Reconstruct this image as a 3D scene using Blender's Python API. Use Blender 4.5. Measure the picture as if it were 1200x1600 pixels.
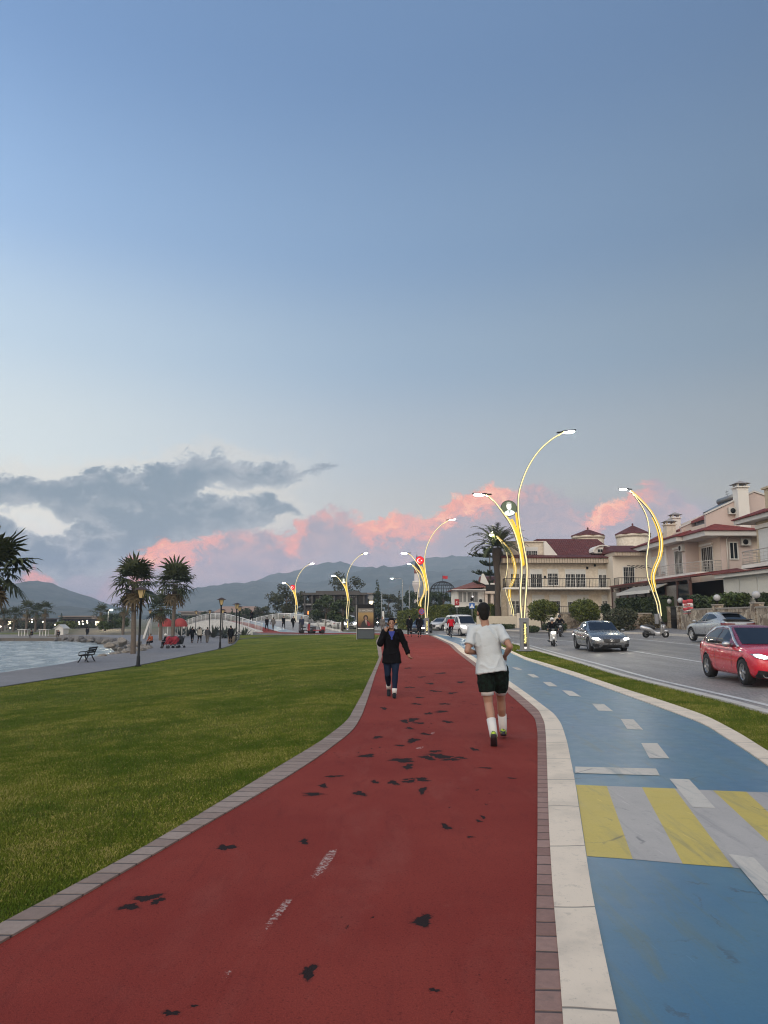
import bpy, bmesh, math, random
import numpy as np
from mathutils import Vector, Matrix
from mathutils.bvhtree import BVHTree
R = math.radians
random.seed(7)
RNG = np.random.default_rng(7)
SC = bpy.context.scene
for o in list(bpy.data.objects):
    bpy.data.objects.remove(o)
COL = SC.collection

# ------------------------------------------------------------------ camera
CAM_H, FOC, HORIZON = 1.65, 1150.0, 964.0          # metres, and pixels of the 1200 x 1600 photograph
PITCH = math.atan((HORIZON - 800) / FOC)
cam = bpy.data.cameras.new("camera")
cam.sensor_fit = 'VERTICAL'; cam.sensor_height = 24.0; cam.sensor_width = 18.0
cam.lens = 24.0 * FOC / 1600
cam.clip_start = 0.05; cam.clip_end = 40000
cam_ob = bpy.data.objects.new("camera", cam); COL.objects.link(cam_ob)
cam_ob.location = (0, 0, CAM_H); cam_ob.rotation_euler = (R(90) + PITCH, 0, 0)
SC.camera = cam_ob

def ray(px, py):
    x, y, z = (px - 600) / FOC, (800 - py) / FOC, -1.0
    c, s = math.cos(R(90) + PITCH), math.sin(R(90) + PITCH)
    return Vector((x, y * c - z * s, y * s + z * c))
def gz(px, py, z=0.0):                 # where the line of sight meets the height z
    d = ray(px, py); t = (z - CAM_H) / d.z
    return Vector((d.x * t, d.y * t, z))
def at(px, py, y):                     # where the line of sight meets the depth y
    d = ray(px, py); t = y / d.y
    return Vector((d.x * t, y, CAM_H + d.z * t))

SC.view_settings.view_transform = 'Standard'; SC.view_settings.look = 'None'
SC.view_settings.exposure = 0.0; SC.view_settings.gamma = 1.0
SC.render.film_transparent = False
SC.cycles.filter_width = 1.1; SC.cycles.use_denoising = True; SC.cycles.denoising_prefilter = 'ACCURATE'; SC.cycles.volume_step_rate = 4.0
SC.cycles.max_bounces = 6; SC.cycles.diffuse_bounces = 3; SC.cycles.glossy_bounces = 3
SC.cycles.transmission_bounces = 4; SC.cycles.transparent_max_bounces = 8; SC.cycles.volume_bounces = 0
SC.cycles.sample_clamp_indirect = 4.0
SC.cycles.caustics_reflective = False; SC.cycles.caustics_refractive = False

# ------------------------------------------------------------------ node expressions
class E:
    def __init__(s, nt, sock): s.nt, s.k = nt, sock
    def _m(s, op, *a, clamp=False):
        n = s.nt.nodes.new('ShaderNodeMath'); n.operation = op; n.use_clamp = clamp
        for i, v in enumerate(a):
            if isinstance(v, E): s.nt.links.new(v.k, n.inputs[i])
            else: n.inputs[i].default_value = v
        return E(s.nt, n.outputs[0])
    def __add__(s, o): return s._m('ADD', s, o)
    __radd__ = __add__
    def __sub__(s, o): return s._m('SUBTRACT', s, o)
    def __rsub__(s, o): return s._m('SUBTRACT', o, s)
    def __mul__(s, o): return s._m('MULTIPLY', s, o)
    __rmul__ = __mul__
    def __truediv__(s, o): return s._m('DIVIDE', s, o)
    def __rtruediv__(s, o): return s._m('DIVIDE', o, s)
    def __neg__(s): return s._m('MULTIPLY', s, -1.0)
    def max(s, o): return s._m('MAXIMUM', s, o)
    def min(s, o): return s._m('MINIMUM', s, o)
    def abs(s): return s._m('ABSOLUTE', s)
    def fract(s): return s._m('FRACT', s)
    def floor(s): return s._m('FLOOR', s)
    def pow(s, o): return s._m('POWER', s, o)
    def clamp(s): return s._m('ADD', s, 0.0, clamp=True)
    def smooth(s, a, b):
        n = s.nt.nodes.new('ShaderNodeMapRange'); n.interpolation_type = 'SMOOTHSTEP'
        s.nt.links.new(s.k, n.inputs[0]); n.inputs[1].default_value = a; n.inputs[2].default_value = b
        return E(s.nt, n.outputs[0])
def sep(nt, sock):
    n = nt.nodes.new('ShaderNodeSeparateXYZ'); nt.links.new(sock, n.inputs[0]); return [E(nt, n.outputs[i]) for i in range(3)]
def comb(nt, x, y, z):
    n = nt.nodes.new('ShaderNodeCombineXYZ')
    for i, v in enumerate((x, y, z)):
        if isinstance(v, E): nt.links.new(v.k, n.inputs[i])
        else: n.inputs[i].default_value = v
    return n.outputs[0]
def noise(nt, vec, scale=1.0, detail=4.0, rough=0.55, dist=0.0):
    n = nt.nodes.new('ShaderNodeTexNoise')
    if vec is not None: nt.links.new(vec, n.inputs['Vector'])
    n.inputs['Scale'].default_value = scale; n.inputs['Detail'].default_value = detail
    n.inputs['Roughness'].default_value = rough; n.inputs['Distortion'].default_value = dist
    return E(nt, n.outputs[0])
def voro(nt, vec, scale=1.0, feature='F1', out='Distance', rnd=1.0):
    n = nt.nodes.new('ShaderNodeTexVoronoi'); n.feature = feature
    if vec is not None: nt.links.new(vec, n.inputs['Vector'])
    n.inputs['Scale'].default_value = scale; n.inputs['Randomness'].default_value = rnd
    return n.outputs[out]
def mixc(nt, f, a, b):                 # a, b: colour tuples or sockets
    n = nt.nodes.new('ShaderNodeMix'); n.data_type = 'RGBA'; n.clamp_factor = True
    if isinstance(f, E): nt.links.new(f.k, n.inputs[0])
    else: n.inputs[0].default_value = f
    for i, v in ((6, a), (7, b)):
        if isinstance(v, tuple): n.inputs[i].default_value = (v[0], v[1], v[2], 1)
        else: nt.links.new(v, n.inputs[i])
    return n.outputs[2]
def scalec(nt, c, f):                  # colour times a factor
    n = nt.nodes.new('ShaderNodeVectorMath'); n.operation = 'SCALE'
    if isinstance(c, tuple): n.inputs[0].default_value = c
    else: nt.links.new(c, n.inputs[0])
    if isinstance(f, E): nt.links.new(f.k, n.inputs['Scale'])
    else: n.inputs['Scale'].default_value = f
    return n.outputs[0]
def srgb(r, g, b):
    f = lambda c: (c / 255 / 12.92) if c <= 10 else ((c / 255 + 0.055) / 1.055) ** 2.4
    return (f(r), f(g), f(b))

# ------------------------------------------------------------------ sky
HAZE, HAZE_TOP, HAZE_R = 0.00033, 225.0, 2900.0             # even air, built as one box at the end
AIR = (0.195, 0.25, 0.32)
W = bpy.data.worlds.new("World"); SC.world = W; W.use_nodes = True
def build_sky():
    nt = W.node_tree; nt.nodes.clear()
    out = nt.nodes.new('ShaderNodeOutputWorld')
    tc = nt.nodes.new('ShaderNodeTexCoord')
    x, y, z = sep(nt, tc.outputs['Generated'])
    el = z._m('ARCSINE', z) * (180 / math.pi)
    def ramp(fac, stops):
        n = nt.nodes.new('ShaderNodeValToRGB'); cr = n.color_ramp; cr.interpolation = 'EASE'
        while len(cr.elements) < len(stops): cr.elements.new(0.5)
        for e, (p, c) in zip(cr.elements, stops): e.position = p; e.color = (*c, 1)
        nt.links.new(fac.k, n.inputs[0]); return n.outputs[0]
    f = ((el + 10) / 100).clamp()
    P = lambda deg: (deg + 10) / 100
    front = ramp(f, [(0, srgb(120, 122, 135)), (P(0), srgb(146, 149, 168)), (P(4), srgb(164, 166, 180)), (P(8), srgb(178, 182, 189)),
                     (P(13), srgb(168, 180, 195)), (P(20), srgb(149, 171, 196)), (P(28), srgb(130, 158, 193)), (P(40), srgb(113, 143, 184)),
                     (P(90), srgb(96, 126, 172))])
    # the western half, behind the photographer, still holds the glow of the sunset
    back = ramp(f, [(0, (0.5, 0.38, 0.3)), (P(0), (1.9, 1.4, 1.0)), (P(8), (2.1, 1.75, 1.4)), (P(25), (2.0, 1.85, 1.65)), (P(45), (1.8, 1.78, 1.74)), (P(70), (.75, .8, .9)), (P(90), srgb(98, 128, 175))])
    side = (y * -1.0 + x * -0.3).smooth(-0.02, 0.7)
    base = mixc(nt, side, front, back)
    yy = y.max(0.05)
    px = (x / yy) * 1150.0 + 600.0                            # bearing and height over the horizon as slopes of the view eastward
    up = (z / yy) * 1150.0
    s_ = ((px - 600.0) / 600.0).max(-1.6).min(1.6) * y.smooth(0.0, 0.2)      # brighter towards the sea, on the left
    k_ = el.smooth(52, 22) * 0.22 + 0.14
    base = scalec(nt, base, (s_ * k_ * -1.0)._m('EXPONENT', s_ * k_ * -1.0))
    lefty = px.smooth(700, -80) * el.smooth(32, 10) * el.smooth(0, 8) * 0.45
    base = mixc(nt, lefty, base, srgb(222, 229, 222))
    nv = comb(nt, px * 0.0045, up * 0.0095, 0.0)
    n1 = noise(nt, nv, 1.5, 5, 0.6, 0.3)
    n2 = noise(nt, comb(nt, px * 0.006, up * 0.009, 7.3), 4.2, 8, 0.66, 0.25)
    wx = px + (n1 - 0.5) * 60.0 + (n2 - 0.5) * 26.0
    def curve(pts, src=wx, lo=0.0, hi=400.0):
        n = nt.nodes.new('ShaderNodeFloatCurve'); c = n.mapping.curves[0]
        pts = [((p + 400) / 2000, (v - lo) / (hi - lo)) for p, v in pts]
        while len(c.points) < len(pts): c.points.new(0.5, 0.5)
        for q, (a, b) in zip(c.points, pts): q.location = (a, b); q.handle_type = 'AUTO_CLAMPED'
        n.mapping.update()
        nt.links.new(((src + 400.0) / 2000.0).k, n.inputs['Value'])
        return E(nt, n.outputs[0]) * (hi - lo) + lo
    T = lambda pts: [(p, HORIZON - q) for p, q in pts]
    wob = (n2 - 0.5) * 74.0 + (n1 - 0.5) * 52.0
    # soft lavender bank low over the hills
    bank = curve(T([(-400, 850), (0, 845), (150, 850), (300, 838), (450, 818), (520, 815), (640, 815), (760, 768), (900, 770), (1000, 760), (1100, 768), (1250, 800), (1600, 840)]))
    b_in = bank + wob * 0.9 - up
    bm = b_in.smooth(-12, 46) * 0.85
    bcol = mixc(nt, (n1 * 0.6 + n2 * 0.4).smooth(0.38, 0.62), srgb(136, 145, 164), srgb(154, 155, 173))
    col = mixc(nt, bm, base, bcol)
    # grey blue cloud on the left, an upper and a lower layer
    tA = curve(T([(-400, 800), (-150, 765), (0, 743), (80, 748), (135, 737), (200, 738), (245, 727), (275, 712), (305, 705), (350, 711), (400, 722), (440, 721), (466, 731), (480, 726), (512, 724), (540, 740), (600, 800), (1600, 900)]))
    uA = curve(T([(-400, 830), (-150, 800), (0, 784), (30, 780), (70, 792), (110, 812), (180, 800), (240, 800), (300, 782), (335, 748), (380, 754), (430, 754), (462, 736), (490, 732), (520, 728), (560, 720), (1600, 700)]))
    tB = curve(T([(-400, 810), (-100, 800), (0, 806), (30, 828), (75, 836), (112, 820), (160, 792), (230, 776), (320, 776), (365, 772), (430, 780), (452, 788), (480, 815), (600, 900), (1600, 960)]))
    uB = curve(T([(-400, 930), (60, 905), (190, 874), (230, 864), (280, 845), (350, 824), (400, 813), (445, 800), (470, 795), (600, 790), (1600, 700)]))
    gA = (tA + 5.0 + wob * 0.95 - up).min(up - uA + 6.0 - wob * 0.8)
    gB = (tB + 3.0 + wob * 0.85 - up).min(up - uB + 12.0 - wob * 0.7)
    g = gA.max(gB)
    gm = g.smooth(-5, 7)
    rim = g.smooth(-34, -4) * (1.0 - gm) * px.smooth(560, 380) * up.smooth(60, 120)
    col = mixc(nt, rim * 0.4, col, srgb(216, 208, 202))
    gcol = mixc(nt, (n2 * 0.75 + n1 * 0.35 + g * 0.0035).smooth(0.42, 0.72), srgb(163, 171, 184), srgb(117, 137, 159))
    col = mixc(nt, gm * 0.92, col, gcol)
    # clouds that still catch the last red light on their tops
    tP = curve(T([(-400, 960), (0, 940), (40, 892), (62, 884), (80, 895), (120, 930), (190, 876), (215, 864), (255, 846), (290, 842), (330, 832), (390, 826), (440, 838), (470, 816), (505, 799), (530, 792), (552, 802), (575, 812), (620, 808), (655, 808),
                  (690, 785), (735, 765), (775, 757), (820, 760), (870, 762), (905, 785), (926, 806), (938, 784), (970, 772), (1002, 755), (1028, 751), (1056, 763), (1090, 790), (1180, 850), (1600, 960)]))
    hP = curve([(-400, 0), (20, 0), (58, .45), (100, 0), (190, .1), (225, .9), (255, .85), (290, .42), (345, .3), (400, .16), (440, .3), (470, .42), (495, .2), (530, .2), (570, .62), (612, .9), (640, .45), (685, .8), (735, 1.0), (770, .85), (800, .4),
                (840, .16), (905, .1), (928, .7), (960, .95), (995, .7), (1030, .25), (1080, .06), (1180, 0), (1600, 0)], lo=0, hi=1)
    dP = tP + (n2 - 0.5) * 84.0 - up                           # depth below the cloud top
    pm = dP.smooth(-4, 12) * dP.smooth(130, 30)
    bil = noise(nt, comb(nt, px * 0.012, up * 0.016, 2.2), 2.6, 7, 0.66, 0.5)
    hot = (hP * 1.2 * dP.smooth(62, 6) + (bil - 0.5) * 2.3 * dP.smooth(90, 20) * (hP + 0.25) - 0.06).clamp()
    pc = mixc(nt, hot.smooth(0.0, 0.5), mixc(nt, bil.smooth(.35, .65), srgb(152, 150, 170), srgb(172, 160, 174)), srgb(217, 158, 160))
    pc = mixc(nt, hot.smooth(0.4, 1.0), pc, mixc(nt, bil.smooth(.4, .7), srgb(234, 156, 148), srgb(252, 192, 172)))
    col = mixc(nt, pm * 0.9, col, pc)
    col = mixc(nt, y.smooth(0.1, 0.02), col, base)
    # the sky lies outside the air: keep its colour once it is seen through it
    tau = (HAZE_TOP / z.max(0.02)).min(HAZE_R) * HAZE
    gain = tau._m('EXPONENT', tau); gain = 1.0 + (gain - 1.0) * y.smooth(-0.1, 0.15)
    air = AIR
    vs = nt.nodes.new('ShaderNodeVectorMath'); vs.operation = 'SUBTRACT'; nt.links.new(col, vs.inputs[0]); vs.inputs[1].default_value = air
    va = nt.nodes.new('ShaderNodeVectorMath'); va.operation = 'ADD'; nt.links.new(scalec(nt, vs.outputs[0], gain), va.inputs[0]); va.inputs[1].default_value = air
    vm = nt.nodes.new('ShaderNodeVectorMath'); vm.operation = 'MAXIMUM'; nt.links.new(va.outputs[0], vm.inputs[0]); vm.inputs[1].default_value = (0.01, 0.01, 0.01); col = vm.outputs[0]
    bg = nt.nodes.new('ShaderNodeBackground'); nt.links.new(col, bg.inputs[0]); bg.inputs[1].default_value = 0.93
    sk = nt.nodes.new('ShaderNodeTexSky'); sk.sky_type = 'NISHITA'; sk.sun_disc = False
    sk.sun_elevation = R(2.0); sk.sun_rotation = R(200); sk.air_density = 1.2; sk.dust_density = 1.5
    bg2 = nt.nodes.new('ShaderNodeBackground'); nt.links.new(sk.outputs[0], bg2.inputs[0]); bg2.inputs[1].default_value = 0.05
    ad = nt.nodes.new('ShaderNodeAddShader')
    nt.links.new(bg.outputs[0], ad.inputs[0]); nt.links.new(bg2.outputs[0], ad.inputs[1]); nt.links.new(ad.outputs[0], out.inputs[0])
    W.cycles.sampling_method = 'MANUAL'; W.cycles.sample_map_resolution = 512
build_sky()
sun = bpy.data.lights.new("sun", 'SUN'); sun.energy = 0.9; sun.angle = R(50); sun.color = (1, 0.92, 0.83)
sun_ob = bpy.data.objects.new("sun", sun); COL.objects.link(sun_ob)
sun_ob.rotation_euler = (R(48), 0, R(-20))          # low in the west, behind the photographer

# ------------------------------------------------------------------ materials
MATS = {}
def new_mat(name):
    m = bpy.data.materials.new(name); m.use_nodes = True
    nt = m.node_tree; b = nt.nodes['Principled BSDF']
    return m, nt, b
def pbr(name, col, rough=0.6, metal=0.0, var=0.12, scale=6.0, bump=0.0, bscale=40.0, coat=0.0, emit=None, estr=0.0, spec=0.5, two=None, alpha=1.0):
    if name in MATS: return MATS[name]
    m, nt, b = new_mat(name)
    tc = nt.nodes.new('ShaderNodeTexCoord').outputs['Object']
    n = noise(nt, tc, scale, 5, 0.6)
    c = scalec(nt, col, 1.0 + (n - 0.5) * (2 * var))
    if two is not None: c = mixc(nt, noise(nt, tc, scale * 2.7, 3, 0.6).smooth(0.42, 0.6), c, two)
    nt.links.new(c, b.inputs['Base Color'])
    rr = (noise(nt, tc, scale * 3, 3) - 0.5) * 0.2 + rough
    nt.links.new(rr.clamp().k, b.inputs['Roughness'])
    b.inputs['Metallic'].default_value = metal; b.inputs['Coat Weight'].default_value = coat; b.inputs['Coat Roughness'].default_value = 0.05
    b.inputs['Specular IOR Level'].default_value = spec
    if bump:
        bn = nt.nodes.new('ShaderNodeBump'); bn.inputs['Strength'].default_value = bump; bn.inputs['Distance'].default_value = 0.02
        nt.links.new(noise(nt, tc, bscale, 4, 0.6).k, bn.inputs['Height']); nt.links.new(bn.outputs[0], b.inputs['Normal'])
    if emit:
        b.inputs['Emission Color'].default_value = (*emit, 1); b.inputs['Emission Strength'].default_value = estr
    MATS[name] = m; return m

# ------------------------------------------------------------------ mesh builder
def catmull(pts, n):
    P = [Vector(p) for p in pts]; out = []
    for i in range(len(P) - 1):
        a, b, c, d = P[max(i - 1, 0)], P[i], P[i + 1], P[min(i + 2, len(P) - 1)]
        for k in range(n):
            t = k / n
            out.append(0.5 * ((2 * b) + (c - a) * t + (2 * a - 5 * b + 4 * c - d) * t * t + (3 * b - a - 3 * c + d) * t ** 3))
    out.append(P[-1]); return out
class MB:
    def __init__(s): s.v, s.f, s.m, s.s = [], [], [], []
    def add(s, verts, faces, mi=0, smooth=False, M=None):
        o = len(s.v)
        s.v += [tuple(M @ Vector(p)) if M is not None else tuple(p) for p in verts]
        s.f += [tuple(i + o for i in f) for f in faces]
        s.m += [mi] * len(faces); s.s += [smooth] * len(faces); return s
    def box(s, x0, x1, y0, y1, z0, z1, mi=0, M=None, bev=0.0):
        if bev > 0:
            b = bev; vs = []
            bm = bmesh.new(); bmesh.ops.create_cube(bm, size=1)
            for v in bm.verts: v.co = Vector(((x0 + x1) / 2 + v.co.x * (x1 - x0), (y0 + y1) / 2 + v.co.y * (y1 - y0), (z0 + z1) / 2 + v.co.z * (z1 - z0)))
            bmesh.ops.bevel(bm, geom=list(bm.edges), offset=b, segments=2, affect='EDGES', profile=0.5)
            bm.verts.index_update()
            s.add([v.co.copy() for v in bm.verts], [[v.index for v in f.verts] for f in bm.faces], mi, False, M); bm.free(); return s
        vs = [(x0, y0, z0), (x1, y0, z0), (x1, y1, z0), (x0, y1, z0), (x0, y0, z1), (x1, y0, z1), (x1, y1, z1), (x0, y1, z1)]
        return s.hexa(vs, mi, M)
    def hexa(s, vs, mi=0, M=None):
        return s.add(vs, [(0, 3, 2, 1), (4, 5, 6, 7), (0, 1, 5, 4), (1, 2, 6, 5), (2, 3, 7, 6), (3, 0, 4, 7)], mi, False, M)
    def tube(s, pts, rad, n=8, mi=0, cap=True, M=None, flat=None, smooth=True):
        P = [Vector(p) for p in pts]; k = len(P)
        if not hasattr(rad, '__len__'): rad = [rad] * k
        vs, fs = [], []; up = None
        for i, p in enumerate(P):
            t = (P[min(i + 1, k - 1)] - P[max(i - 1, 0)])
            t = t.normalized() if t.length > 1e-9 else Vector((0, 0, 1))
            if up is None: up = Vector((1, 0, 0)) if abs(t.x) < 0.9 else Vector((0, 1, 0))
            a = (up - t * up.dot(t)); a = a.normalized() if a.length > 1e-6 else t.orthogonal().normalized()
            up = a; b = t.cross(a); r = rad[i]
            ra, rb = (r if not hasattr(r, '__len__') else r[0]), (r if not hasattr(r, '__len__') else r[1])
            for j in range(n):
                w = 2 * math.pi * j / n; vs.append(p + a * math.cos(w) * ra + b * math.sin(w) * rb)
        for i in range(k - 1):
            for j in range(n):
                fs.append((i * n + j, i * n + (j + 1) % n, (i + 1) * n + (j + 1) % n, (i + 1) * n + j))
        if cap: fs.append(tuple(range(n - 1, -1, -1))); fs.append(tuple((k - 1) * n + j for j in range(n)))
        return s.add(vs, fs, mi, smooth, M)
    def lathe(s, prof, n=16, c=(0, 0, 0), mi=0, M=None, smooth=True, cap=True):
        vs, fs = [], []; k = len(prof)
        for r, z in prof:
            for j in range(n):
                w = 2 * math.pi * j / n; vs.append((c[0] + r * math.cos(w), c[1] + r * math.sin(w), c[2] + z))
        for i in range(k - 1):
            for j in range(n): fs.append((i * n + j, i * n + (j + 1) % n, (i + 1) * n + (j + 1) % n, (i + 1) * n + j))
        if cap: fs.append(tuple(range(n - 1, -1, -1))); fs.append(tuple((k - 1) * n + j for j in range(n)))
        return s.add(vs, fs, mi, smooth, M)
    def ball(s, c, r, nu=12, nv=8, mi=0, M=None):
        r = r if hasattr(r, '__len__') else (r, r, r)
        prof = [(math.sin(math.pi * i / nv), -math.cos(math.pi * i / nv)) for i in range(nv + 1)]
        prof[0] = (0.02, -1); prof[-1] = (0.02, 1)
        MM = Matrix.Translation(Vector(c)) @ Matrix.Diagonal((*r, 1))
        return s.lathe(prof, nu, (0, 0, 0), mi, (M @ MM) if M is not None else MM)
    def prism(s, poly, d0, d1, axis='y', mi=0, M=None):          # extrude a 2-D outline along an axis
        def mk(a, b, d): return {'y': (a, d, b), 'x': (d, a, b), 'z': (a, b, d)}[axis]
        n = len(poly); vs = [mk(a, b, d0) for a, b in poly] + [mk(a, b, d1) for a, b in poly]
        fs = [tuple(range(n)), tuple(range(2 * n - 1, n - 1, -1))] + [(i, (i + 1) % n, n + (i + 1) % n, n + i)[::-1] for i in range(n)]
        return s.add(vs, fs, mi, False, M)
    def build(s, name, mats, parent=None, fix=True):
        me = bpy.data.meshes.new(name); me.from_pydata(s.v, [], s.f)
        mats = mats if isinstance(mats, (list, tuple)) else [mats]
        for m in mats: me.materials.append(m)
        me.polygons.foreach_set('material_index', s.m); me.polygons.foreach_set('use_smooth', s.s)
        if fix:
            bm = bmesh.new(); bm.from_mesh(me); bmesh.ops.recalc_face_normals(bm, faces=bm.faces); bm.to_mesh(me); bm.free()
        o = bpy.data.objects.new(name, me); COL.objects.link(o)
        if parent is not None: o.parent = parent
        return o
def mesh_np(name, V, F, mat, parent=None, smooth=False):            # fast path: F is an (n, 3 or 4) array
    me = bpy.data.meshes.new(name); k = F.shape[1]
    me.vertices.add(len(V)); me.vertices.foreach_set('co', np.asarray(V, np.float32).ravel())
    me.loops.add(F.size); me.loops.foreach_set('vertex_index', F.astype(np.int32).ravel())
    me.polygons.add(len(F)); me.polygons.foreach_set('loop_start', np.arange(0, F.size, k, dtype=np.int32))
    me.polygons.foreach_set('loop_total', np.full(len(F), k, np.int32))
    me.polygons.foreach_set('use_smooth', np.full(len(F), smooth))
    me.materials.append(mat); me.update(calc_edges=True)
    o = bpy.data.objects.new(name, me); COL.objects.link(o)
    if parent is not None: o.parent = parent
    return o
def tag(o, label=None, cat=None, group=None, kind=None):
    if label: o['label'] = label
    if cat: o['category'] = cat
    if group: o['group'] = group
    if kind: o['kind'] = kind
    return o
def thing(name, label, cat, loc=(0, 0, 0), rz=0.0, group=None):
    o = bpy.data.objects.new(name, None); COL.objects.link(o); o.empty_display_size = 0.2
    o.location = loc; o.rotation_euler = (0, 0, rz)
    return tag(o, label, cat, group)
KIDS = {}
def copy_tree(o, parent=None):
    c = o.copy(); COL.objects.link(c)
    if parent is not None: c.parent = parent
    for ch in list(o.children): copy_tree(ch, c)
    return c
def place(o, loc, rz=0.0, s=None, label=None, group=None):
    o.location = loc; o.rotation_euler = (0, 0, rz)
    if s is not None: o.scale = (s, s, s) if not hasattr(s, '__len__') else s
    if label: o['label'] = label
    if group: o['group'] = group
    return o
# ------------------------------------------------------------------ the ground and its surfaces
def edge(pix, z=0.0, ext=()):
    p = [gz(a, b, z) for a, b in pix]
    p = [(v.y, v.x) for v in p] + list(ext)
    p.sort(); ys = np.array([a for a, _ in p]); xs = np.array([b for _, b in p])
    def f(y):
        if y < ys[0]:
            return float(xs[0] + (xs[1] - xs[0]) / (ys[1] - ys[0]) * (y - ys[0]))
        return float(np.interp(y, ys, xs))
    return f
def soft(f, w=0.5):
    return lambda y: (f(y - w) + 2 * f(y) + f(y + w)) / 4
X_kerb_out = soft(edge([(0, 1446), (85, 1401), (200, 1340), (310, 1275), (425, 1205), (500, 1160), (542, 1128), (565, 1087), (580, 1055), (592, 1028)], 0, [(52, -0.55), (62, -0.45), (70, -0.4)]))
X_red_l = soft(edge([(0, 1475), (95, 1420), (200, 1360), (320, 1290), (425, 1230), (500, 1182), (552, 1142), (566, 1117), (577, 1085), (586, 1055), (597, 1026)], 0, [(52, -0.25), (62, -0.15), (70, -0.1)]))
X_red_r = soft(edge([(836, 1600), (838, 1450), (840, 1300), (840, 1200), (840, 1145), (836, 1122), (815, 1102), (790, 1080), (760, 1056), (735, 1036), (712, 1018)], 0, [(45, 3.9), (62, 4.1), (72, 4.0)]), .35)
X_brick_r = soft(edge([(880, 1600), (873, 1500), (864, 1400), (858, 1300), (855, 1200), (853, 1150), (851, 1130), (842, 1111), (812, 1086), (780, 1063), (750, 1041), (718, 1018)], 0, [(45, 4.12), (62, 4.3), (72, 4.2)]), .35)
X_white_r = soft(edge([(967, 1600), (945, 1500), (925, 1400), (910, 1300), (898, 1220), (886, 1160), (877, 1132), (866, 1117), (832, 1091), (800, 1068), (770, 1048), (736, 1024)], 0, [(45, 4.5), (62, 4.6), (72, 4.5)]), .35)
X_blue_r = soft(edge([(1200, 1198.6), (1165, 1173), (1124, 1148), (1105, 1134), (1042, 1110), (972, 1084.5), (899, 1057.6), (820, 1031)], 0, [(0, 1.5), (3, 2.6), (5.5, 3.6), (45, 6.6), (55, 6.4), (64, 5.6), (72, 4.9)]))
X_edge2_r = soft(edge([(1200, 1176), (1162, 1151), (1118, 1127), (1099, 1118), (1041, 1098), (978, 1078), (899, 1051), (820, 1027)], 0, [(0, 1.8), (3, 2.95), (5.5, 3.98), (45, 6.85), (55, 6.65), (64, 5.8), (72, 5.1)]))
X_med_r = soft(edge([(1200, 1116), (1137, 1097), (1080, 1083), (1010, 1066), (972, 1057), (899, 1034.5), (829.5, 1014.5)], 0, [(0, 6.6), (8, 6.75), (47, 8.1), (56, 7.3), (66, 5.6), (72, 5.15)]))
X_road_l = lambda y: X_med_r(y) + 0.24 if y < 70 else float(np.interp(y, [70, 78, 92, 110, 190], [5.0, 2.9, -0.5, -2.6, -3.0]))
X_road_l = (lambda f: soft(f, 1.5))(X_road_l)
X_road_r = soft(lambda y: float(np.interp(y, [-10, 12, 36, 48, 54, 60, 66, 72, 86, 100, 130, 190], [14.5, 15.2, 19.0, 19.6, 19.2, 17.6, 15.6, 13.0, 8.4, 6.0, 4.6, 4.2])), 2)
X_prom = soft(lambda y: float(np.interp(y, [-20, 5, 26, 38, 58, 68, 75, 84, 100], [-14.2, -14.2, -13.7, -12.6, -12.8, -13.6, -14.6, -16.5, -19])), 2)
X_sea = soft(lambda y: float(np.interp(y, [-20, 26, 36, 44, 52, 58, 64, 72, 84, 98, 112, 125], [-19.6, -19.4, -19.0, -18.8, -20.3, -20.8, -21.4, -24.0, -28.5, -34.0, -44.0, -60.0])), 1.5)
Z_PROM, Z_SEA = -0.95, -2.1
def H(x, y):                            # height of the made ground
    xl = X_kerb_out(y)
    if x < xl:
        xp = X_prom(y); t = min(1.0, max(0.0, (xl - x) / (xl - xp)))
        t = t * t * (3 - 2 * t) * 0.45 + t * 0.55
        if x < xp: return Z_PROM - min(0.2, (xp - x) * 0.02)
        k = min(1.0, max(0.0, (y - 64) / 14)); return -0.82 * t * (1 - .62 * k * k * (3 - 2 * k))
    r = X_road_l(y)
    if x < r: return 0.0
    rr = X_road_r(y)
    if x < rr: return -0.12 + 0.045 * (x - r)
    return -0.12 + 0.045 * (rr - r) + 0.12 + min(0.9, (x - rr) * 0.05)
def strip(name, fl, fr, y0, y1, ny, nx, off, mat, skirt=0.0, zf=H, taper=1.0):
    ys = [y0 + (y1 - y0) * (i / ny) ** taper for i in range(ny + 1)]
    V, F = [], []
    for y in ys:
        a, b = fl(y), fr(y)
        for j in range(nx + 1):
            t = j / nx; e = 1e-3
            x = a + (b - a) * t; V.append((x, y, zf(min(max(x, a + e), b - e), y) + off))
    for i in range(ny):
        for j in range(nx):
            k = i * (nx + 1) + j; F.append((k, k + 1, k + nx + 2, k + nx + 1))
    mb = MB(); mb.add(V, F, 0, True)
    if skirt:
        for j in (0, nx):
            ids = [i * (nx + 1) + j for i in range(ny + 1)]
            lo = [(V[k][0], V[k][1], V[k][2] - skirt) for k in ids]; up = [V[k] for k in ids]
            n = len(ids); mb.add(up + lo, [(i, i + 1, n + i + 1, n + i) for i in range(n - 1)], 0, False)
    o = mb.build(name, mat, fix=False); tag(o, kind='structure'); return o

def pos_mat(name):
    m, nt, b = new_mat(name)
    g = nt.nodes.new('ShaderNodeNewGeometry').outputs['Position']
    return m, nt, b, g
def bump(nt, b, h, strength, dist=0.01):
    n = nt.nodes.new('ShaderNodeBump'); n.inputs['Strength'].default_value = strength; n.inputs['Distance'].default_value = dist
    nt.links.new(h.k, n.inputs['Height']); nt.links.new(n.outputs[0], b.inputs['Normal'])

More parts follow.
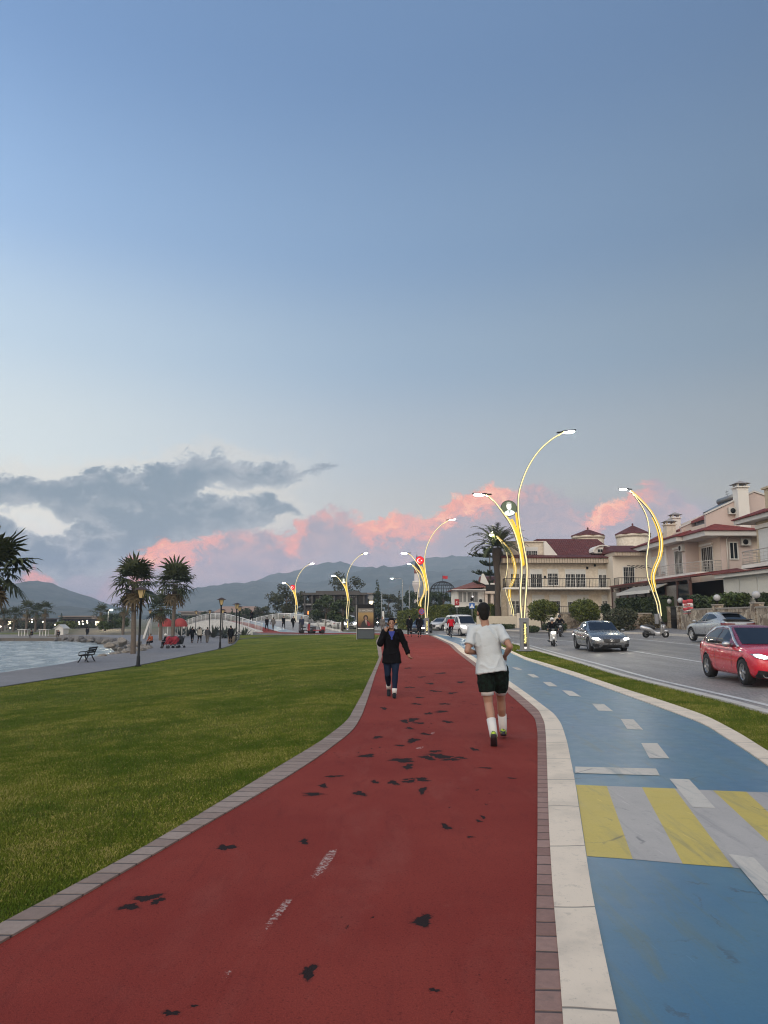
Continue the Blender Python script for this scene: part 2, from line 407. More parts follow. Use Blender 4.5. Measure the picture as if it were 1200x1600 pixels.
def m_track(name='red_rubber_track', worn=None):
    m, nt, b, g = pos_mat(name)
    x, y, z = sep(nt, g)
    big = noise(nt, g, 0.5, 4, 0.6); fine = noise(nt, g, 90, 3, 0.7); mid = noise(nt, g, 7, 5, 0.65); grain = noise(nt, g, 260, 2, 0.6)
    strk = noise(nt, comb(nt, x * 2.0, y * 0.5, 0.0), 2.6, 6, 0.7, 0.8)
    c = mixc(nt, big.smooth(0.3, 0.7), (0.24, 0.036, 0.028), (0.29, 0.05, 0.037))
    c = mixc(nt, strk.smooth(0.5, 0.75) * 0.45, c, (0.165, 0.028, 0.025))
    c = mixc(nt, mid.smooth(0.6, 0.8) * 0.4, c, (0.3, 0.085, 0.07))
    c = mixc(nt, noise(nt, comb(nt, x * 1.4, y * 0.5, 5.0), 1.2, 5, 0.65, 0.5).smooth(0.5, 0.72) * 0.4, c, (0.31, 0.085, 0.068))
    pits = E(nt, voro(nt, comb(nt, x + (fine - .5) * .02, y, 0.0), 42.0)).smooth(0.1, 0.3)
    c = scalec(nt, c, (0.5 + fine * 0.8 + (grain - 0.5) * 0.5) * (0.72 + 0.28 * pits))
    # crumbs torn out of the rubber, black underlay showing
    cr = noise(nt, comb(nt, x * 1.3, y * 0.8, 0.0), 9.0, 5, 0.7); zone = noise(nt, g, 0.4, 3, 0.55)
    hole = (cr + (zone - 0.5) * 0.4 + y.smooth(4.5, 9.0) * 0.04).smooth(0.69, 0.73)
    if worn:
        at_ = nt.nodes.new('ShaderNodeAttribute'); at_.attribute_name = 'wear'; e = E(nt, at_.outputs['Fac'])
        rag = e + (noise(nt, g, 17, 6, 0.75) - 0.5) * 1.2 + (noise(nt, g, 60, 4, 0.75) - 0.5) * 0.9
        rag = rag.smooth(0.42, 0.56)
        if worn == 'black': hole = hole.max(rag); c = mixc(nt, (e + (noise(nt, g, 30, 5, .75) - .5) * 1.0).smooth(.05, .6) * .6, c, (.09, .022, .02))
        else: c = mixc(nt, rag * noise(nt, g, 34, 5, .75).smooth(.44, .58) * .85, c, (.46, .37, .34))
    c = mixc(nt, hole * 0.94, c, scalec(nt, (0.017, 0.015, 0.016), 0.4 + fine * 1.2))
    nt.links.new(c, b.inputs['Base Color']); b.inputs['Roughness'].default_value = 0.92; b.inputs['Specular IOR Level'].default_value = 0.12
    bump(nt, b, fine * 0.6 + grain * 0.5 + mid * 0.6 - hole * 1.5, 0.75, 0.012)
    return m
def m_brick(name='concrete_edging_bricks', ca=(0.22, 0.12, 0.097), cb=(0.32, 0.2, 0.165)):
    m, nt, b, g = pos_mat(name)
    x, y, z = sep(nt, g)
    u = (y * 5.3 + x * 0.4 + (noise(nt, g, 2.0, 2) - 0.5) * 0.3)
    joint = (u.fract() - 0.5).abs().smooth(0.43, 0.49)
    idn = noise(nt, comb(nt, u.floor() * 0.731, 0.0, 0.0), 9.0, 0)
    n = noise(nt, g, 22, 5, 0.65)
    c = mixc(nt, idn.smooth(0.3, 0.7), ca, cb)
    c = mixc(nt, noise(nt, g, 5, 5, .7).smooth(.55, .75) * .5, c, (.13, .1, .085))
    c = scalec(nt, c, 0.7 + n * 0.6)
    c = mixc(nt, joint * (noise(nt, g, 6, 3) * 0.9 + 0.2).clamp(), c, (0.04, 0.034, 0.03))
    nt.links.new(c, b.inputs['Base Color']); b.inputs['Roughness'].default_value = 0.85
    bump(nt, b, n * 0.4 - joint * 1.5, 0.8, 0.012); return m
def m_white(name, col=(0.73, 0.61, 0.475), slab=0.9):
    m, nt, b, g = pos_mat(name)
    x, y, z = sep(nt, g)
    dirt = noise(nt, g, 3.2, 6, 0.65); st = noise(nt, g, 40, 4, 0.7); blot = noise(nt, g, 1.3, 4, .6)
    u = y * slab + (noise(nt, g, 1.1, 2) - 0.5) * 0.2
    joint = (u.fract() - 0.5).abs().smooth(0.488, 0.497)
    c = mixc(nt, dirt.smooth(0.52, 0.8) * 0.6, col, (0.36, 0.31, 0.25))
    c = mixc(nt, blot.smooth(0.42, 0.66) * 0.5, c, (0.46, 0.39, 0.31))
    c = mixc(nt, st.smooth(0.6, 0.74) * 0.6, c, (0.24, 0.21, 0.18)); c = mixc(nt, noise(nt, g, 11, 5, .7).smooth(.56, .74) * .5, c, (.33, .28, .225))
    c = mixc(nt, joint * 0.8, c, (0.1, 0.09, 0.08))
    nt.links.new(c, b.inputs['Base Color']); b.inputs['Roughness'].default_value = 0.62
    bump(nt, b, st * 0.4 - joint, 0.35, 0.008); return m
def m_paint(name, c1, c2, wear, rough=0.34, spots=0.5):
    m, nt, b, g = pos_mat(name)
    x, y, z = sep(nt, g)
    big = noise(nt, g, 0.55, 5, 0.6, 0.4); mid = noise(nt, g, 4.5, 6, 0.68); fine = noise(nt, g, 60, 4, 0.7)
    strk = noise(nt, comb(nt, x * 3.0, y * 0.35, 0.0), 2.2, 5, 0.65, 0.6)
    c = mixc(nt, big.smooth(0.35, 0.68), c1, c2)
    c = mixc(nt, strk.smooth(0.5, 0.74) * 0.8, c, wear)
    c = mixc(nt, mid.smooth(0.58, 0.76) * spots, c, wear)
    c = mixc(nt, noise(nt, g, 13, 5, .7).smooth(.58, .75) * .35, c, tuple(q * .6 for q in wear))
    scr = noise(nt, comb(nt, x * 14.0 + y * 3.0, y * 0.9 - x * 0.4, 3.0), 1.6, 4, 0.6, 0.4).smooth(0.66, 0.7)
    c = mixc(nt, scr * .4, c, tuple(min(1, q * 1.5) for q in c2))
    cr = E(nt, voro(nt, comb(nt, x + (mid - .5) * .25, y * 0.8 + (mid - .5) * .25, 0.0), 1.1, 'DISTANCE_TO_EDGE')).smooth(0.012, 0.002)
    crk = cr * noise(nt, g, 1.6, 3).smooth(0.52, 0.62)
    c = mixc(nt, crk * 0.55, c, (0.05, 0.06, 0.07))
    c = scalec(nt, c, 0.88 + fine * 0.24)
    nt.links.new(c, b.inputs['Base Color'])
    rg = mid * 0.22 + big * 0.18 + (rough - 0.2)
    nt.links.new(rg.clamp().k, b.inputs['Roughness']); b.inputs['Specular IOR Level'].default_value = 0.27
    bump(nt, b, fine * 0.6 - crk, 0.1, 0.004); return m
def m_turf():
    m, nt, b, g = pos_mat('lawn_turf')
    x, y, z = sep(nt, g)
    big = noise(nt, g, 0.32, 5, 0.62, 0.3); mid = noise(nt, g, 2.4, 5, 0.65); fine = noise(nt, g, 70, 4, 0.75)
    band = noise(nt, comb(nt, x * 0.25, y * 1.1, 0.0), 1.0, 4, 0.6)
    c = mixc(nt, big.smooth(0.35, 0.65), (0.13, 0.175, 0.016), (0.24, 0.26, 0.036))
    c = mixc(nt, (mid * 0.6 + band * 0.5).smooth(0.55, 0.75) * 0.7, c, (0.165, 0.15, 0.045))
    c = scalec(nt, c, fine.smooth(0.3, 0.75) * 1.35 + 0.12)
    nt.links.new(c, b.inputs['Base Color']); b.inputs['Roughness'].default_value = 0.95; b.inputs['Specular IOR Level'].default_value = 0.1
    bump(nt, b, fine + mid, 1.0, 0.05); return m
def m_road():
    m, nt, b, g = pos_mat('road_paving')
    x, y, z = sep(nt, g)
    n = nt.nodes.new('ShaderNodeTexBrick'); nt.links.new(comb(nt, y, x, 0.0), n.inputs['Vector'])
    n.inputs['Scale'].default_value = 4.2; n.inputs['Mortar Size'].default_value = 0.035; n.inputs['Color1'].default_value = (.18, .168, .158, 1); n.inputs['Color2'].default_value = (.255, .235, .218, 1); n.inputs['Mortar'].default_value = (.07, .07, .075, 1)
    big = noise(nt, g, 0.35, 5, 0.6); wet = noise(nt, comb(nt, x * 1.2, y * 0.12, 0.0), 1.0, 4, 0.6)
    fine = noise(nt, g, 45, 3)
    c = scalec(nt, n.outputs[0], 0.95 + big * 0.7)
    c = mixc(nt, x.smooth(11.6, 12.2) * x.smooth(16.2, 15.4) * 0.6, c, scalec(nt, (0.15, 0.142, 0.136), 0.7 + fine * 0.6))   # asphalt lane between the paved strips
    c = mixc(nt, wet.smooth(0.5, 0.75) * 0.35, c, (0.14, 0.137, 0.135))
    nt.links.new(c, b.inputs['Base Color'])
    nt.links.new((0.62 - wet.smooth(0.4, 0.7) * 0.2 + (fine - .5) * 0.2).clamp().k, b.inputs['Roughness'])
    bump(nt, b, E(nt, n.outputs[1]) * -0.6 + fine * 0.5, 0.35, 0.01); return m
def m_pave(name, c1, c2, scale=5.0):
    m, nt, b, g = pos_mat(name)
    n = nt.nodes.new('ShaderNodeTexBrick'); nt.links.new(g, n.inputs['Vector'])
    n.inputs['Scale'].default_value = scale; n.inputs['Mortar Size'].default_value = 0.03; n.inputs['Color1'].default_value = (*c1, 1); n.inputs['Color2'].default_value = (*c2, 1); n.inputs['Mortar'].default_value = (c1[0] * .5, c1[1] * .5, c1[2] * .5, 1)
    big = noise(nt, g, 0.5, 5, 0.62); fine = noise(nt, g, 24, 4, .7)
    c = scalec(nt, n.outputs[0], 0.5 + big * 0.55 + fine * 0.45)
    nt.links.new(c, b.inputs['Base Color']); b.inputs['Roughness'].default_value = 0.8
    bump(nt, b, fine, 0.4, 0.01); return m
def m_soil():
    m, nt, b, g = pos_mat('ground_earth')
    big = noise(nt, g, 0.05, 6, 0.65); fine = noise(nt, g, 4, 5, .7)
    c = mixc(nt, big.smooth(0.4, 0.6), (0.10, 0.105, 0.045), (0.17, 0.14, 0.10))
    c = scalec(nt, c, 0.6 + fine * 0.8)
    nt.links.new(c, b.inputs['Base Color']); b.inputs['Roughness'].default_value = 0.95; return m
def m_sea():
    m, nt, b, g = pos_mat('sea_water')
    x, y, z = sep(nt, g)
    w1 = noise(nt, comb(nt, x * 0.8, y * 0.38, 0.0), 0.8, 6, 0.68, 0.9); w2 = noise(nt, comb(nt, x * 1.0, y * 0.6, 4.0), 2.6, 4, 0.65, 0.6)
    c = mixc(nt, w1.smooth(0.4, 0.66), (0.2, 0.26, 0.28), (0.56, 0.61, 0.6))  # sky reflected on the ripple crests, painted into the water colour
    nt.links.new(c, b.inputs['Base Color']); b.inputs['Roughness'].default_value = 0.2; b.inputs['IOR'].default_value = 1.33
    bump(nt, b, w1 * 1.0 + w2 * 0.4, 1.0, 0.6); return m
TURF, TRACK, BRICK = m_turf(), m_track(), m_brick(); EDGING = m_brick('stone_edging', (0.22, 0.155, 0.125), (0.31, 0.24, 0.2))
WHITE = m_white('white_edge_paint'); KERBST = m_white('kerb_stone', (0.5, 0.47, 0.43), 1.25)
BLUE = m_paint('blue_cycle_paint', (0.052, 0.148, 0.245), (0.08, 0.178, 0.245), (0.105, 0.15, 0.135), 0.37, .5)
YELLOW = m_paint('yellow_stripe_paint', (0.5, 0.385, 0.085), (0.54, 0.42, 0.1), (0.33, 0.28, 0.12), 0.5, .6)
GREYP = m_paint('grey_stripe_paint', (0.36, 0.335, 0.315), (0.43, 0.4, 0.37), (0.27, 0.255, 0.25), 0.5, .6)
MARK = m_paint('pale_marking_paint', (0.5, 0.46, 0.4), (0.56, 0.515, 0.45), (0.24, 0.27, 0.28), 0.5, .75)
ROAD = m_road(); PROM = m_pave('promenade_paving', (.2, .195, .2), (.25, .24, .245), 4.5); APRON = m_pave('pavement_slabs', (.24, .24, .25), (.29, .29, .3), 3.0)
SOIL, SEA = m_soil(), m_sea()

def base_ground():
    xs = sorted(set([-2850, -2000, -1500, -600, -300, -160, -100] + list(np.arange(-80, -30, 5.0)) + list(np.arange(-30, 42, 1.0)) + [45, 50, 60, 75, 100, 150, 250, 500, 1200, 2000, 2850]))
    ys = sorted(set([-2850, -1200, -400, -100, -50, -20] + list(np.arange(-10, 130, 2.0)) + [135, 142, 150, 160, 175, 190, 220, 260, 320, 450, 700, 1200, 2000, 2850]))
    def z(x, y):
        if y < 132 and x < X_sea(min(y, 125)) - 0.2: return -4.0
        if y >= 132 and x < -60: return -1.45
        if y > 130: return -0.62 if x < -25 else (-0.4 if x < 4 else (0.1 if x < 40 else 0.6))
        if x < -40: return -1.45 if y > 118 else -4.0
        return min(H(x, y), 1.2) - 0.30
    V = [(x, y, z(x, y)) for y in ys for x in xs]; nx = len(xs)
    F = [(i * nx + j, i * nx + j + 1, (i + 1) * nx + j + 1, (i + 1) * nx + j) for i in range(len(ys) - 1) for j in range(nx - 1)]
    mb = MB(); mb.add(V, F, 0, True); tag(mb.build('ground', SOIL, fix=False), kind='structure')
    mb = MB(); mb.add([(-2850, -2850, Z_SEA), (-15, -2850, Z_SEA), (-15, 134, Z_SEA), (-2850, 134, Z_SEA)], [(0, 1, 2, 3)]); tag(mb.build('sea', SEA, fix=False), kind='structure')
base_ground()
Y0 = -6.0
def X_lawn_far(y): return X_prom(y)
strip('lawn', X_prom, X_kerb_out, Y0, 68.5, 120, 30, 0.0, TURF, 0.25, taper=1.3)
strip('path_edging', X_kerb_out, X_red_l, Y0, 66, 160, 2, 0.012, EDGING, 0.1, lambda x, y: 0.0, 1.5)
strip('running_track', X_red_l, X_red_r, Y0, 70, 160, 8, 0.0, TRACK, 0.2, lambda x, y: 0.0, 1.5)
strip('brick_edging', X_red_r, X_brick_r, Y0, 66, 200, 2, 0.012, BRICK, 0.1, lambda x, y: 0.0, 1.5)
strip('white_edge_strip', X_brick_r, X_white_r, Y0, 66, 200, 2, 0.02, WHITE, 0.1, lambda x, y: 0.0, 1.5)
strip('cycle_path', X_white_r, X_blue_r, Y0, 70, 160, 8, 0.004, BLUE, 0.2, lambda x, y: 0.0, 1.5)
strip('cycle_path_border', X_blue_r, X_edge2_r, Y0, 70, 160, 2, 0.02, WHITE, 0.1, lambda x, y: 0.0, 1.5)
strip('grass_verge', X_edge2_r, X_med_r, Y0, 66, 120, 4, -0.02, TURF, 0.2, lambda x, y: 0.0, 1.4)
strip('kerb', X_med_r, lambda y: X_med_r(y) + 0.22, Y0, 70, 160, 2, 0.02, KERBST, 0.35, lambda x, y: 0.0, 1.4)
strip('road', lambda y: X_road_l(y) - 0.03, X_road_r, Y0, 190, 150, 16, 0.0, ROAD, 0.3, taper=1.3)
strip('far_kerb', X_road_r, lambda y: X_road_r(y) + 0.2, Y0, 150, 150, 2, 0.0, KERBST, 0.35, lambda x, y: H(X_road_r(y) + 0.1, y) + 0.02, 1.3)
strip('far_pavement', lambda y: X_road_r(y) + 0.2, lambda y: X_road_r(y) + 9, Y0, 150, 120, 6, 0.004, PROM, 0.2, taper=1.3)
strip('promenade', lambda y: X_sea(y), X_prom, -20, 118, 120, 6, 0.0, PROM, 1.4, lambda x, y: Z_PROM - min(.2, max(0, X_prom(y) - x) * .02), 1.0)
strip('promenade_kerb', X_prom, lambda y: X_prom(y) + .14, Y0, 86, 100, 1, 0.03, pbr('dark_kerb', (.06, .06, .06), .8), 0.2, lambda x, y: H(X_prom(y) + .1, y), 1.0)

def patch(name, quad, z, mat, n=6):                                # a flat painted mark given by four photograph corners
    a, b, c, d = [gz(p[0], p[1], 0) for p in quad]
    V = []; 
    for i in range(n + 1):
        for j in range(n + 1):
            u, v = i / n, j / n
            p = (a * (1 - u) + b * u) * (1 - v) + (d * (1 - u) + c * u) * v; V.append((p.x, p.y, z))
    F = [(i * (n + 1) + j, (i + 1) * (n + 1) + j, (i + 1) * (n + 1) + j + 1, i * (n + 1) + j + 1) for i in range(n) for j in range(n)]
    mb = MB(); mb.add(V, F); return tag(mb.build(name, mat), kind='structure')
zs = 0.006
stripes = [((900, 1227), (948, 1229), (989, 1344), (917, 1339), YELLOW), ((948, 1229), (1003, 1231), (1067, 1351), (989, 1344), GREYP), ((1003, 1231), (1054, 1233), (1146, 1357), (1067, 1351), YELLOW),
           ((1054, 1233), (1114, 1236), (1260, 1372), (1146, 1357), GREYP), ((1114, 1236), (1166, 1238), (1330, 1390), (1260, 1372), YELLOW), ((1166, 1238), (1225, 1240), (1400, 1402), (1330, 1390), GREYP), ((1225, 1240), (1290, 1243), (1490, 1415), (1400, 1402), YELLOW)]
for a, b, c, d, mt in stripes: patch('crossing_stripe', (a, b, c, d), zs, mt)
for q in [((899, 1199), (1025, 1202), (1031, 1213), (899, 1209)), ((1046, 1218), (1077, 1219), (1118, 1264), (1083, 1263)), ((1138, 1336), (1178, 1342), (1300, 1470), (1250, 1470)),
          ((1002, 1162), (1027, 1162), (1046, 1186), (1015, 1186)), ((970, 1124), (990, 1125), (1005, 1141), (980, 1140)), ((925, 1100), (944, 1101), (958, 1112), (935, 1111)), ((878, 1079), (893, 1080), (908, 1089), (890, 1088)),
          ((848, 1066), (860, 1066), (871, 1073), (858, 1073)), ((824, 1054), (834, 1054), (843, 1059), (833, 1059)), ((800, 1043), (808, 1043), (816, 1047), (808, 1047)), ((780, 1034), (787, 1034), (793, 1037), (786, 1037))]:
    patch('path_marking', q, zs + 0.0025, MARK)
LINE = m_paint('road_line_paint', (0.5, 0.5, 0.49), (0.56, 0.56, 0.55), (0.25, 0.25, 0.25), 0.5, .6)
strip('road_edge_line', lambda y: X_road_l(y) + 0.62, lambda y: X_road_l(y) + 0.76, 8, 64, 80, 1, 0.006, LINE)
def dashline(y0, y1): strip('road_lane_line', lambda y: X_road_l(y) + 3.95, lambda y: X_road_l(y) + 4.09, y0, y1, 20, 1, 0.006, LINE)
dashline(8, 62)
strip('road_edge_line', lambda y: X_road_r(y) - 3.4, lambda y: X_road_r(y) - 3.26, 30, 64, 60, 1, 0.006, LINE)
# ------------------------------------------------------------------ grass, palms, trees, hedges
def m_blade(name, a, b_, c_):
    m, nt, b, g = pos_mat(name)
    big = noise(nt, g, 0.45, 5, 0.68, 0.4); mid = noise(nt, g, 2.2, 4, 0.65); f = noise(nt, g, 38, 2, 0.6)
    c = mixc(nt, (big * .8 + mid * .35).smooth(0.46, 0.7), a, b_)
    c = mixc(nt, (f + (mid - .5) * .5 + (big - .5) * .5).smooth(0.55, 0.65), c, c_)
    nt.links.new(c, b.inputs['Base Color']); b.inputs['Roughness'].default_value = 0.7; b.inputs['Specular IOR Level'].default_value = 0.2
    return m
BLADE = m_blade('grass_blade', (0.062, 0.108, 0.008), (0.145, 0.175, 0.016), (0.32, 0.285, 0.09))
def grass():
    Ys = np.linspace(0, 70, 281)
    KO = np.array([X_kerb_out(y) for y in Ys]); PR = np.array([X_prom(y) for y in Ys])
    E2 = np.array([X_edge2_r(y) for y in Ys]); MR = np.array([X_med_r(y) for y in Ys])
    pts = []
    def sow(y0, y1, rho, h, w, side):
        wd = 0.56 * y1 + 1.0
        n = int(rho * (y1 - y0) * 2 * wd)
        y = RNG.uniform(y0, y1, n); x = RNG.uniform(-wd, wd, n)
        fr = np.abs(x) < 0.545 * y + 0.4
        ko, pr, e2, mr = [np.interp(y, Ys, A) for A in (KO, PR, E2, MR)]
        ed = np.abs(RNG.normal(0, .035, n))
        k = fr & (((x < ko + .05 - ed) & (x > pr)) if side == 'l' else ((x > e2 - .03 + ed) & (x < mr + .03 - ed)))
        y, x, ko, pr = y[k], x[k], ko[k], pr[k]
        t = np.clip((ko - x) / (ko - pr), 0, 1); t = t * t * (3 - 2 * t) * .45 + t * .55
        z = np.where(x < ko, -.82 * t, -0.02)
        pts.append((x, y, z, np.full(len(x), h), np.full(len(x), w)))
    sow(3.0, 6.5, 9000, .024, .0045, 'l'); sow(6.5, 11, 4200, .027, .007, 'l'); sow(11, 18, 1300, .03, .011, 'l'); sow(18, 32, 300, .032, .02, 'l'); sow(26, 46, 90, .032, .026, 'l'); sow(40, 66, 40, .034, .034, 'l')
    sow(6, 12, 2200, .035, .007, 'r'); sow(12, 22, 1200, .04, .011, 'r'); sow(22, 45, 400, .045, .022, 'r')
    x, y, z, h, w = [np.concatenate(a) for a in zip(*pts)]
    n = len(x); a = RNG.uniform(0, 2 * np.pi, n); h = h * RNG.uniform(.5, 1.3, n); w = w * RNG.uniform(.6, 1.3, n)
    ln = RNG.uniform(.1, 1.0, n) * h; b = RNG.uniform(0, 2 * np.pi, n)
    V = np.empty((n, 4, 3)); dx, dy = np.cos(a) * w / 2, np.sin(a) * w / 2
    V[:, 0] = np.stack([x - dx, y - dy, z - .01], 1); V[:, 1] = np.stack([x + dx, y + dy, z - .01], 1)
    V[:, 2] = np.stack([x + dx * .6 + np.cos(b) * ln * .45, y + dy * .6 + np.sin(b) * ln * .45, z + h * .6], 1)
    V[:, 3] = np.stack([x + np.cos(b) * ln, y + np.sin(b) * ln, z + h], 1)
    F = np.array([[0, 1, 2], [0, 2, 3]])[None] + (np.arange(n) * 4)[:, None, None]
    tag(mesh_np('grass', V.reshape(-1, 3), F.reshape(-1, 3), BLADE), 'short mown green grass of the lawn and the verge', 'grass', kind='stuff')
grass()

def m_leaf(name, a, b_, rough=.55):
    m, nt, b = new_mat(name)
    tc = nt.nodes.new('ShaderNodeTexCoord').outputs['Object']
    c = mixc(nt, (noise(nt, tc, 1.4, 3, .6) * .6 + noise(nt, tc, 9, 2, .6) * .5).smooth(.4, .7), a, b_)
    nt.links.new(c, b.inputs['Base Color']); b.inputs['Roughness'].default_value = rough; b.inputs['Specular IOR Level'].default_value = .3
    return m
LEAF_DARK = m_leaf('dark_leaf', (.022, .035, .014), (.05, .07, .026)); LEAF_MID = m_leaf('mid_leaf', (.035, .055, .014), (.075, .105, .025))
LEAF_OLIVE = m_leaf('olive_leaf', (.035, .042, .022), (.075, .08, .042)); LEAF_LIME = m_leaf('hedge_leaf', (.055, .075, .012), (.13, .145, .022))
PALM_G = m_leaf('palm_leaf', (.028, .04, .016), (.075, .085, .035)); PALM_DRY = m_leaf('dry_palm_leaf', (.10, .075, .04), (.16, .12, .065))
BARK = pbr('bark', (.10, .075, .055), .9, var=.35, scale=5, bump=.8, bscale=25); PALM_BARK = pbr('palm_bark', (.13, .105, .085), .9, var=.35, scale=7, bump=.9, bscale=18)

def leaf_mesh(name, blobs, n, size, mat, parent, shell=.55, asp=.55, clump=0.0):
    """many small leaves spread through a few ellipsoids (centre, radii)"""
    vol = np.array([b[1][0] * b[1][1] * b[1][2] for b in blobs]) ** .7; vol = vol / vol.sum()
    idx = RNG.choice(len(blobs), n, p=vol)
    C = np.array([b[0] for b in blobs], float)[idx]; Rr = np.array([b[1] for b in blobs], float)[idx]
    d = RNG.normal(size=(n, 3)); d /= np.linalg.norm(d, axis=1)[:, None]
    r = np.where(RNG.random(n) < shell, RNG.uniform(.82, 1.08, n), RNG.random(n) ** (1 / 2.2))[:, None]
    if clump:                                                      # knots of leaves with gaps between them
        ph = (np.sin(d[:, 0] * 9 + idx) + np.sin(d[:, 1] * 8 + idx * 2.1) + np.sin(d[:, 2] * 10 + idx * .7)) / 3
        r = r * (1 + clump * ph[:, None])
    Pp = C + d * r * Rr
    nrm = d * .6 + RNG.normal(size=(n, 3)) * .7; nrm /= np.linalg.norm(nrm, axis=1)[:, None]
    t = np.cross(nrm, RNG.normal(size=(n, 3))); t /= np.linalg.norm(t, axis=1)[:, None]; b = np.cross(nrm, t)
    s = (size * RNG.uniform(.6, 1.4, n))[:, None]
    V = np.stack([Pp - t * s, Pp + b * s * asp, Pp + t * s, Pp - b * s * asp], 1)
    F = np.arange(n * 4).reshape(n, 4)
    return mesh_np(name, V.reshape(-1, 3), F, mat, parent)

def tree(label, base, h, w, mat, n=2600, size=.22, trunk=.16, cb=.3, seed=0, kind='round', group='trees beyond the road and bridge', gap=.3, name='tree'):
    rnd = random.Random(seed); t = thing(name, label, 'tree', base, 0, group)
    mb = MB(); limbs = []
    top = h * (.72 if kind != 'cone' else .95)
    sp = catmull([(0, 0, -.2), (w * .03 * rnd.uniform(-1, 1), .05, h * .3), (w * .06 * rnd.uniform(-1, 1), 0, h * .55), (w * .05 * rnd.uniform(-1, 1), 0, top)], 4)
    mb.tube(sp, [trunk * (1 - .8 * i / (len(sp) - 1)) for i in range(len(sp))], 7)
    blobs = []
    if kind == 'cone':
        k = 8
        for i in range(k):
            z = h * (cb + (1 - cb) * i / (k - 1)); rr = w / 2 * (1 - i / (k - .2)) ** .8 * rnd.uniform(.85, 1.15)
            for j in range(3 if i < 6 else 1):
                a = rnd.uniform(0, 6.28); q = rr * .4
                blobs.append(((math.cos(a) * q, math.sin(a) * q, z), (rr * .7 + .1, rr * .7 + .1, h * .075)))
    else:
        k = 15
        for i in range(k):
            a = i * 2.4 + rnd.uniform(-.4, .4); u = rnd.random(); zz = rnd.uniform(0, 1)
            rr = w / 2 * (.35 + .55 * math.sin(math.pi * (.12 + .76 * zz))) * rnd.uniform(.6, 1)
            z = h * cb + (h * (1 - cb)) * (.1 + .78 * zz); s = w * rnd.uniform(.13, .22)
            p = (math.cos(a) * rr, math.sin(a) * rr, z); blobs.append((p, (s, s, s * rnd.uniform(.6, .85))))
            if i % 2 == 0:
                m = sp[min(len(sp) - 1, int(len(sp) * (.4 + .5 * zz)))]
                mb.tube([m, (Vector(m) + Vector(p)) / 2 + Vector((0, 0, .2)), p], [trunk * .4, trunk * .25, trunk * .1], 5)
    mb.build('trunk', BARK, t)
    leaf_mesh('crown', blobs, n, size, mat, t, .5, .6, gap)
    return t

def frond_fan(rnd, mb, o, az, tilt, L, mi=0, n=13, droop=.55):     # a fan palm leaf: stalk and a wheel of drooping blades
    d = Vector((math.cos(az) * math.cos(tilt), math.sin(az) * math.cos(tilt), math.sin(tilt)))
    e = Vector(o) + d * L * .5 + Vector((0, 0, -.04 * L))
    mb.tube([o, (Vector(o) + e) / 2 + Vector((0, 0, .03 * L)), e], [.022, .018, .012], 4, mi)
    side = d.cross(Vector((0, 0, 1))); side = side.normalized() if side.length > .05 else Vector((1, 0, 0)); up = side.cross(d)
    for i in range(n):
        f = (i / (n - 1) - .5) * 2; a = f * 1.9
        dr = (d * math.cos(a) + side * math.sin(a)).normalized(); l = L * .66 * (1 - .22 * abs(f)) * rnd.uniform(.75, 1.15)
        w = L * .042; s2 = (side * math.cos(a) - d * math.sin(a)) * w
        p1 = e + dr * l * .5 + up * .04 * L; p2 = e + dr * l * .85 - Vector((0, 0, 1)) * l * droop * rnd.uniform(.0, .35); p3 = e + dr * l * 1.08 - Vector((0, 0, 1)) * l * droop * rnd.uniform(.2, .9)
        mb.add([e - s2 * .3, e + s2 * .3, p1 + s2, p1 - s2, p2 + s2 * .7, p2 - s2 * .7, p3], [(0, 1, 2, 3), (3, 2, 4, 5), (5, 4, 6)], mi)
def fan_palm(label, base, h, cr, trunk=.24, n=40, skirt=12, seed=1, group='fan palms along the promenade', blades=13):
    rnd = random.Random(seed); t = thing('palm_tree', label, 'palm tree', base, 0, group)
    mb = MB(); lx = rnd.uniform(-.25, .25); sp = catmull([(0, 0, -.3), (lx * .4, 0, h * .35), (lx, .05, h * .7), (lx * 1.1, 0, h)], 6)
    rad = []
    for i in range(len(sp)):
        u = i / (len(sp) - 1); rad.append(trunk * (1.25 - .35 * u if u < .6 else 1.04 + .5 * (u - .6)) * (1 + .06 * (i % 2)))
    mb.tube(sp, rad, 10)
    for i in range(int(60 * h / 5)):                               # stubs of old leaf stalks under the crown
        u = rnd.uniform(.55, 1); a = rnd.uniform(0, 6.28); q = sp[int(u * (len(sp) - 1))]; r = trunk * 1.05
        c = Vector((q.x + math.cos(a) * r, q.y + math.sin(a) * r, q.z)); mb.tube([c, c + Vector((math.cos(a) * .1, math.sin(a) * .1, .14))], [.045, .015], 4)
    mb.build('trunk', PALM_BARK, t)
    o = sp[-1]; mb = MB()
    for i in range(n):
        a = i * 2.399 + rnd.uniform(-.2, .2); u = i / n; tilt = 1.4 - 1.95 * u + rnd.uniform(-.25, .25)
        frond_fan(rnd, mb, (o.x + math.cos(a) * .1, o.y + math.sin(a) * .1, o.z + .25 - .4 * u), a, tilt, cr * rnd.uniform(.75, 1.3), 0, blades, .22 + .4 * u)
    mb.build('crown', PALM_G, t, fix=False)
    if skirt:
        mb = MB()
        for i in range(skirt):
            a = i * 2.399; frond_fan(rnd, mb, (o.x + math.cos(a) * .12, o.y + math.sin(a) * .12, o.z - .25 - .03 * i), a, -1.05 - rnd.uniform(0, .3), cr * .8, 0, 9, .3)
        mb.build('dead_leaves', PALM_DRY, t, fix=False)
    return t
def zprom(x, y): return H(x, y)
g = gz(208, 1021, -1.05); fan_palm('tall fan palm with a shaggy trunk behind the nearest park lamp', (g.x, g.y, -1.1), 5.4, 1.85, .165, 36, 12, 3)
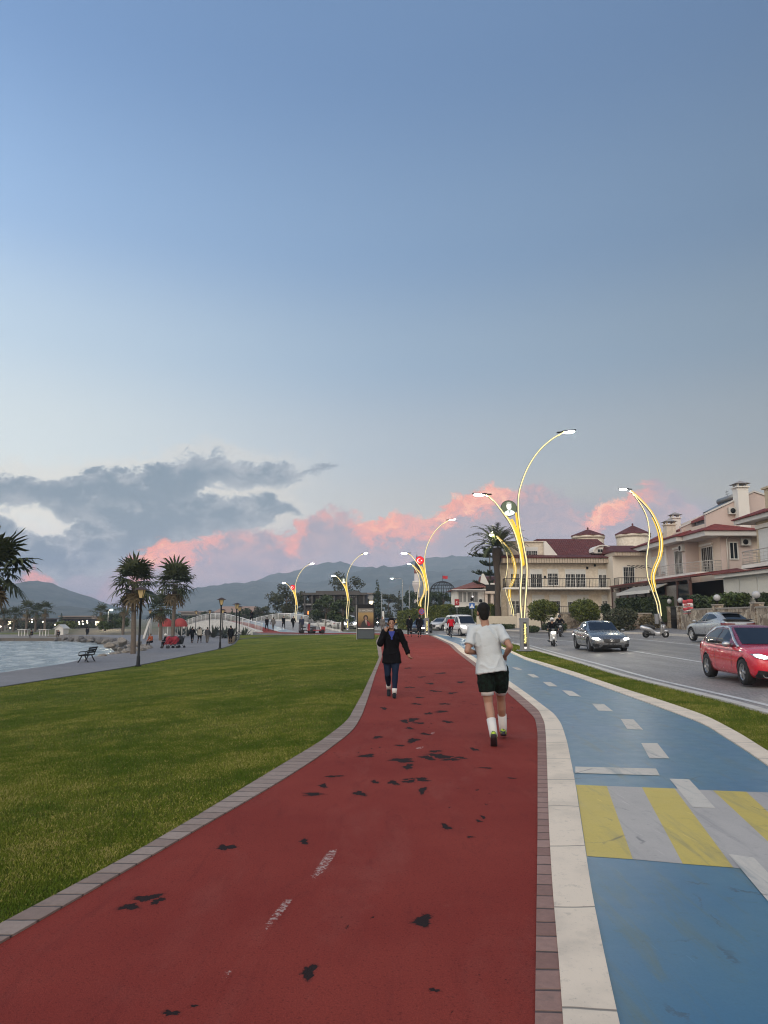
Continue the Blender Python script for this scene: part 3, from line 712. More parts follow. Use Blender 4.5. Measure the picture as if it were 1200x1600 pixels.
g = gz(269, 1007, -1.05); fan_palm('fan palm rising behind the red pushchairs on the promenade', (g.x, g.y, -1.1), 6.0, 2.05, .16, 36, 13, 5)
g = gz(251, 1000, -1.08); fan_palm('shorter fan palm between and behind the two tall ones', (g.x, g.y, -1.1), 3.9, 1.6, .18, 32, 12, 8)
p = at(-12, 893, 40); fan_palm('big fan palm cut off by the left edge of the view', (p.x, 40, -1.05), p.z + 1.15, 1.9, .24, 38, 14, 11)
FAR_PALM = [(5, 963, 165), (22, 962, 160), (43, 953, 150), (57, 956, 158), (72, 952, 150), (157, 957, 140), (194, 948, 125)]
FAR_LAB = ['small far palm at the left edge of the far beach', 'far palm second from the left on the beach', 'far palm left of the middle of the beach row', 'low far palm between two taller ones on the beach', 'tallest far palm at the right end of the beach row', 'lone far palm beside the floodlight mast', 'far palm seen behind the trunk of the tall fan palm']
for (px, py, d), lb in zip(FAR_PALM, FAR_LAB):
    p = at(px, py, d); fan_palm(lb, (p.x, d, -1.45), p.z + 1.45, 1.85, .2, 20, 4, px + 1, 'palms on the far beach', 9)

def date_palm(label, base, h, L):
    rnd = random.Random(4); t = thing('date_palm', label, 'palm tree', base)
    mb = MB(); sp = [(0, 0, -.3)] + [(0.05 * math.sin(i), 0, h * i / 14) for i in range(1, 15)]
    rad = [.36 + (.1 if i == 0 else 0) - .07 * math.sin(i / 14 * 3.1) + (.14 if i > 11 else 0) + .04 * (i % 2) for i in range(15)]
    mb.tube(sp, rad, 12); mb.build('trunk', pbr('dark_palm_bark', (.06, .045, .035), .95, var=.4, scale=8, bump=.9, bscale=14), t)
    mb = MB()
    for i in range(46):
        a = i * 2.399 + rnd.uniform(-.2, .2); u = i / 46; tilt = 1.4 - 1.5 * u + rnd.uniform(-.12, .12); l = L * rnd.uniform(.85, 1.1)
        d = Vector((math.cos(a), math.sin(a), 0)); pts = []
        q = Vector((d.x * .2, d.y * .2, h + .2)); ang = tilt
        for k in range(9):
            pts.append(q.copy()); q = q + (d * math.cos(ang) + Vector((0, 0, math.sin(ang)))) * l / 8; ang -= .06 + .035 * k * (1.3 - u * .5)
        mb.tube(pts, [.045 - .004 * k for k in range(9)], 4)
        side = Vector((-d.y, d.x, 0))
        for k in range(1, 9):
            tdir = (pts[k] - pts[k - 1]).normalized()
            for j in range(4):
                c = pts[k - 1].lerp(pts[k], j / 4); ll = l * .17 * (1 - abs(k / 9 - .45))
                for sg in (-1, 1):
                    e = c + (side * sg * .8 + tdir * .55 + Vector((0, 0, .15 - .3 * rnd.random()))) * ll; w = tdir * .06
                    mb.add([c - w, c + w, e], [(0, 1, 2)])
    mb.build('crown', PALM_G, t, fix=False); return t
p = at(776, 856, 80); date_palm('tall date palm in front of the white red-roofed house', (p.x, 80, 0.2), p.z - .2, 3.5)
def norfolk():
    p = at(765, 866, 100); t = thing('norfolk_pine', 'tiered norfolk pine left of the date palm', 'tree', (p.x, 100, .3)); h = p.z
    mb = MB(); mb.tube([(0, 0, -.3), (0, 0, h * .5), (0, 0, h)], [.22, .16, .04], 7); mb.build('trunk', BARK, t)
    rnd = random.Random(2); V = MB()
    for z, L, n in ((h - .1, 1.0, 5), (h - .7, 2.9, 7), (h - 1.9, 1.5, 6), (h - 3.2, 2.4, 7), (h - 4.6, 2.6, 7)):
        for i in range(n):
            a = 6.28 * i / n + rnd.uniform(-.2, .2); d = Vector((math.cos(a), math.sin(a), 0)); l = L * rnd.uniform(.7, 1.1)
            pts = [Vector((0, 0, z)) + d * l * k / 6 + Vector((0, 0, .05 * k * k * .35)) for k in range(7)]; V.tube(pts, [.05, .05, .045, .04, .03, .03, .02], 4)
            for k in range(26):
                c = pts[0].lerp(pts[-1], .18 + .82 * k / 26); c.z = pts[min(6, int(6 * (.18 + .82 * k / 26)))].z
                for sg in (-1, 1):
                    e = c + (Vector((-d.y, d.x, 0)) * sg * .8 + d * .5) * .42 + Vector((0, 0, rnd.uniform(.1, .4))); V.tube([c, e], [.055, .03], 3)
    V.build('crown', LEAF_DARK, t, fix=False)
norfolk()

TREES = [  # px centre, top py, width px, depth, material, kind, label
    (447, 912, 60, 132, LEAF_OLIVE, 'round', 'broad dark eucalyptus left of the dark pavilion', 3600, .3),
    (541, 892, 56, 150, LEAF_OLIVE, 'round', 'tall loose eucalyptus rising behind the dark pavilion', 2600, .3),
    (478, 921, 30, 150, LEAF_OLIVE, 'round', 'small hazy tree just left of the dark pavilion roof', 1500, .3),
    (508, 930, 46, 103, LEAF_DARK, 'round', 'low bushy tree in front of the pavilion, left one', 2600, .25),
    (535, 934, 36, 100, LEAF_DARK, 'round', 'low bushy tree in front of the pavilion beside the portrait lamp', 2400, .25),
    (590, 911, 26, 145, LEAF_DARK, 'cone', 'pointed dark conifer above the walking woman', 2400, .3),
    (608, 925, 30, 160, LEAF_OLIVE, 'round', 'grey green tree right of the pointed conifer', 1800, .3),
    (566, 928, 26, 165, LEAF_OLIVE, 'round', 'dim tree behind the advertising stand', 1500, .3),
    (624, 927, 26, 150, LEAF_OLIVE, 'cone', 'narrow dim tree behind the plain street light', 1500, .3),
    (645, 922, 34, 140, LEAF_DARK, 'round', 'dense dark tree below and left of the minaret', 2400, .3),
    (676, 921, 36, 138, LEAF_DARK, 'round', 'dense dark tree right of the flag emblem lamp', 2600, .3),
    (694, 922, 28, 128, LEAF_DARK, 'round', 'dark tree in front of the iron dome', 2000, .28),
    (660, 935, 30, 120, LEAF_DARK, 'round', 'dark rounded tree directly behind the flag emblem lamp', 2000, .26),
    (712, 948, 30, 98, LEAF_OLIVE, 'round', 'shrubby tree by the red flag sign', 1500, .2),
    (385, 951, 34, 170, LEAF_DARK, 'round', 'dark far tree above the left side of the bridge', 1300, .35),
    (362, 953, 26, 175, LEAF_DARK, 'cone', 'small pointed far tree above the bridge hump', 1000, .35),
    (410, 946, 30, 165, LEAF_OLIVE, 'round', 'far tree above the middle of the bridge', 1400, .35),
    (323, 956, 26, 180, LEAF_DARK, 'round', 'far tree above the far end of the bridge', 1000, .35),
    (285, 958, 36, 180, LEAF_DARK, 'round', 'far dark tree right of the palms, beyond the red domes', 1200, .35),
    (178, 957, 34, 150, LEAF_DARK, 'round', 'dark round tree on the far shore beside the floodlight', 1500, .3),
    (192, 965, 24, 130, LEAF_MID, 'round', 'bright bush on the far shore by the white slide', 1000, .22),
    (103, 971, 30, 158, LEAF_LIME, 'round', 'yellow green willow on the far beach behind the white hut', 1200, .3),
    (96, 959, 9, 200, LEAF_DARK, 'cone', 'thin cypress above the roof of the long far building', 500, .3),
    (30, 974, 40, 175, LEAF_OLIVE, 'round', 'dull shrub mass behind the far beach, left', 900, .35),
    (65, 972, 44, 180, LEAF_OLIVE, 'round', 'dull shrub mass behind the far beach, by the tall far palm', 900, .35),
    (130, 975, 40, 180, LEAF_OLIVE, 'round', 'dull shrub mass behind the far beach, right', 900, .35),
    (165, 972, 26, 128, LEAF_MID, 'round', 'leafy bush at the foot of the floodlight mast', 1000, .22),
    (736, 949, 22, 92, LEAF_OLIVE, 'round', 'shrub in front of the white house windows', 1100, .16)]
for i, (px, py, w, d, mt, k, lb, n, sz) in enumerate(TREES):
    top = at(px, py, d); wm = w * d / FOC; zb = (-.5 if px < 450 else 0.0) if d < 140 else (-1.2 if px < 300 else -.3)
    tree(lb, (top.x, d, zb), top.z - zb, wm, mt, n, sz * .62, .14 + wm * .015, .16 if k == 'round' else .08, i + 20, k, 'trees along the shore and behind the road' )

def bush(label, px, py, wpx, hpx, d, mat, n=2600, size=.1, trunk=False, group='clipped bushes before the houses', name='bush', dep=None, lumps=9, zb=None):
    c = at(px, py, d); w, h = wpx * d / FOC, hpx * d / FOC; rnd = random.Random(int(px)); t = thing(name, label, 'bush', (c.x, d, c.z), 0, group)
    dep = dep or w
    bl = [((0, 0, 0), (w * .44, dep * .44, h * .44))]
    for i in range(lumps):
        a = i * 2.4; e = rnd.uniform(-.6, .75); bl.append(((math.cos(a) * w * .27, math.sin(a) * dep * .27, e * h * .33), (w * .22, dep * .22, h * .2)))
    mb = MB()
    zb = H(c.x, d) if zb is None else zb
    for k in range(3): mb.tube([(.1 * (k - 1), 0, zb - c.z), (.25 * (k - 1), .05, 0), (.5 * (k - 1), .1, h * .3)], [.07, .05, .02], 6)
    mb.build('trunk', BARK, t); leaf_mesh('crown', bl, n, size, mat, t, .75, .6, .08); return t
bush('round clipped bush on a short stem left of the grey saloon car', 848, 954, 49, 37, 70, LEAF_LIME, 5200, .085)
bush('round clipped bush on a short stem behind the grey saloon car', 913, 955, 49, 42, 68, LEAF_LIME, 5200, .085)
bush('low shrub at the foot of the left clipped bush', 866, 980, 40, 16, 66, LEAF_DARK, 2200, .08)
bush('small low shrub beside the scooter rider', 832, 983, 22, 12, 68, LEAF_DARK, 1400, .08)
bush('rough dark bush by the stone wall behind the grey saloon car', 968, 970, 56, 44, 60, LEAF_OLIVE, 5000, .085)
bush('small shrub between the clipped bush and the hedge', 946, 953, 16, 22, 72, LEAF_DARK, 1200, .08)
bush('dry bush in front of the wall behind the parked scooter', 1015, 972, 36, 26, 59, m_leaf('dry_leaf', (.09, .07, .035), (.15, .125, .07)), 1800, .07)
bush('loose leafy shrub above the stone wall right of the sale banner', 1104, 944, 40, 26, 54, LEAF_DARK, 3000, .1)
bush('feathery shrub above the stone wall over the parked grey car', 1140, 938, 62, 26, 51, LEAF_MID, 3000, .11, lumps=14)
bush('dark shrub behind the last wall pillar at the right edge', 1194, 938, 26, 26, 46, LEAF_DARK, 1600, .08)
def hedge(label, p0, p1, d0, d1, thick, mat, n, group='hedges'):
    """a clipped hedge between two bottom points, px, with top py"""
    (xa, ta, ba), (xb, tb, bb) = p0, p1
    A, B = at(xa, ba, d0), at(xb, bb, d1); At, Bt = at(xa, ta, d0), at(xb, tb, d1)
    t = thing('hedge', label, 'hedge', (A.x, A.y, A.z), 0, group); L = (B - A); L.z = 0
    nn = Vector((-L.y, L.x, 0)).normalized()
    if nn.y < 0: nn = -nn
    u = RNG.random(n); s = RNG.random(n); f = RNG.random(n)
    k = RNG.integers(0, 10, n)
    hh = At.z - A.z + (Bt.z - B.z - At.z + A.z) * u
    dep = np.where(k < 5, RNG.normal(0, .05, n), np.where(k < 9, s * thick, thick)); up = np.where((k >= 5) & (k < 9), 1 + RNG.normal(0, .015, n), f)
    wob = 1 + .05 * np.sin(u * 40) + .04 * np.sin(u * 17)
    P = np.stack([L.x * u + nn.x * dep, L.y * u + nn.y * dep, (B.z - A.z) * u + hh * up * wob], 1)
    nr = RNG.normal(size=(n, 3)); nr[:, 2] += .4; nr /= np.linalg.norm(nr, axis=1)[:, None]
    tt = np.cross(nr, RNG.normal(size=(n, 3))); tt /= np.linalg.norm(tt, axis=1)[:, None]; b = np.cross(nr, tt); sz = (.11 * RNG.uniform(.6, 1.4, n))[:, None]
    mesh_np('foliage', np.stack([P - tt * sz, P + b * sz * .6, P + tt * sz, P - b * sz * .6], 1).reshape(-1, 3), np.arange(n * 4).reshape(n, 4), mat, t)
    mb = MB(); q = [(0, 0), (L.x, L.y), (L.x + nn.x * thick, L.y + nn.y * thick), (nn.x * thick, nn.y * thick)]; ha, hb = (At.z - A.z) * .93, B.z - A.z + (Bt.z - B.z) * .93
    off = nn * .06
    mb.hexa([(q[0][0] + off.x, q[0][1] + off.y, -.3), (q[1][0] + off.x, q[1][1] + off.y, B.z - A.z - .3), (q[2][0], q[2][1], B.z - A.z - .3), (q[3][0], q[3][1], -.3), (q[0][0] + off.x, q[0][1] + off.y, ha), (q[1][0] + off.x, q[1][1] + off.y, hb), (q[2][0], q[2][1], hb), (q[3][0], q[3][1], ha)])
    mb.build('branches', LEAF_DARK, t)
hedge('tall clipped hedge at the left end of the far kerb, by the walkers', (621, 957, 985), (650, 953, 985), 96, 92, 2, LEAF_LIME, 3000)
hedge('clipped hedge rising behind the dark oncoming car', (651, 951, 984), (702, 947, 980), 91, 88, 2, LEAF_LIME, 4200)
hedge('clipped hedge under the white house, behind the van', (703, 951, 980), (757, 950, 978), 87, 84, 1.5, LEAF_DARK, 3600)
hedge('clipped hedge right of the blue crossing sign', (742, 949, 976), (768, 946, 974), 82, 80, 1.5, LEAF_LIME, 2400)
hedge('deep dark hedge over the stone wall below the terrace', (963, 938, 968), (1034, 934, 966), 66, 60, 1.8, LEAF_DARK, 5200)
bush('dark bush beside the iron garden gate', 1088, 941, 34, 26, 55, LEAF_DARK, 2400, .09)
hedge('low clipped hedge on the kerb by the cream wall', (768, 976, 984), (800, 977, 984), 77, 76, 1.0, LEAF_DARK, 1500)
# ------------------------------------------------------------------ lamps, signs, poster, bench and the rest of the street furniture
STEEL = pbr('lamp_steel', (.3, .29, .27), .35, .8, .1); DARKM = pbr('dark_metal', (.012, .012, .013), .55, .1, .1, spec=.25); GREYM = pbr('grey_painted_steel', (.22, .225, .24), .45, .2, .08)
def emis(name, col, s):
    if name in MATS: return MATS[name]
    m, nt, b = new_mat(name); b.inputs['Base Color'].default_value = (*[c * .6 for c in col], 1); b.inputs['Emission Color'].default_value = (*col, 1); b.inputs['Emission Strength'].default_value = s; b.inputs['Roughness'].default_value = .4
    MATS[name] = m; return m
LED_PALE = emis('pale_led_strip', (1.0, .84, .42), 1.0); LED_YEL = emis('yellow_led_strip', (.95, .6, .05), .8); LAMP_ON = emis('lamp_glass_lit', (1.0, .9, .66), 650.0)
RED_ON = emis('lit_red_disc', (.75, .008, .02), .95); WHITE_ON = emis('lit_white_mark', (1, .93, .93), .9); LETTER_ON = emis('lit_letters', (1, .85, .3), 1.5)
def text_mesh(name, body, size, mat, parent, M, depth=.004, align='CENTER', bold=0.0):
    cu = bpy.data.curves.new(name, 'FONT'); cu.body = body; cu.size = size; cu.extrude = depth; cu.align_x = align; cu.align_y = 'CENTER'; cu.offset = bold; cu.resolution_u = 3
    o = bpy.data.objects.new(name, cu); COL.objects.link(o)
    me = bpy.data.meshes.new_from_object(o.evaluated_get(bpy.context.evaluated_depsgraph_get())); me.name = name
    bpy.data.objects.remove(o); me.transform(M); me.materials.clear(); me.materials.append(mat)
    o = bpy.data.objects.new(name, me); COL.objects.link(o)
    if parent is not None: o.parent = parent
    return o
UPRIGHT = Matrix.Rotation(R(90), 4, 'X')                              # text that faces the camera, -Y
def head(mb_arm, mb_g, p, d):                                       # a flat street light head along d from p
    d = Vector(d).normalized(); s = Vector((0, 1, 0)); u = d.cross(s)
    if u.z < 0: u = -u
    M = Matrix((( d.x, s.x, u.x, p[0]), (d.y, s.y, u.y, p[1]), (d.z, s.z, u.z, p[2]), (0, 0, 0, 1)))
    mb_arm.box(-.1, .6, -.12, .12, .0, .07, 0, M, .02); mb_arm.box(-.35, -.09, -.05, .05, -.005, .055, 0, M)
    mb_g.ball((.28, 0, -.01), (.27, .11, .075), 14, 8, 0, M)
def led(path, off=.058, r=.026):                                    # strips on the front and back of a tube
    mb = MB()
    for s in (-1, 1): mb.tube([Vector(p) + Vector((0, off * s, 0)) for p in path], r, 6)
    return mb
def lamp_pole(A, B, ya, emblem, label, loc, group):
    t = thing('street_lamp', label, 'street lamp', loc, 0, group)
    return t
D1 = 36.0; B1 = at(820, 1017, D1)
def loc1(px, py): v = at(px, py, D1) - B1; return (v.x, 0, v.z)
def twin_lamp(label, emblem):
    t = thing('street_lamp', label, 'street lamp', (B1.x, D1, B1.z), 0, 'twin armed lamps with glowing strips')
    mb = MB(); mb.box(-.2, .2, -.17, .17, .02, 1.55, 0, None, .02); mb.box(-.36, .36, -.3, .3, 0, .03); mb.box(-.215, .215, -.185, .185, 1.47, 1.57, 0, None, .015)
    for sx in (-.3, .3):
        for sy in (-.24, .24): mb.lathe([(.025, .03), (.025, .07)], 6, (sx, sy, 0))
    mb.build('plinth', GREYM, t)
    mb = MB(); mb.box(-.075, .075, -.19, -.173, .22, 1.36); mb.build('sign_panel', pbr('dark_sign_panel', (.03, .03, .035), .4), t)
    text_mesh('lettering', 'Fethiye Belediyesi', .15, LETTER_ON, t, Matrix.Translation((.0, -.196, .83)) @ UPRIGHT @ Matrix.Rotation(R(90), 4, 'Z') @ Matrix.Diagonal((.86, 1, 1, 1)), .004, 'CENTER', .004)
    mb = MB(); mb.box(-.055, .055, -.199, -.19, .115, .19, 0, None, .003); mb.build('badge', WHITE_ON, t)
    Lp = catmull([loc1(*q) for q in [(815, 969), (813, 940), (813.3, 917), (815, 887), (810, 853), (800, 823), (785, 800), (771.7, 783), (760, 774)]], 5)
    Rp = catmull([loc1(*q) for q in [(819, 969), (820.5, 940), (822.3, 917), (823, 883), (818, 853), (812.5, 827), (809.5, 797), (810.5, 773), (815.5, 753), (825, 730), (840, 707), (860, 688), (880, 676)]], 5)
    k = len(Lp); mb = MB(); mb.tube(Lp, [.075 - .03 * i / k for i in range(k)], 10); mb.build('arm', STEEL, t)
    k = len(Rp); mb = MB(); mb.tube(Rp, [.075 - .035 * i / k for i in range(k)], 10); mb.build('arm', STEEL, t)
    led(Lp, .066, .027).build('light_strip', LED_PALE, t); led(Rp, .066, .027).build('light_strip', LED_PALE, t)
    for pts in ([(816, 885), (813.5, 860), (806.5, 835), (797, 815), (789, 805)], [(818.5, 883), (814.5, 855), (810, 830), (807, 808), (806, 801)], [(817.5, 884), (814, 858), (808.5, 835), (803, 818), (799, 811)]):
        ip = catmull([loc1(*q) for q in pts], 4); mb = MB(); mb.tube([Vector(p) + Vector((0, .0, 0)) for p in ip], .05, 8); mb.build('light_strip', LED_YEL, t)
    for hp, hd in ((loc1(757, 773), (-1, 0, .02)), (loc1(881, 675.5), (1, 0, .12))): a, g = MB(), MB(); head(a, g, hp, hd); ho = a.build('lamp_head', DARKM, t); g.build('lamp_glass', LAMP_ON, ho)
    c = loc1(795, 794.5); E0 = Matrix.Translation((c[0], 0, c[2])) @ Matrix.Rotation(R(90), 4, 'X')
    mb = MB(); mb.lathe([(.4, -.03), (.41, 0), (.4, .03)], 32, (0, 0, 0), 0, E0); e = mb.build('emblem_rim', DARKM, t)
    return t, e, E0
def disc(mb, r, z0, z1, M, n=32): mb.lathe([(r, z0), (r, z1)], n, (0, 0, 0), 0, M, False)
def flag_face(e, E0):
    for s in (1, -1):
        M = E0 @ (Matrix.Rotation(R(180), 4, 'Y') if s < 0 else Matrix.Identity(4))
        mb = MB(); disc(mb, .385, .031, .036, M); mb.build('emblem_face', RED_ON, e)
        mb = MB(); n = 26; out = [(.19 * math.cos(a) - .07, .19 * math.sin(a)) for a in np.linspace(.56, 2 * math.pi - .56, n)]
        inn = [(.152 * math.cos(a) - .025, .152 * math.sin(a)) for a in np.linspace(2 * math.pi - .72, .72, n)]
        pts = out + inn; k = len(pts)
        V = [(x, y, .0375) for x, y in pts]; F = [(i, i + 1, k - 2 - i, k - 1 - i) for i in range(n - 1)]
        mb.add(V, F, 0, False, M)
        st = []
        for i in range(10):
            r = .085 if i % 2 == 0 else .034; a = math.pi + i * math.pi / 5; st.append((.155 + r * math.cos(a), r * math.sin(a), .0375))
        mb.add(st + [(.155, 0, .0375)], [(i, (i + 1) % 10, 10) for i in range(10)], 0, False, M); mb.build('crescent_and_star', WHITE_ON, e)
def portrait_face(e, E0):
    for s in (1, -1):
        M = E0 @ (Matrix.Rotation(R(180), 4, 'Y') if s < 0 else Matrix.Identity(4))
        mb = MB(); disc(mb, .385, .031, .036, M); mb.build('emblem_face', emis('lit_grey_green_disc', (.09, .12, .075), .75), e)
        poly = lambda pts, z, m, nm: MB().add([(x, y, z) for x, y in pts], [tuple(range(len(pts)))], 0, False, M).build(nm, m, e)
        ell = lambda cx, cy, a, b, n=20, t=0: [(cx + a * math.cos(w) * math.cos(t) - b * math.sin(w) * math.sin(t), cy + a * math.cos(w) * math.sin(t) + b * math.sin(w) * math.cos(t)) for w in np.linspace(0, 6.28, n, False)]
        poly([(-.26, -.28), (-.2, -.17), (-.06, -.09), (.1, -.07), (.24, -.14), (.3, -.22), (.2, -.325), (.0, -.378), (-.18, -.34)], .0375, emis('lit_pale_suit', (.75, .86, .82), .9), 'portrait_shoulders')
        poly(ell(.0, .1, .125, .185, 20, .1), .039, emis('lit_pale_face', (.86, .86, .78), .9), 'portrait_face')
        poly([(-.13, .16), (-.1, .29), (.02, .325), (.13, .26), (.14, .13), (.1, .2), (-.02, .23)], .0405, emis('lit_grey_hair', (.4, .43, .38), .8), 'portrait_hair')
        poly([(-.03, -.1), (.08, -.08), (.04, -.26)], .0405, emis('lit_grey_tie', (.35, .42, .4), .7), 'portrait_tie')
LB = [('twin armed glowing lamp with a round portrait, nearest, on the grass verge', (B1.x, D1, 0), 'p'), ]
L1, e1, E1 = twin_lamp(LB[0][0], 'p'); portrait_face(e1, E1)
L2, e2, E2 = twin_lamp('twin armed glowing lamp with a red flag disc beside the cyclist', 'f'); flag_face(e2, E2)
g = gz(667, 992, 0); L2.location = (g.x, g.y, 0)
L3 = copy_tree(L1); g = at(543, 985, 96); place(L3, (g.x, 96, -.05), 0, .92, 'twin armed glowing lamp with a pale round portrait left of the advertising stand')
L4 = copy_tree(L2); g = at(462, 987, 112); place(L4, (g.x, 112, -.35), 0, .93, 'farthest twin armed glowing lamp, red disc, on the bridge approach')

D5 = 52.0; B5 = at(1034, 989, D5)
def loc5(px, py): v = at(px, py, D5) - B5; return (v.x, 0, v.z)
def bow_lamp(label):
    t = thing('street_lamp', label, 'street lamp', (B5.x, D5, B5.z), 0, 'single armed bow shaped lamps with glowing strips')
    mb = MB(); mb.tube([(0, 0, 0), (-.02, 0, .8), (-.12, 0, 1.45)], [.1, .095, .095], 10); mb.lathe([(.24, -.05), (.24, .04)], 14); mb.build('base', STEEL, t)
    mb = MB(); mb.box(-.42, -.2, -.1, .1, .65, 1.35, 0, None, .02); mb.box(-.22, -.06, -.03, .03, .95, 1.05); mb.build('control_box', GREYM, t)
    Lp = catmull([loc5(*q) for q in [(1031, 962), (1028, 955), (1025.6, 941.5), (1018, 920), (1011.5, 900), (1010, 874), (1012.6, 852.7), (1014.3, 831), (1010.4, 807), (999.6, 785.5), (985.5, 767)]], 5)
    Rp = catmull([loc5(*q) for q in [(1033, 962), (1032, 955), (1030, 941.5), (1023.4, 920), (1020, 902.5), (1023.4, 887), (1031, 868), (1033, 846), (1027.8, 822), (1015.8, 798.5), (998.5, 779), (984.4, 766)]], 5)
    mb = MB(); mb.tube(Lp, .06, 9); mb.build('arm', STEEL, t); mb = MB(); mb.tube(Rp, .075, 9); mb.build('arm', STEEL, t)
    led(Lp, .055, .028).build('light_strip', LED_PALE, t); led(Rp, .066, .034).build('light_strip', LED_PALE, t)
    mb = MB(); mb.tube([Vector(p) + Vector((.1, .04, 0)) for p in Rp[16:]], .06, 8); mb.build('light_strip', LED_YEL, t)
    mb = MB(); mb.tube([Vector(p) + Vector((-.1, .04, 0)) for p in Rp[14:44]], .04, 8); mb.build('light_strip', LED_YEL, t)
    a, g = MB(), MB(); head(a, g, loc5(980, 764), (-1, 0, .04)); ho = a.build('lamp_head', DARKM, t); g.build('lamp_glass', LAMP_ON, ho); return t
K1 = bow_lamp('glowing bow shaped lamp behind the parked scooter'); K1.location.z = H(B5.x, D5)
K2 = copy_tree(K1); g = at(803, 982, 79); place(K2, (g.x, 79, H(g.x, 79)), 0, .97, 'glowing bow shaped lamp in front of the cream wall, right of the palm')
K3 = copy_tree(K1); g = at(661, 978, 107); place(K3, (g.x, 107, .1), 0, .9, 'glowing bow shaped lamp farthest off, behind the flag disc lamp')

def park_lamp(label):
    t = thing('park_lamp', label, 'park lamp', (0, 0, 0), 0, 'black park lamps along the promenade')
    mb = MB(); mb.lathe([(.17, 0), (.17, .05), (.1, .07), (.085, .5), (.06, .52), (.055, 3.3), (.08, 3.32), (.08, 3.38), (.03, 3.4)], 12); mb.build('post', DARKM, t)
    mb = MB()
    for k in range(4):
        a = k * math.pi / 2 + .785; mb.tube([(math.cos(a) * .11, math.sin(a) * .11, 3.4), (math.cos(a) * .235, math.sin(a) * .235, 3.83)], .014, 5)
    mb.box(-.09, .09, -.09, .09, 3.38, 3.41)
    lan = mb.build('lantern', DARKM, t)
    q = [(-.075, -.075), (.075, -.075), (.075, .075), (-.075, .075)]; w = [(-.16, -.16), (.16, -.16), (.16, .16), (-.16, .16)]
    mb = MB(); mb.hexa([(x, y, 3.415) for x, y in q] + [(x, y, 3.82) for x, y in w]); mb.build('glass', pbr('amber_lantern_glass', (.55, .42, .22), .25, 0, .15, 8, emit=(1, .7, .3), estr=.06), lan)
    mb = MB(); mb.hexa([(x * 2.0, y * 2.0, 3.83) for x, y in w] + [(x * .3, y * .3, 3.98) for x, y in w]); mb.box(-.33, .33, -.33, .33, 3.815, 3.835); mb.build('cap', pbr('lantern_cap', (.05, .03, .025), .6), t)
    return t
PLAMP = park_lamp('nearest black park lamp at the lawn edge, in front of the palms')
pl = [(219, 37.6, None), (345, 58.5, 'black park lamp beside the trio walking away'), (369.5, 73, 'black park lamp next to the litter bin and the person in black'), (374, 86, 'black park lamp hidden just behind another one near the bridge end'),
      (348, 93, 'thin far park lamp in front of the white bridge side, rightmost of three'), (327.5, 103, 'thin far park lamp in front of the bridge crest'), (306, 115, 'thin far park lamp at the far end of the bridge'), (234, 98, 'far park lamp half hidden between the palm trunks'),]
for i, (px, d, lb) in enumerate(pl):
    o = PLAMP if i == 0 else copy_tree(PLAMP); x = at(px, 970, d).x; place(o, (x, d, max(-1.05, H(x, d)) if d < 80 else -1.05), R(20 * i), 1.0 if d < 90 else .93, lb)

def simple_light(label, px, top, d, zb, side=-1, arm=1.4, name='street_light'):
    p = at(px, top, d); t = thing(name, label, 'street light', (p.x, d, zb)); h = p.z - zb
    mb = MB(); mb.tube([(0, 0, 0), (0, 0, h * .6), (0, 0, h - .35), (side * .15, 0, h - .05), (side * arm * .6, 0, h), (side * arm, 0, h + .02)], [.1, .08, .06, .05, .045, .04], 8); mb.build('pole', pbr('galvanised_pole', (.25, .26, .27), .5, .5), t)
    a, g = MB(), MB(); head(a, g, (side * arm, 0, h + .02), (side, 0, .03)); ho = a.build('lamp_head', GREYM, t); g.build('lamp_glass', LAMP_ON, ho)
simple_light('plain grey street light right of the walking woman', 629, 904, 118, -.1)
simple_light('floodlight mast with a bright white lamp on the far shore', 169.5, 953, 135, -1.3, 1, .3, 'floodlight')
def pole(label, px, top, d, zb, banner=False):
    p = at(px, top, d); t = thing('pole', label, 'pole', (p.x, d, zb)); h = p.z - zb
    mb = MB(); mb.tube([(0, 0, 0), (0, 0, h)], [.09, .05], 8); mb.build('mast', MATS['galvanised_pole'], t)
    if banner:
        mb = MB(); mb.box(.06, .36, -.01, .01, h * .22, h * .47); mb.build('banner', pbr('white_cloth', (.6, .6, .58), .8), t)
pole('bare grey pole right of the plain street light', 639.5, 915, 112, 0); pole('thin pole with a narrow white banner above the walking woman', 596.5, 925, 110, 0, True)

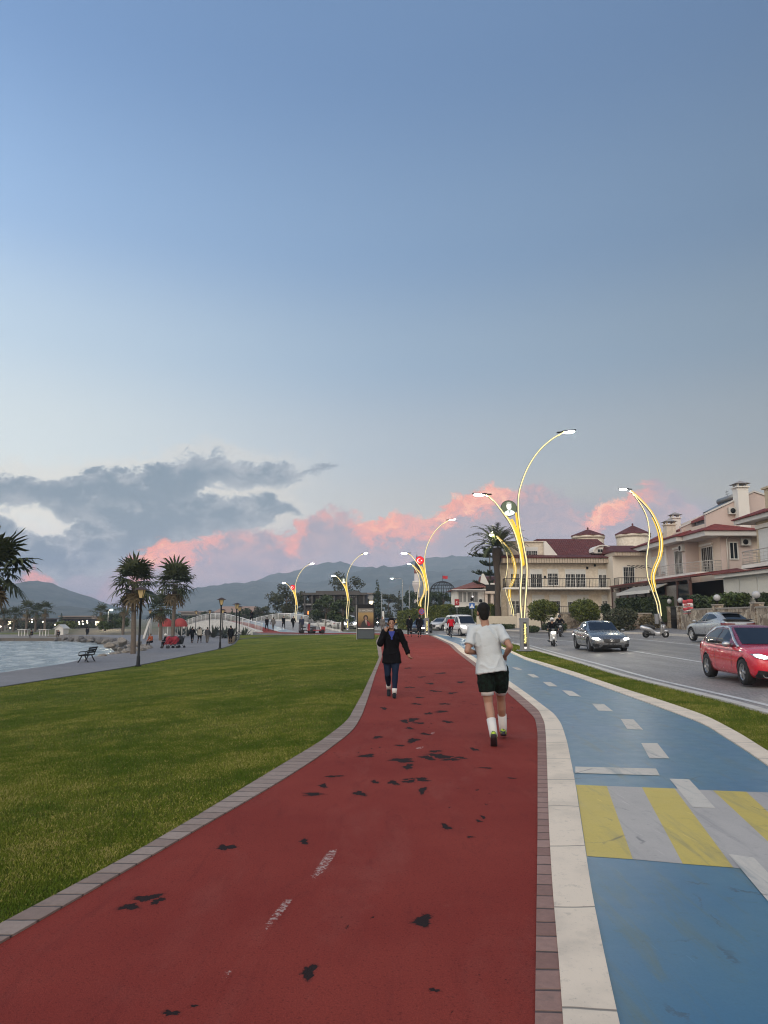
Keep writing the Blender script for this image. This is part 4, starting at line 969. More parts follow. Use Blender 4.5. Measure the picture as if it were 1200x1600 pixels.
# ---- round road signs and other signs
def sign(label, px, py, bpy_, d, kind):
    p = at(px, py, d); b = at(px, bpy_, d); t = thing('road_sign', label, 'road sign', (p.x, d, b.z)); h = p.z - b.z
    mb = MB(); mb.tube([(0, .03, 0), (0, .03, h + .3)], .035, 7); mb.build('post', MATS['galvanised_pole'], t)
    if kind == 'blue':
        mb = MB(); mb.box(-.4, .4, -.01, .01, h - .4, h + .4, 0, None, .004); s = mb.build('plate', pbr('sign_blue', (.02, .11, .36), .35), t); s.scale = (.68, 1, .68); s.location.z = h * .32
        mb = MB(); mb.add([(-.3, -.014, h - .28), (.3, -.014, h - .28), (0, -.014, h + .3)], [(0, 1, 2)]); mb.build('white_triangle', pbr('sign_white', (.8, .8, .8), .4), s)
        mb = MB()                                                    # walking figure
        mb.ball((.0, -.018, h + .1), (.035, .004, .04)); mb.tube([(0, -.018, h + .06), (0, -.018, h - .08)], [.03, .03], 6); mb.tube([(0, -.018, h - .07), (-.07, -.018, h - .24)], .018, 5); mb.tube([(0, -.018, h - .07), (.08, -.018, h - .24)], .018, 5); mb.tube([(0, -.018, h + .03), (-.08, -.018, h - .05)], .014, 5); mb.tube([(0, -.018, h + .03), (.08, -.018, h - .04)], .014, 5)
        mb.build('walking_figure', pbr('sign_black', (.01, .01, .01), .4), s)
        mb = MB(); mb.lathe([(.14, h + .48), (.17, h + .6), (.14, h + .85), (.1, h + .95)], 10); s2 = mb.build('warning_light', DARKM, t); mb = MB(); mb.lathe([(.09, 0), (.09, .03)], 12, (0, 0, 0), 0, Matrix.Translation((.05, -.17, h + .9)) @ UPRIGHT); mb.build('lit_lens', WHITE_ON, s2)
    elif kind == 'flag':
        mb = MB(); mb.box(-.42, .42, -.01, .01, h - .55, h + .55, 0, None, .004); s = mb.build('plate', pbr('dark_sign_red', (.3, .01, .016), .6), t); s.scale = (.64, 1, .64); s.location.z = h * .36
        mb = MB(); M = Matrix.Translation((0, -.014, h)) @ UPRIGHT; n = 18
        out = [(.2 * math.cos(a), .2 * math.sin(a)) for a in np.linspace(.6, 5.68, n)]; inn = [(.05 + .155 * math.cos(a), .155 * math.sin(a)) for a in np.linspace(5.5, .78, n)]
        k = 2 * n; mb.add([(x, y, 0) for x, y in out + inn], [(i, i + 1, k - 2 - i, k - 1 - i) for i in range(n - 1)], 0, False, M)
        st = [((.085 if i % 2 == 0 else .034) * math.cos(math.pi + i * .628) + .2, (.085 if i % 2 == 0 else .034) * math.sin(math.pi + i * .628), 0) for i in range(10)]
        mb.add(st + [(.2, 0, 0)], [(i, (i + 1) % 10, 10) for i in range(10)], 0, False, M); mb.build('crescent_and_star', MATS['sign_white'] if 'sign_white' in MATS else pbr('sign_white', (.8, .8, .8), .4), s)
        mb = MB(); mb.box(-.24, .27, -.012, .008, h - .56, h - .4); mb.build('lower_plate', MATS['sign_white'], t)
    else:
        mb = MB(); M = Matrix.Translation((0, 0, h)) @ UPRIGHT; disc(mb, .36, -.005, .012, M, 24); s = mb.build('plate', pbr('sign_red', (.45, .012, .02), .5), t)
        mb = MB(); disc(mb, .28, .013, .017, M, 24); mb.build('blue_centre', MATS['sign_blue'], s); mb = MB(); mb.box(-.035, .035, -.28, .28, .018, .021, 0, M @ Matrix.Rotation(R(45), 4, 'Z')); mb.box(-.035, .035, -.28, .28, .0185, .0215, 0, M @ Matrix.Rotation(R(-45), 4, 'Z')); mb.build('red_cross', MATS['sign_red'], s)
sign('blue square pedestrian crossing sign beside the white van', 737.5, 946.5, 980, 74, 'blue')
sign('red sign with a white crescent and star beside the white house', 714, 941, 978, 84, 'flag')
sign('round blue and red no stopping sign in front of the hedge', 659, 955.5, 985, 84, 'stop')

# ---- advertising stand
def poster():
    p = gz(571.5, 999, 0); y = p.y; k = y / FOC; W_, Hh = 26.5 * k * 1.01, 54 * k
    t = thing('advertising_stand', 'dark two sided advertising stand with a film poster at the lawn end', 'advertising stand', (p.x, y, -.02), R(-3))
    w = W_ / 2; mb = MB(); mb.box(-w, w, -.12, .12, .06, Hh, 0, None, .03); mb.box(-w - .045, -w - .006, -.13, .13, 0, Hh - .05, 1); mb.build('case', [pbr('case_black', (.01, .011, .013), .5, spec=.2), pbr('case_edge', (.35, .35, .35), .4, .6)], t)
    mb = MB(); mb.box(-w + .03, w - .03, -.135, -.121, .08, .7, 0, None, .004); mb.build('base_panel', pbr('case_grey', (.075, .088, .1), .6, spec=.2), t)
    mb = MB(); mb.box(-w + .06, w - .06, -.13, -.121, .78, .86); mb.build('white_strip', pbr('sign_white', (.8, .8, .8), .4), t)
    m, nt, b = new_mat('poster_print'); tc = nt.nodes.new('ShaderNodeTexCoord').outputs['Object']; x, yy, z = sep(nt, tc)
    n1 = noise(nt, tc, 3.0, 4, .6); n2 = noise(nt, tc, 9.0, 4, .6)
    c = mixc(nt, (z + (n1 - .5) * .6).smooth(.9, 1.9), (.03, .012, .012), (.26, .17, .07)); c = mixc(nt, n2.smooth(.5, .65) * z.smooth(1.5, 1.1), c, (.16, .02, .02)); c = mixc(nt, (z + (n1 - .5) * .2).smooth(1.95, 2.1), c, (.13, .12, .11))
    nt.links.new(c, b.inputs['Base Color']); b.inputs['Roughness'].default_value = .3
    nt.links.new(c, b.inputs['Emission Color']); b.inputs['Emission Strength'].default_value = .25
    mb = MB(); mb.box(-w + .07, w - .07, -.128, -.121, .9, Hh - .3); pp = mb.build('poster', m, t)
    mb = MB(); F = -.131
    fl = lambda pts, f=F: mb.add([(x * 1.0, f, z) for x, z in pts], [tuple(range(len(pts)))])
    fl([(-.36, .93), (-.3, 1.25), (-.12, 1.45), (.14, 1.45), (.3, 1.28), (.38, .93)]); mb.build('dark_figure', pbr('print_dark', (.02, .02, .022), .4), pp)
    mb = MB(); fl([(.1, 1.38), (.3, 1.24), (.35, 1.05), (.16, .99)], F - .001); mb.build('red_coat', pbr('print_red', (.25, .015, .03), .4), pp)
    mb = MB(); fl([(-.07, 1.46), (.09, 1.46), (.05, 1.05)], F - .002); mb.build('pale_shirt', pbr('print_pale', (.4, .3, .28), .4), pp)
    mb = MB(); mb.ball((0, F, 1.62), (.18, .003, .2)); mb.build('dark_hair', pbr('print_hair', (.03, .015, .012), .4), pp)
    mb = MB(); mb.ball((0, F - .002, 1.58), (.095, .004, .13)); mb.build('face', pbr('print_skin', (.25, .16, .12), .4), pp)
    text_mesh('title', '23 HAZİRAN', .17, pbr('print_white', (.6, .58, .52), .4), pp, Matrix.Translation((0, F, Hh - .47)) @ UPRIGHT, .002)
poster()

# ---- bench on the promenade, litter bin
def bench(label, loc, rz):
    t = thing('park_bench', label, 'bench', loc, rz); WD = pbr('bench_slats', (.02, .018, .018), .8, spec=.15)
    mb = MB()
    for k in range(4): mb.box(-.8, .8, -.26 + k * .13, -.16 + k * .13, .43 - .01 * k, .465 - .01 * k)
    mb.build('seat', WD, t); mb = MB()
    for k in range(3):
        z = .55 + k * .13; y = .24 + .05 * k; mb.hexa([(-.8, y, z), (.8, y, z), (.8, y + .03, z), (-.8, y + .03, z), (-.8, y + .035, z + .1), (.8, y + .035, z + .1), (.8, y + .065, z + .1), (-.8, y + .065, z + .1)])
    mb.build('backrest', WD, t)
    for sx in (-.62, .62):
        for y0, y1 in ((-.3, -.1), (.32, .1)):
            mb = MB(); mb.tube(catmull([(sx, y0, 0), (sx, y0 * .6, .2), (sx, y1 * .9, .42)], 4), .035, 6); mb.build('leg', DARKM, t)
        mb = MB(); mb.tube(catmull([(sx, -.24, .41), (sx, .18, .42), (sx, .3, .6), (sx, .38, .86)], 4), .03, 6); mb.tube(catmull([(sx, -.26, .42), (sx, -.24, .62), (sx, .1, .66), (sx, .3, .62)], 4), .025, 6); mb.build('side_frame', DARKM, t)
g = gz(135, 1034, -1.05); bench('dark slatted bench on the promenade facing the water', (g.x, g.y, -1.07), R(-86))
g = gz(362, 1006, -1.0); t = thing('litter_bin', 'squat stone litter bin beside the person in black', 'litter bin', (g.x, g.y, -1.02))
mb = MB(); mb.lathe([(.3, 0), (.36, .1), (.4, .75), (.36, .8)], 10); mb.build('bin_body', pbr('pebbled_concrete', (.2, .17, .13), .9, var=.3, scale=14, bump=.7), t); mb = MB(); mb.lathe([(.3, .81), (.34, .84), (.2, .9)], 10); mb.build('bin_rim', DARKM, t)
# ------------------------------------------------------------------ hills, bridge, far shore
def m_hill(name, c1, c2):
    m, nt, b, g = pos_mat(name)
    n = noise(nt, g, .008, 7, .65); n2 = noise(nt, g, .04, 5, .65)
    c = mixc(nt, (n * .6 + n2 * .4).smooth(.4, .62), c1, c2); nt.links.new(c, b.inputs['Base Color']); b.inputs['Roughness'].default_value = 1.0; b.inputs['Specular IOR Level'].default_value = 0; return m
HILL = m_hill('hill_scrub', (.055, .07, .06), (.12, .125, .11))
def hill(name, prof, D, depth, rough, seed):
    pxs = np.arange(prof[0][0], prof[-1][0] + 1, 6.0); py = np.interp(pxs, [a for a, _ in prof], [b for _, b in prof])
    k = np.array([.25, .5, .25]); py = np.convolve(np.pad(py, 1, mode='edge'), k, 'valid')
    rs = np.random.default_rng(seed); nv = 22; V = []; 
    hx = (pxs - 600) / FOC * D; hz = CAM_H + (HORIZON - py) / FOC * D
    ph = rs.uniform(0, 6.28, 12); fr = 2 * np.pi / (D * np.array([.35, .21, .13, .083, .051, .033, .02, .013, .009, .007, .005, .004]))
    for j in range(nv):
        v = j / (nv - 1) * 2 - 1; s = (1 - abs(v) ** 1.4)                # foot, crest, back foot
        gul = sum(np.sin(hx * f * 1.7 + p + v * 5 * (i % 3)) / (i + 2) for i, (f, p) in enumerate(zip(fr, ph))) * rough * hz
        for x, z, q in zip(hx, hz, gul): V.append((x * (1 + v * depth / D * .5), D + v * depth, max(-30, z * s + q * s * (1 if v < -.01 else .3) * (abs(v) > .01) - 8 * (1 - s))))
    n = len(pxs); F = [(j * n + i, j * n + i + 1, (j + 1) * n + i + 1, (j + 1) * n + i) for j in range(nv - 1) for i in range(n - 1)]
    mb = MB(); mb.add(V, F, 0, True); tag(mb.build(name, HILL, fix=False), kind='structure')
hill('hills', [(-500, 962), (-260, 945), (-90, 925), (0, 915), (36, 911), (58, 910), (84, 914), (112, 924), (140, 931), (160, 940), (180, 947), (215, 953), (260, 962)], 1700, 450, .06, 1)
hill('hills', [(-100, 962), (40, 953), (110, 947), (150, 952), (200, 958), (250, 962)], 1100, 200, .07, 2)
hill('mountains', [(150, 962), (230, 946), (290, 924), (320, 917), (350, 914), (380, 912), (405, 909), (425, 911), (455, 914), (490, 910), (520, 902), (548, 893), (575, 888), (600, 886), (625, 889), (650, 892), (690, 893), (725, 887), (760, 884), (800, 887), (870, 894), (1000, 902), (1300, 925), (1600, 962)], 1900, 450, .06, 3)
hill('hills', [(440, 962), (520, 950), (560, 934), (590, 924), (625, 915), (660, 910), (700, 913), (745, 906), (790, 908), (860, 915), (1000, 925), (1300, 945), (1500, 962)], 1400, 320, .07, 4)
hill('mountains', [(250, 962), (380, 920), (420, 900), (455, 893), (500, 884), (525, 877), (560, 884), (600, 886), (650, 878), (700, 872), (740, 868), (790, 874), (860, 878), (960, 890), (1200, 920), (1500, 962)], 2350, 350, .05, 5)

# apron and the red path that turns off to the bridge
def poly_sheet(name, pts, zf, mat, skirt=.6):
    n = len(pts); bm = bmesh.new(); vs = [bm.verts.new((x, y, 0)) for x, y in pts]; f = bm.faces.new(vs)
    bmesh.ops.triangulate(bm, faces=[f]); bmesh.ops.subdivide_edges(bm, edges=bm.edges[:], cuts=3, use_grid_fill=True)
    for v in bm.verts: v.co.z = zf(v.co.x, v.co.y)
    bmesh.ops.recalc_face_normals(bm, faces=bm.faces)
    bm.verts.index_update(); mb = MB(); up = 1 if bm.faces[:][0].normal.z > 0 else -1
    mb.add([v.co.copy() for v in bm.verts], [[v.index for v in (f.verts if f.normal.z > 0 else reversed(f.verts))] for f in bm.faces]); bm.free()
    P = [(x, y, zf(x, y)) for x, y in pts]
    if skirt: mb.add(P + [(x, y, z - skirt) for x, y, z in P], [(i, (i + 1) % n, n + (i + 1) % n, n + i) for i in range(n)])
    return tag(mb.build(name, mat, fix=False), kind='structure')
ZA = lambda x, y: -.012 - .23 * min(1, max(0, (y - 70) / 25))
poly_sheet('apron', [(5.0, 69.6), (-.1, 69.6), (-4, 75), (-9, 77), (-13.6, 82), (-16.2, 92), (-6, 98.4), (-.6, 92), (2.7, 79)], ZA, APRON, 1.0)
poly_sheet('running_track', [(4.0, 69.9), (-.1, 69.9), (-3.9, 75.3), (-8.9, 77.3), (-13.4, 82.2), (-15.6, 89.5), (-12.6, 91.6), (-10.2, 87), (-4, 83.5), (1.2, 79.5)], lambda x, y: ZA(x, y) + .008, TRACK, 0)
FADEDBLUE = m_paint('faded_blue_paint', (.16, .22, .28), (.2, .26, .31), (.2, .22, .22), .45, .4)
poly_sheet('cycle_path', [(5.0, 69.9), (4.3, 69.9), (2.0, 79), (-3.8, 85.5), (-9.8, 89.3), (-11.6, 92.4), (-8.6, 94.5), (-2, 88.5), (3.0, 78)], lambda x, y: ZA(x, y) + .008, FADEDBLUE, 0)
strip('lawn', X_prom, lambda y: float(np.interp(y, [68.4, 70, 75, 77.3, 82], [-.45, -.5, -4.1, -9.1, -13.7])), 68.5, 81, 14, 12, 0.0, TURF, .2)
strip('lawn', X_prom, lambda y: float(np.interp(y, [81, 93, 110], [-13.2, -15.6, -25])), 81, 108, 14, 6, -.01, TURF, .2, lambda x, y: -.42 - .4 * min(1, (y - 81) / 15))
def path_ribbon(name, pts, w, mat):
    P = catmull([(x, y, 0) for x, y in pts], 6); V = []
    for i, p in enumerate(P):
        t = (P[min(i + 1, len(P) - 1)] - P[max(0, i - 1)]).normalized(); s = Vector((-t.y, t.x, 0)) * w / 2
        for q in (p + s, p - s): V.append((q.x, q.y, H(q.x, q.y) + .03))
    mb = MB(); mb.add(V, [(2 * i, 2 * i + 1, 2 * i + 3, 2 * i + 2) for i in range(len(P) - 1)]); tag(mb.build(name, mat), kind='structure')
path_ribbon('garden_path', [(-14.4, 71.5), (-12.6, 74.2), (-10, 75.6), (-7, 75.4), (-4.5, 74.2)], .55, pbr('dark_path', (.07, .068, .065), .85))

def bridge():
    t = thing('bridge', 'humped white walled bridge with white railings at the end of the lawn', 'bridge', (-10.4, 95, -.25))
    d = Vector((-19.6, 35, 0)); L = d.length; u = d / L; r = Vector((u.y, -u.x, 0)); n = 36; HW = 5.25
    zz = lambda s: 1.32 * (math.sin(math.pi * min(1, max(0, s))) ** 1.25)
    def P(s, o, z): q = u * (L * s) + r * o; return (q.x, q.y, z)
    def band(o0, o1, dz):
        mb = MB(); V = [P(i / n, o, zz(i / n) + dz) for i in range(n + 1) for o in (o0, o1)]
        mb.add(V, [(2 * i, 2 * i + 1, 2 * i + 3, 2 * i + 2) for i in range(n)], 0, True); return mb
    WC = pbr('white_bridge_plaster', (.68, .66, .62), .8, var=.2, scale=1.5, two=(.55, .53, .49)); WR = pbr('white_railing_paint', (.7, .69, .67), .5)
    band(-HW, HW, 0).build('deck', APRON, t, False); band(-HW + .3, -HW + 2.4, .008).build('red_lane', TRACK, t, False); band(-HW + 2.5, -HW + 4.6, .008).build('blue_lane', FADEDBLUE, t, False)
    for sg in (-1, 1):
        mb = MB(); o0, o1 = sg * HW, sg * (HW + .35)
        for i in range(n):
            s0, s1 = i / n, (i + 1) / n; a, b = zz(s0), zz(s1)
            mb.hexa([P(s0, o0, -1.4), P(s1, o0, -1.4), P(s1, o1, -1.4), P(s0, o1, -1.4), P(s0, o0, a + .12), P(s1, o0, b + .12), P(s1, o1, b + .12), P(s0, o1, a + .12)])
        mb.build('side_wall', WC, t); mb = MB(); o = sg * (HW + .17)
        for h, w in ((1.1, .055), (.95, .02), (.2, .03)): mb.tube([P(i / n, o, zz(i / n) + h) for i in range(n + 1)], w, 5)
        k = 96
        for i in range(k + 1):
            s = i / k; big = i % 6 == 0; mb.tube([P(s, o, zz(s) + .1), P(s, o, zz(s) + (1.2 if big else .96))], .05 if big else .024, 4)
        mb.build('railing', WR, t)
    mb = MB(); a, b = .34, .5; o = -(HW + .36)
    mb.hexa([P(a, o, -1.4), P(b, o, -1.4), P(b, o + .3, -1.4), P(a, o + .3, -1.4), P(a, o, .05), P(b, o, .05), P(b, o + .3, .05), P(a, o + .3, .05)]); mb.build('opening', DARKM, t)
bridge()
def agave(label, px, py, d, s):
    p = at(px, py, d); t = thing('agave_plant', label, 'plant', (p.x, d, -1.0), 0, 'spiky plants by the bridge wall'); rnd = random.Random(int(px)); mb = MB()
    for i in range(40):
        a = i * 2.4; tl = rnd.uniform(.3, 1.4); l = s * rnd.uniform(.8, 1.2); dd = Vector((math.cos(a) * math.cos(tl), math.sin(a) * math.cos(tl), math.sin(tl))); sd = Vector((-math.sin(a), math.cos(a), 0)) * .07 * s
        mb.add([-sd, sd, dd * l * .6 + sd * .9, dd * l * .6 - sd * .9, dd * l - Vector((0, 0, .12 * l))], [(0, 1, 2, 3), (3, 2, 4)])
    mb.build('leaves', m_leaf('agave_leaf', (.06, .075, .06), (.11, .125, .1)), t, False)
for i, (px, d, s, lb) in enumerate([(294, 104, 1.7, 'spiky grey green plant left of the trio, by the far bridge end'), (312, 101, 1.5, 'spiky plant at the bridge wall behind the trio'), (334, 97, 1.9, 'large spiky plant in front of the dark bridge opening'), (352, 94, 1.6, 'spiky plant behind the nearer slim lamps'), (363, 92, 1.7, 'spiky plant left of the litter bin lamp'), (382, 91, 1.6, 'spiky plant at the near end of the bridge wall'), (283, 107, 1.8, 'spiky plant beside the red domes')]): agave(lb, px, 985, d, s)

# boulders along the water
ROCKM = pbr('boulder_stone', (.27, .24, .205), .9, var=.35, scale=2.2, bump=.8, bscale=9, two=(.16, .145, .13)); ROCKD = pbr('wet_boulder', (.1, .092, .085), .7, var=.35, scale=2.2, bump=.8, bscale=9)
def rock_mesh(seed, mat):
    rnd = random.Random(seed); bm = bmesh.new(); bmesh.ops.create_icosphere(bm, subdivisions=3, radius=1)
    cuts = [(Vector((rnd.gauss(0, 1), rnd.gauss(0, 1), rnd.gauss(0, 1))).normalized(), rnd.uniform(.55, .85)) for _ in range(14)]
    for v in bm.verts:
        for nrm, dd in cuts:
            q = v.co.dot(nrm)
            if q > dd: v.co -= nrm * (q - dd) * .92
        v.co *= 1 + rnd.uniform(-.015, .015)
    me = bpy.data.meshes.new('boulder'); bm.to_mesh(me); bm.free(); me.materials.append(mat); return me
RM = [rock_mesh(i, ROCKM) for i in range(5)] + [rock_mesh(i + 9, ROCKD) for i in range(4)]
def boulder(x, y, z, s, k):
    o = bpy.data.objects.new('boulder', RM[k]); COL.objects.link(o); o.location = (x, y, z); o.scale = (s * RNG.uniform(.8, 1.3), s * RNG.uniform(.7, 1.1), s * RNG.uniform(.55, .8)); o.rotation_euler = (RNG.uniform(-.3, .3), RNG.uniform(-.3, .3), RNG.uniform(0, 6))
    tag(o, 'tan boulder in the heap at the water beside the tall palms' if k < 5 else 'dark wet boulder at the water line of the far shore', 'boulder', 'tan boulders heaped at the water' if k < 5 else 'dark wet boulders along the water line')
for i in range(84):
    y = RNG.uniform(51, 74); e = X_sea(y); f = RNG.uniform(0, 1); boulder(e + .6 - f * 2.4 + (.7 if y > 58 else 0), y, -1.15 - .75 * f, RNG.uniform(.28, .62) * (1.1 if y > 58 else .8), int(RNG.integers(0, 5)))
for px, py, d, s in ((190, 1003, 64, .6), (172, 1009, 58, .5), (216, 1006, 63, .5)): p = at(px, py, d); boulder(p.x, d, max(p.z, -1.4), s, int(px) % 5)
for i in range(54):
    y = RNG.uniform(72, 117); e = X_sea(y); boulder(e - RNG.uniform(-.6, 1.6), y, -1.75 + RNG.uniform(-.15, .2), RNG.uniform(.3, .75), int(RNG.integers(3, 9)))
for i in range(60):
    x = RNG.uniform(-74, -42); boulder(x, 117.5 + RNG.uniform(-1.2, 1.2), -1.98 + RNG.uniform(-.1, .15), RNG.uniform(.3, .6), int(RNG.integers(5, 9)))
poly_sheet('beach', [(-40, 117.5), (-120, 117.5), (-120, 136), (-36, 136)], lambda x, y: -1.62 + .018 * (y - 117.5), m_pave('beach_sand', (.24, .21, .18), (.26, .23, .2), .3), .8)
poly_sheet('beach_lawn', [(-36, 131), (-75, 131), (-75, 137), (-30, 140)], lambda x, y: -1.3, TURF, .3)

WIN_ON = emis('lit_window', (1, .86, .6), 3.0); GLASSD = pbr('dark_window_glass', (.016, .02, .024), .12, 0, .1, spec=.4); SHUT = pbr('white_shutter', (.6, .6, .58), .6, bump=.0); FRAMEW = pbr('white_window_frame', (.62, .61, .58), .5)
def far_block(label, px0, px1, top, d, zb, mat, nwin, lit, roofcol, flat=True):
    a, b = at(px0, top, d), at(px1, top, d); w = b.x - a.x; h = a.z - zb; t = thing('far_building', label, 'building', (a.x, d, zb), 0, 'far low buildings behind the beach')
    mb = MB(); mb.box(0, w, 0, 12, 0, h); mb.build('wall', mat, t); mb = MB()
    if flat: mb.box(-.8, w + .8, -.8, 12.8, h, h + .35)
    else: mb.hexa([(-.6, -.6, h), (w + .6, -.6, h), (w + .6, 12.6, h), (-.6, 12.6, h), (1.5, 5, h + 2), (w - 1.5, 5, h + 2), (w - 1.5, 7, h + 2), (1.5, 7, h + 2)])
    mb.build('roof', roofcol, t)
    for i in range(nwin):
        x = w * (i + .5) / nwin; mb = MB(); mb.box(x - .8, x + .8, -.06, .0, h * .3, h * .8); f = mb.build('window', FRAMEW if False else DARKM, t); mb = MB(); mb.box(x - .65, x + .65, -.09, -.065, h * .34, h * .76); mb.build('pane', WIN_ON if i in lit else GLASSD, f)
DULL = pbr('dull_wall', (.16, .14, .125), .85); DULLR = pbr('dull_roof', (.24, .2, .18), .8); PALEW = pbr('pale_far_wall', (.3, .29, .28), .85)
far_block('long low far building with a pale flat roof behind the beach', 97, 147, 964, 215, -1.3, DULL, 9, (), DULLR)
far_block('low dark far building behind the left palms of the beach', 0, 60, 968, 210, -1.3, DULL, 9, (2, 6), DULLR)
far_block('small far building at the right end of the beach row', 150, 176, 967, 190, -1.3, DULL, 4, (0,), DULLR)
far_block('dim far house between the palms and the bridge', 283, 322, 957, 230, -1.3, PALEW, 5, (), DULLR)
far_block('pale far house over the right part of the bridge', 336, 402, 957, 235, -1.0, PALEW, 6, (), pbr('far_tile', (.3, .2, .15), .8), False)
far_block('pale far villa among the trees left of the conifer', 572, 583, 928, 240, -.3, PALEW, 2, (0, 1), DULLR)
def hut():
    p = at(85, 995, 128); t = thing('beach_hut', 'small white gabled hut on the far beach', 'hut', (p.x, 128, -1.5)); k = 128 / FOC; W_ = 13 * k
    mb = MB(); mb.prism([(0, 0), (W_, 0), (W_, 1.15), (W_ * .5, 1.75), (0, 1.15)], 0, 2.2); mb.build('wall', FRAMEW, t); mb = MB(); mb.hexa([(-.15, -.2, 1.1), (W_ * .5, -.2, 1.78), (W_ * .5, 2.4, 1.78), (-.15, 2.4, 1.1), (-.15, -.2, 1.2), (W_ * .5, -.2, 1.88), (W_ * .5, 2.4, 1.88), (-.15, 2.4, 1.2)])
    mb.hexa([(W_ * .5, -.2, 1.78), (W_ + .15, -.2, 1.1), (W_ + .15, 2.4, 1.1), (W_ * .5, 2.4, 1.78), (W_ * .5, -.2, 1.88), (W_ + .15, -.2, 1.2), (W_ + .15, 2.4, 1.2), (W_ * .5, 2.4, 1.88)]); mb.build('roof', pbr('hut_roof', (.5, .5, .48), .7), t); mb = MB(); mb.box(.15, W_ * .5, -.03, -.002, 0, .95); mb.build('door', DULL, t)
hut()
def pergola(label, px):
    p = at(px, 995, 124); t = thing('beach_pergola', label, 'pergola', (p.x, 124, -1.55)); mb = MB()
    for x in (0, .95):
        for y in (0, 1): mb.box(x - .06, x + .06, y - .06, y + .06, 0, 1.05)
    mb.build('posts', FRAMEW, t); mb = MB(); mb.box(-.2, 1.15, -.2, 1.2, 1.06, 1.16); mb.build('top', FRAMEW, t)
pergola('white posted pergola on the far beach, left one', 29); pergola('white posted pergola on the far beach, next to the hut', 62)
for i, (px, py, d) in enumerate([(1, 979, 150), (16, 981, 150), (50, 968, 160), (50, 972, 150), (67, 971.5, 155), (86, 976, 150), (123.5, 972, 160), (124, 975, 150), (129, 971, 160), (130, 975, 150), (136, 970, 160), (136.5, 973, 150)]):
    p = at(px, py, d); t = thing('globe_lamp', 'small lit globe lamp in the row along the far beach', 'globe lamp', (p.x, d, -1.4), 0, 'lit globe lamps along the far beach')
    mb = MB(); mb.tube([(0, 0, 0), (0, 0, p.z + 1.4 - .1)], .05, 5); mb.build('post', DARKM, t); mb = MB(); mb.ball((0, 0, p.z + 1.4), .14, 8, 6); mb.build('globe', WHITE_ON if False else emis('lit_globe', (1, .9, .68), 5.0), t)
def dome_canopy(label, px, d):
    p = at(px, 979, d); t = thing('dome_canopy', label, 'canopy', (p.x, d, -1.1), 0, 'red domed canopies'); r = 11.2 * d / FOC; z0 = p.z + 1.1; mb = MB()
    n = 24; V, F = [], []
    for i in range(9):
        a = i / 8 * math.pi / 2
        for j in range(n):
            w = 2 * math.pi * j / n; rr = r * math.cos(a) * (1 + .045 * abs(math.sin(w * 6)) * math.cos(a)); V.append((rr * math.cos(w), rr * math.sin(w), z0 + r * 1.15 * math.sin(a)))
    for i in range(8):
        for j in range(n): F.append((i * n + j, i * n + (j + 1) % n, (i + 1) * n + (j + 1) % n, (i + 1) * n + j))
    mb.add(V, F, 0, True); mb.build('canopy', pbr('red_canvas', (.3, .035, .03), .7, var=.15), t)
    for k in range(4):
        a = k * 1.57 + .6; mb = MB(); mb.tube([(math.cos(a) * r * .9, math.sin(a) * r * .9, 0), (math.cos(a) * r * .9, math.sin(a) * r * .9, z0)], .05, 6); mb.build('post', FRAMEW, t)
dome_canopy('red domed canopy on posts, left of the pair', 259, 98); dome_canopy('red domed canopy on posts, right of the pair beside the bridge', 281, 100)
def slide():
    p = at(223, 988, 92); q = at(233, 966, 92); t = thing('playground_slide', 'white slanted playground slide behind the palms', 'slide', (p.x, 92, -1.1)); w, h = q.x - p.x, q.z + 1.1
    mb = MB(); mb.hexa([(0, 0, .15), (.22, 0, .05), (.22, .6, .05), (0, .6, .15), (w, 0, h), (w + .25, 0, h), (w + .25, .6, h), (w, .6, h)]); mb.build('chute', FRAMEW, t)
    for y in (.05, .5): mb = MB(); mb.tube([(w + .15, y, 0), (w + .15, y, h)], .05, 6); mb.build('leg', FRAMEW, t)
slide()

# ------------------------------------------------------------------ buildings on the right
CREAM = pbr('cream_stucco', (.68, .605, .5), .85, var=.12, scale=1.2, two=(.6, .525, .425)); PINKW = pbr('pink_stucco', (.56, .455, .41), .85, var=.08, scale=1.0); PEACH = pbr('peach_stucco', (.68, .56, .46), .85, var=.08, scale=1.0); WHITEW = pbr('white_stucco', (.73, .7, .65), .85, var=.07, scale=1.0)
def m_tile(name, a, b_, ax):
    m, nt, b = new_mat(name); tc = nt.nodes.new('ShaderNodeTexCoord').outputs['Object']; x, y, z = sep(nt, tc)
    u = ((x if ax == 'x' else y) * 4.2).fract(); v = ((z * 5.0) + (y if ax == 'x' else x) * 1.5).fract()
    n = noise(nt, tc, 2.2, 5, .65); n2 = noise(nt, tc, 14, 3, .6)
    c = scalec(nt, mixc(nt, n.smooth(.35, .65), a, b_), .7 + n2 * .6); c = mixc(nt, (v.smooth(.85, .97)) * .6, c, tuple(q * .3 for q in a))
    nt.links.new(c, b.inputs['Base Color']); b.inputs['Roughness'].default_value = .75
    bump(nt, b, (u * 6.283)._m('SINE', u * 6.283), .9, .04); MATS[name] = m; return m
TILEX = m_tile('red_roof_tiles', (.155, .036, .03), (.22, .055, .045), 'x'); TILEY = m_tile('red_roof_tiles_side', (.21, .042, .034), (.28, .06, .046), 'y'); TILED = m_tile('dark_red_roof_tiles', (.10, .026, .024), (.145, .038, .034), 'x')
IRON = pbr('dark_railing_iron', (.03, .028, .026), .5, .5); RAILW = pbr('pale_railing', (.45, .42, .38), .5, .2)
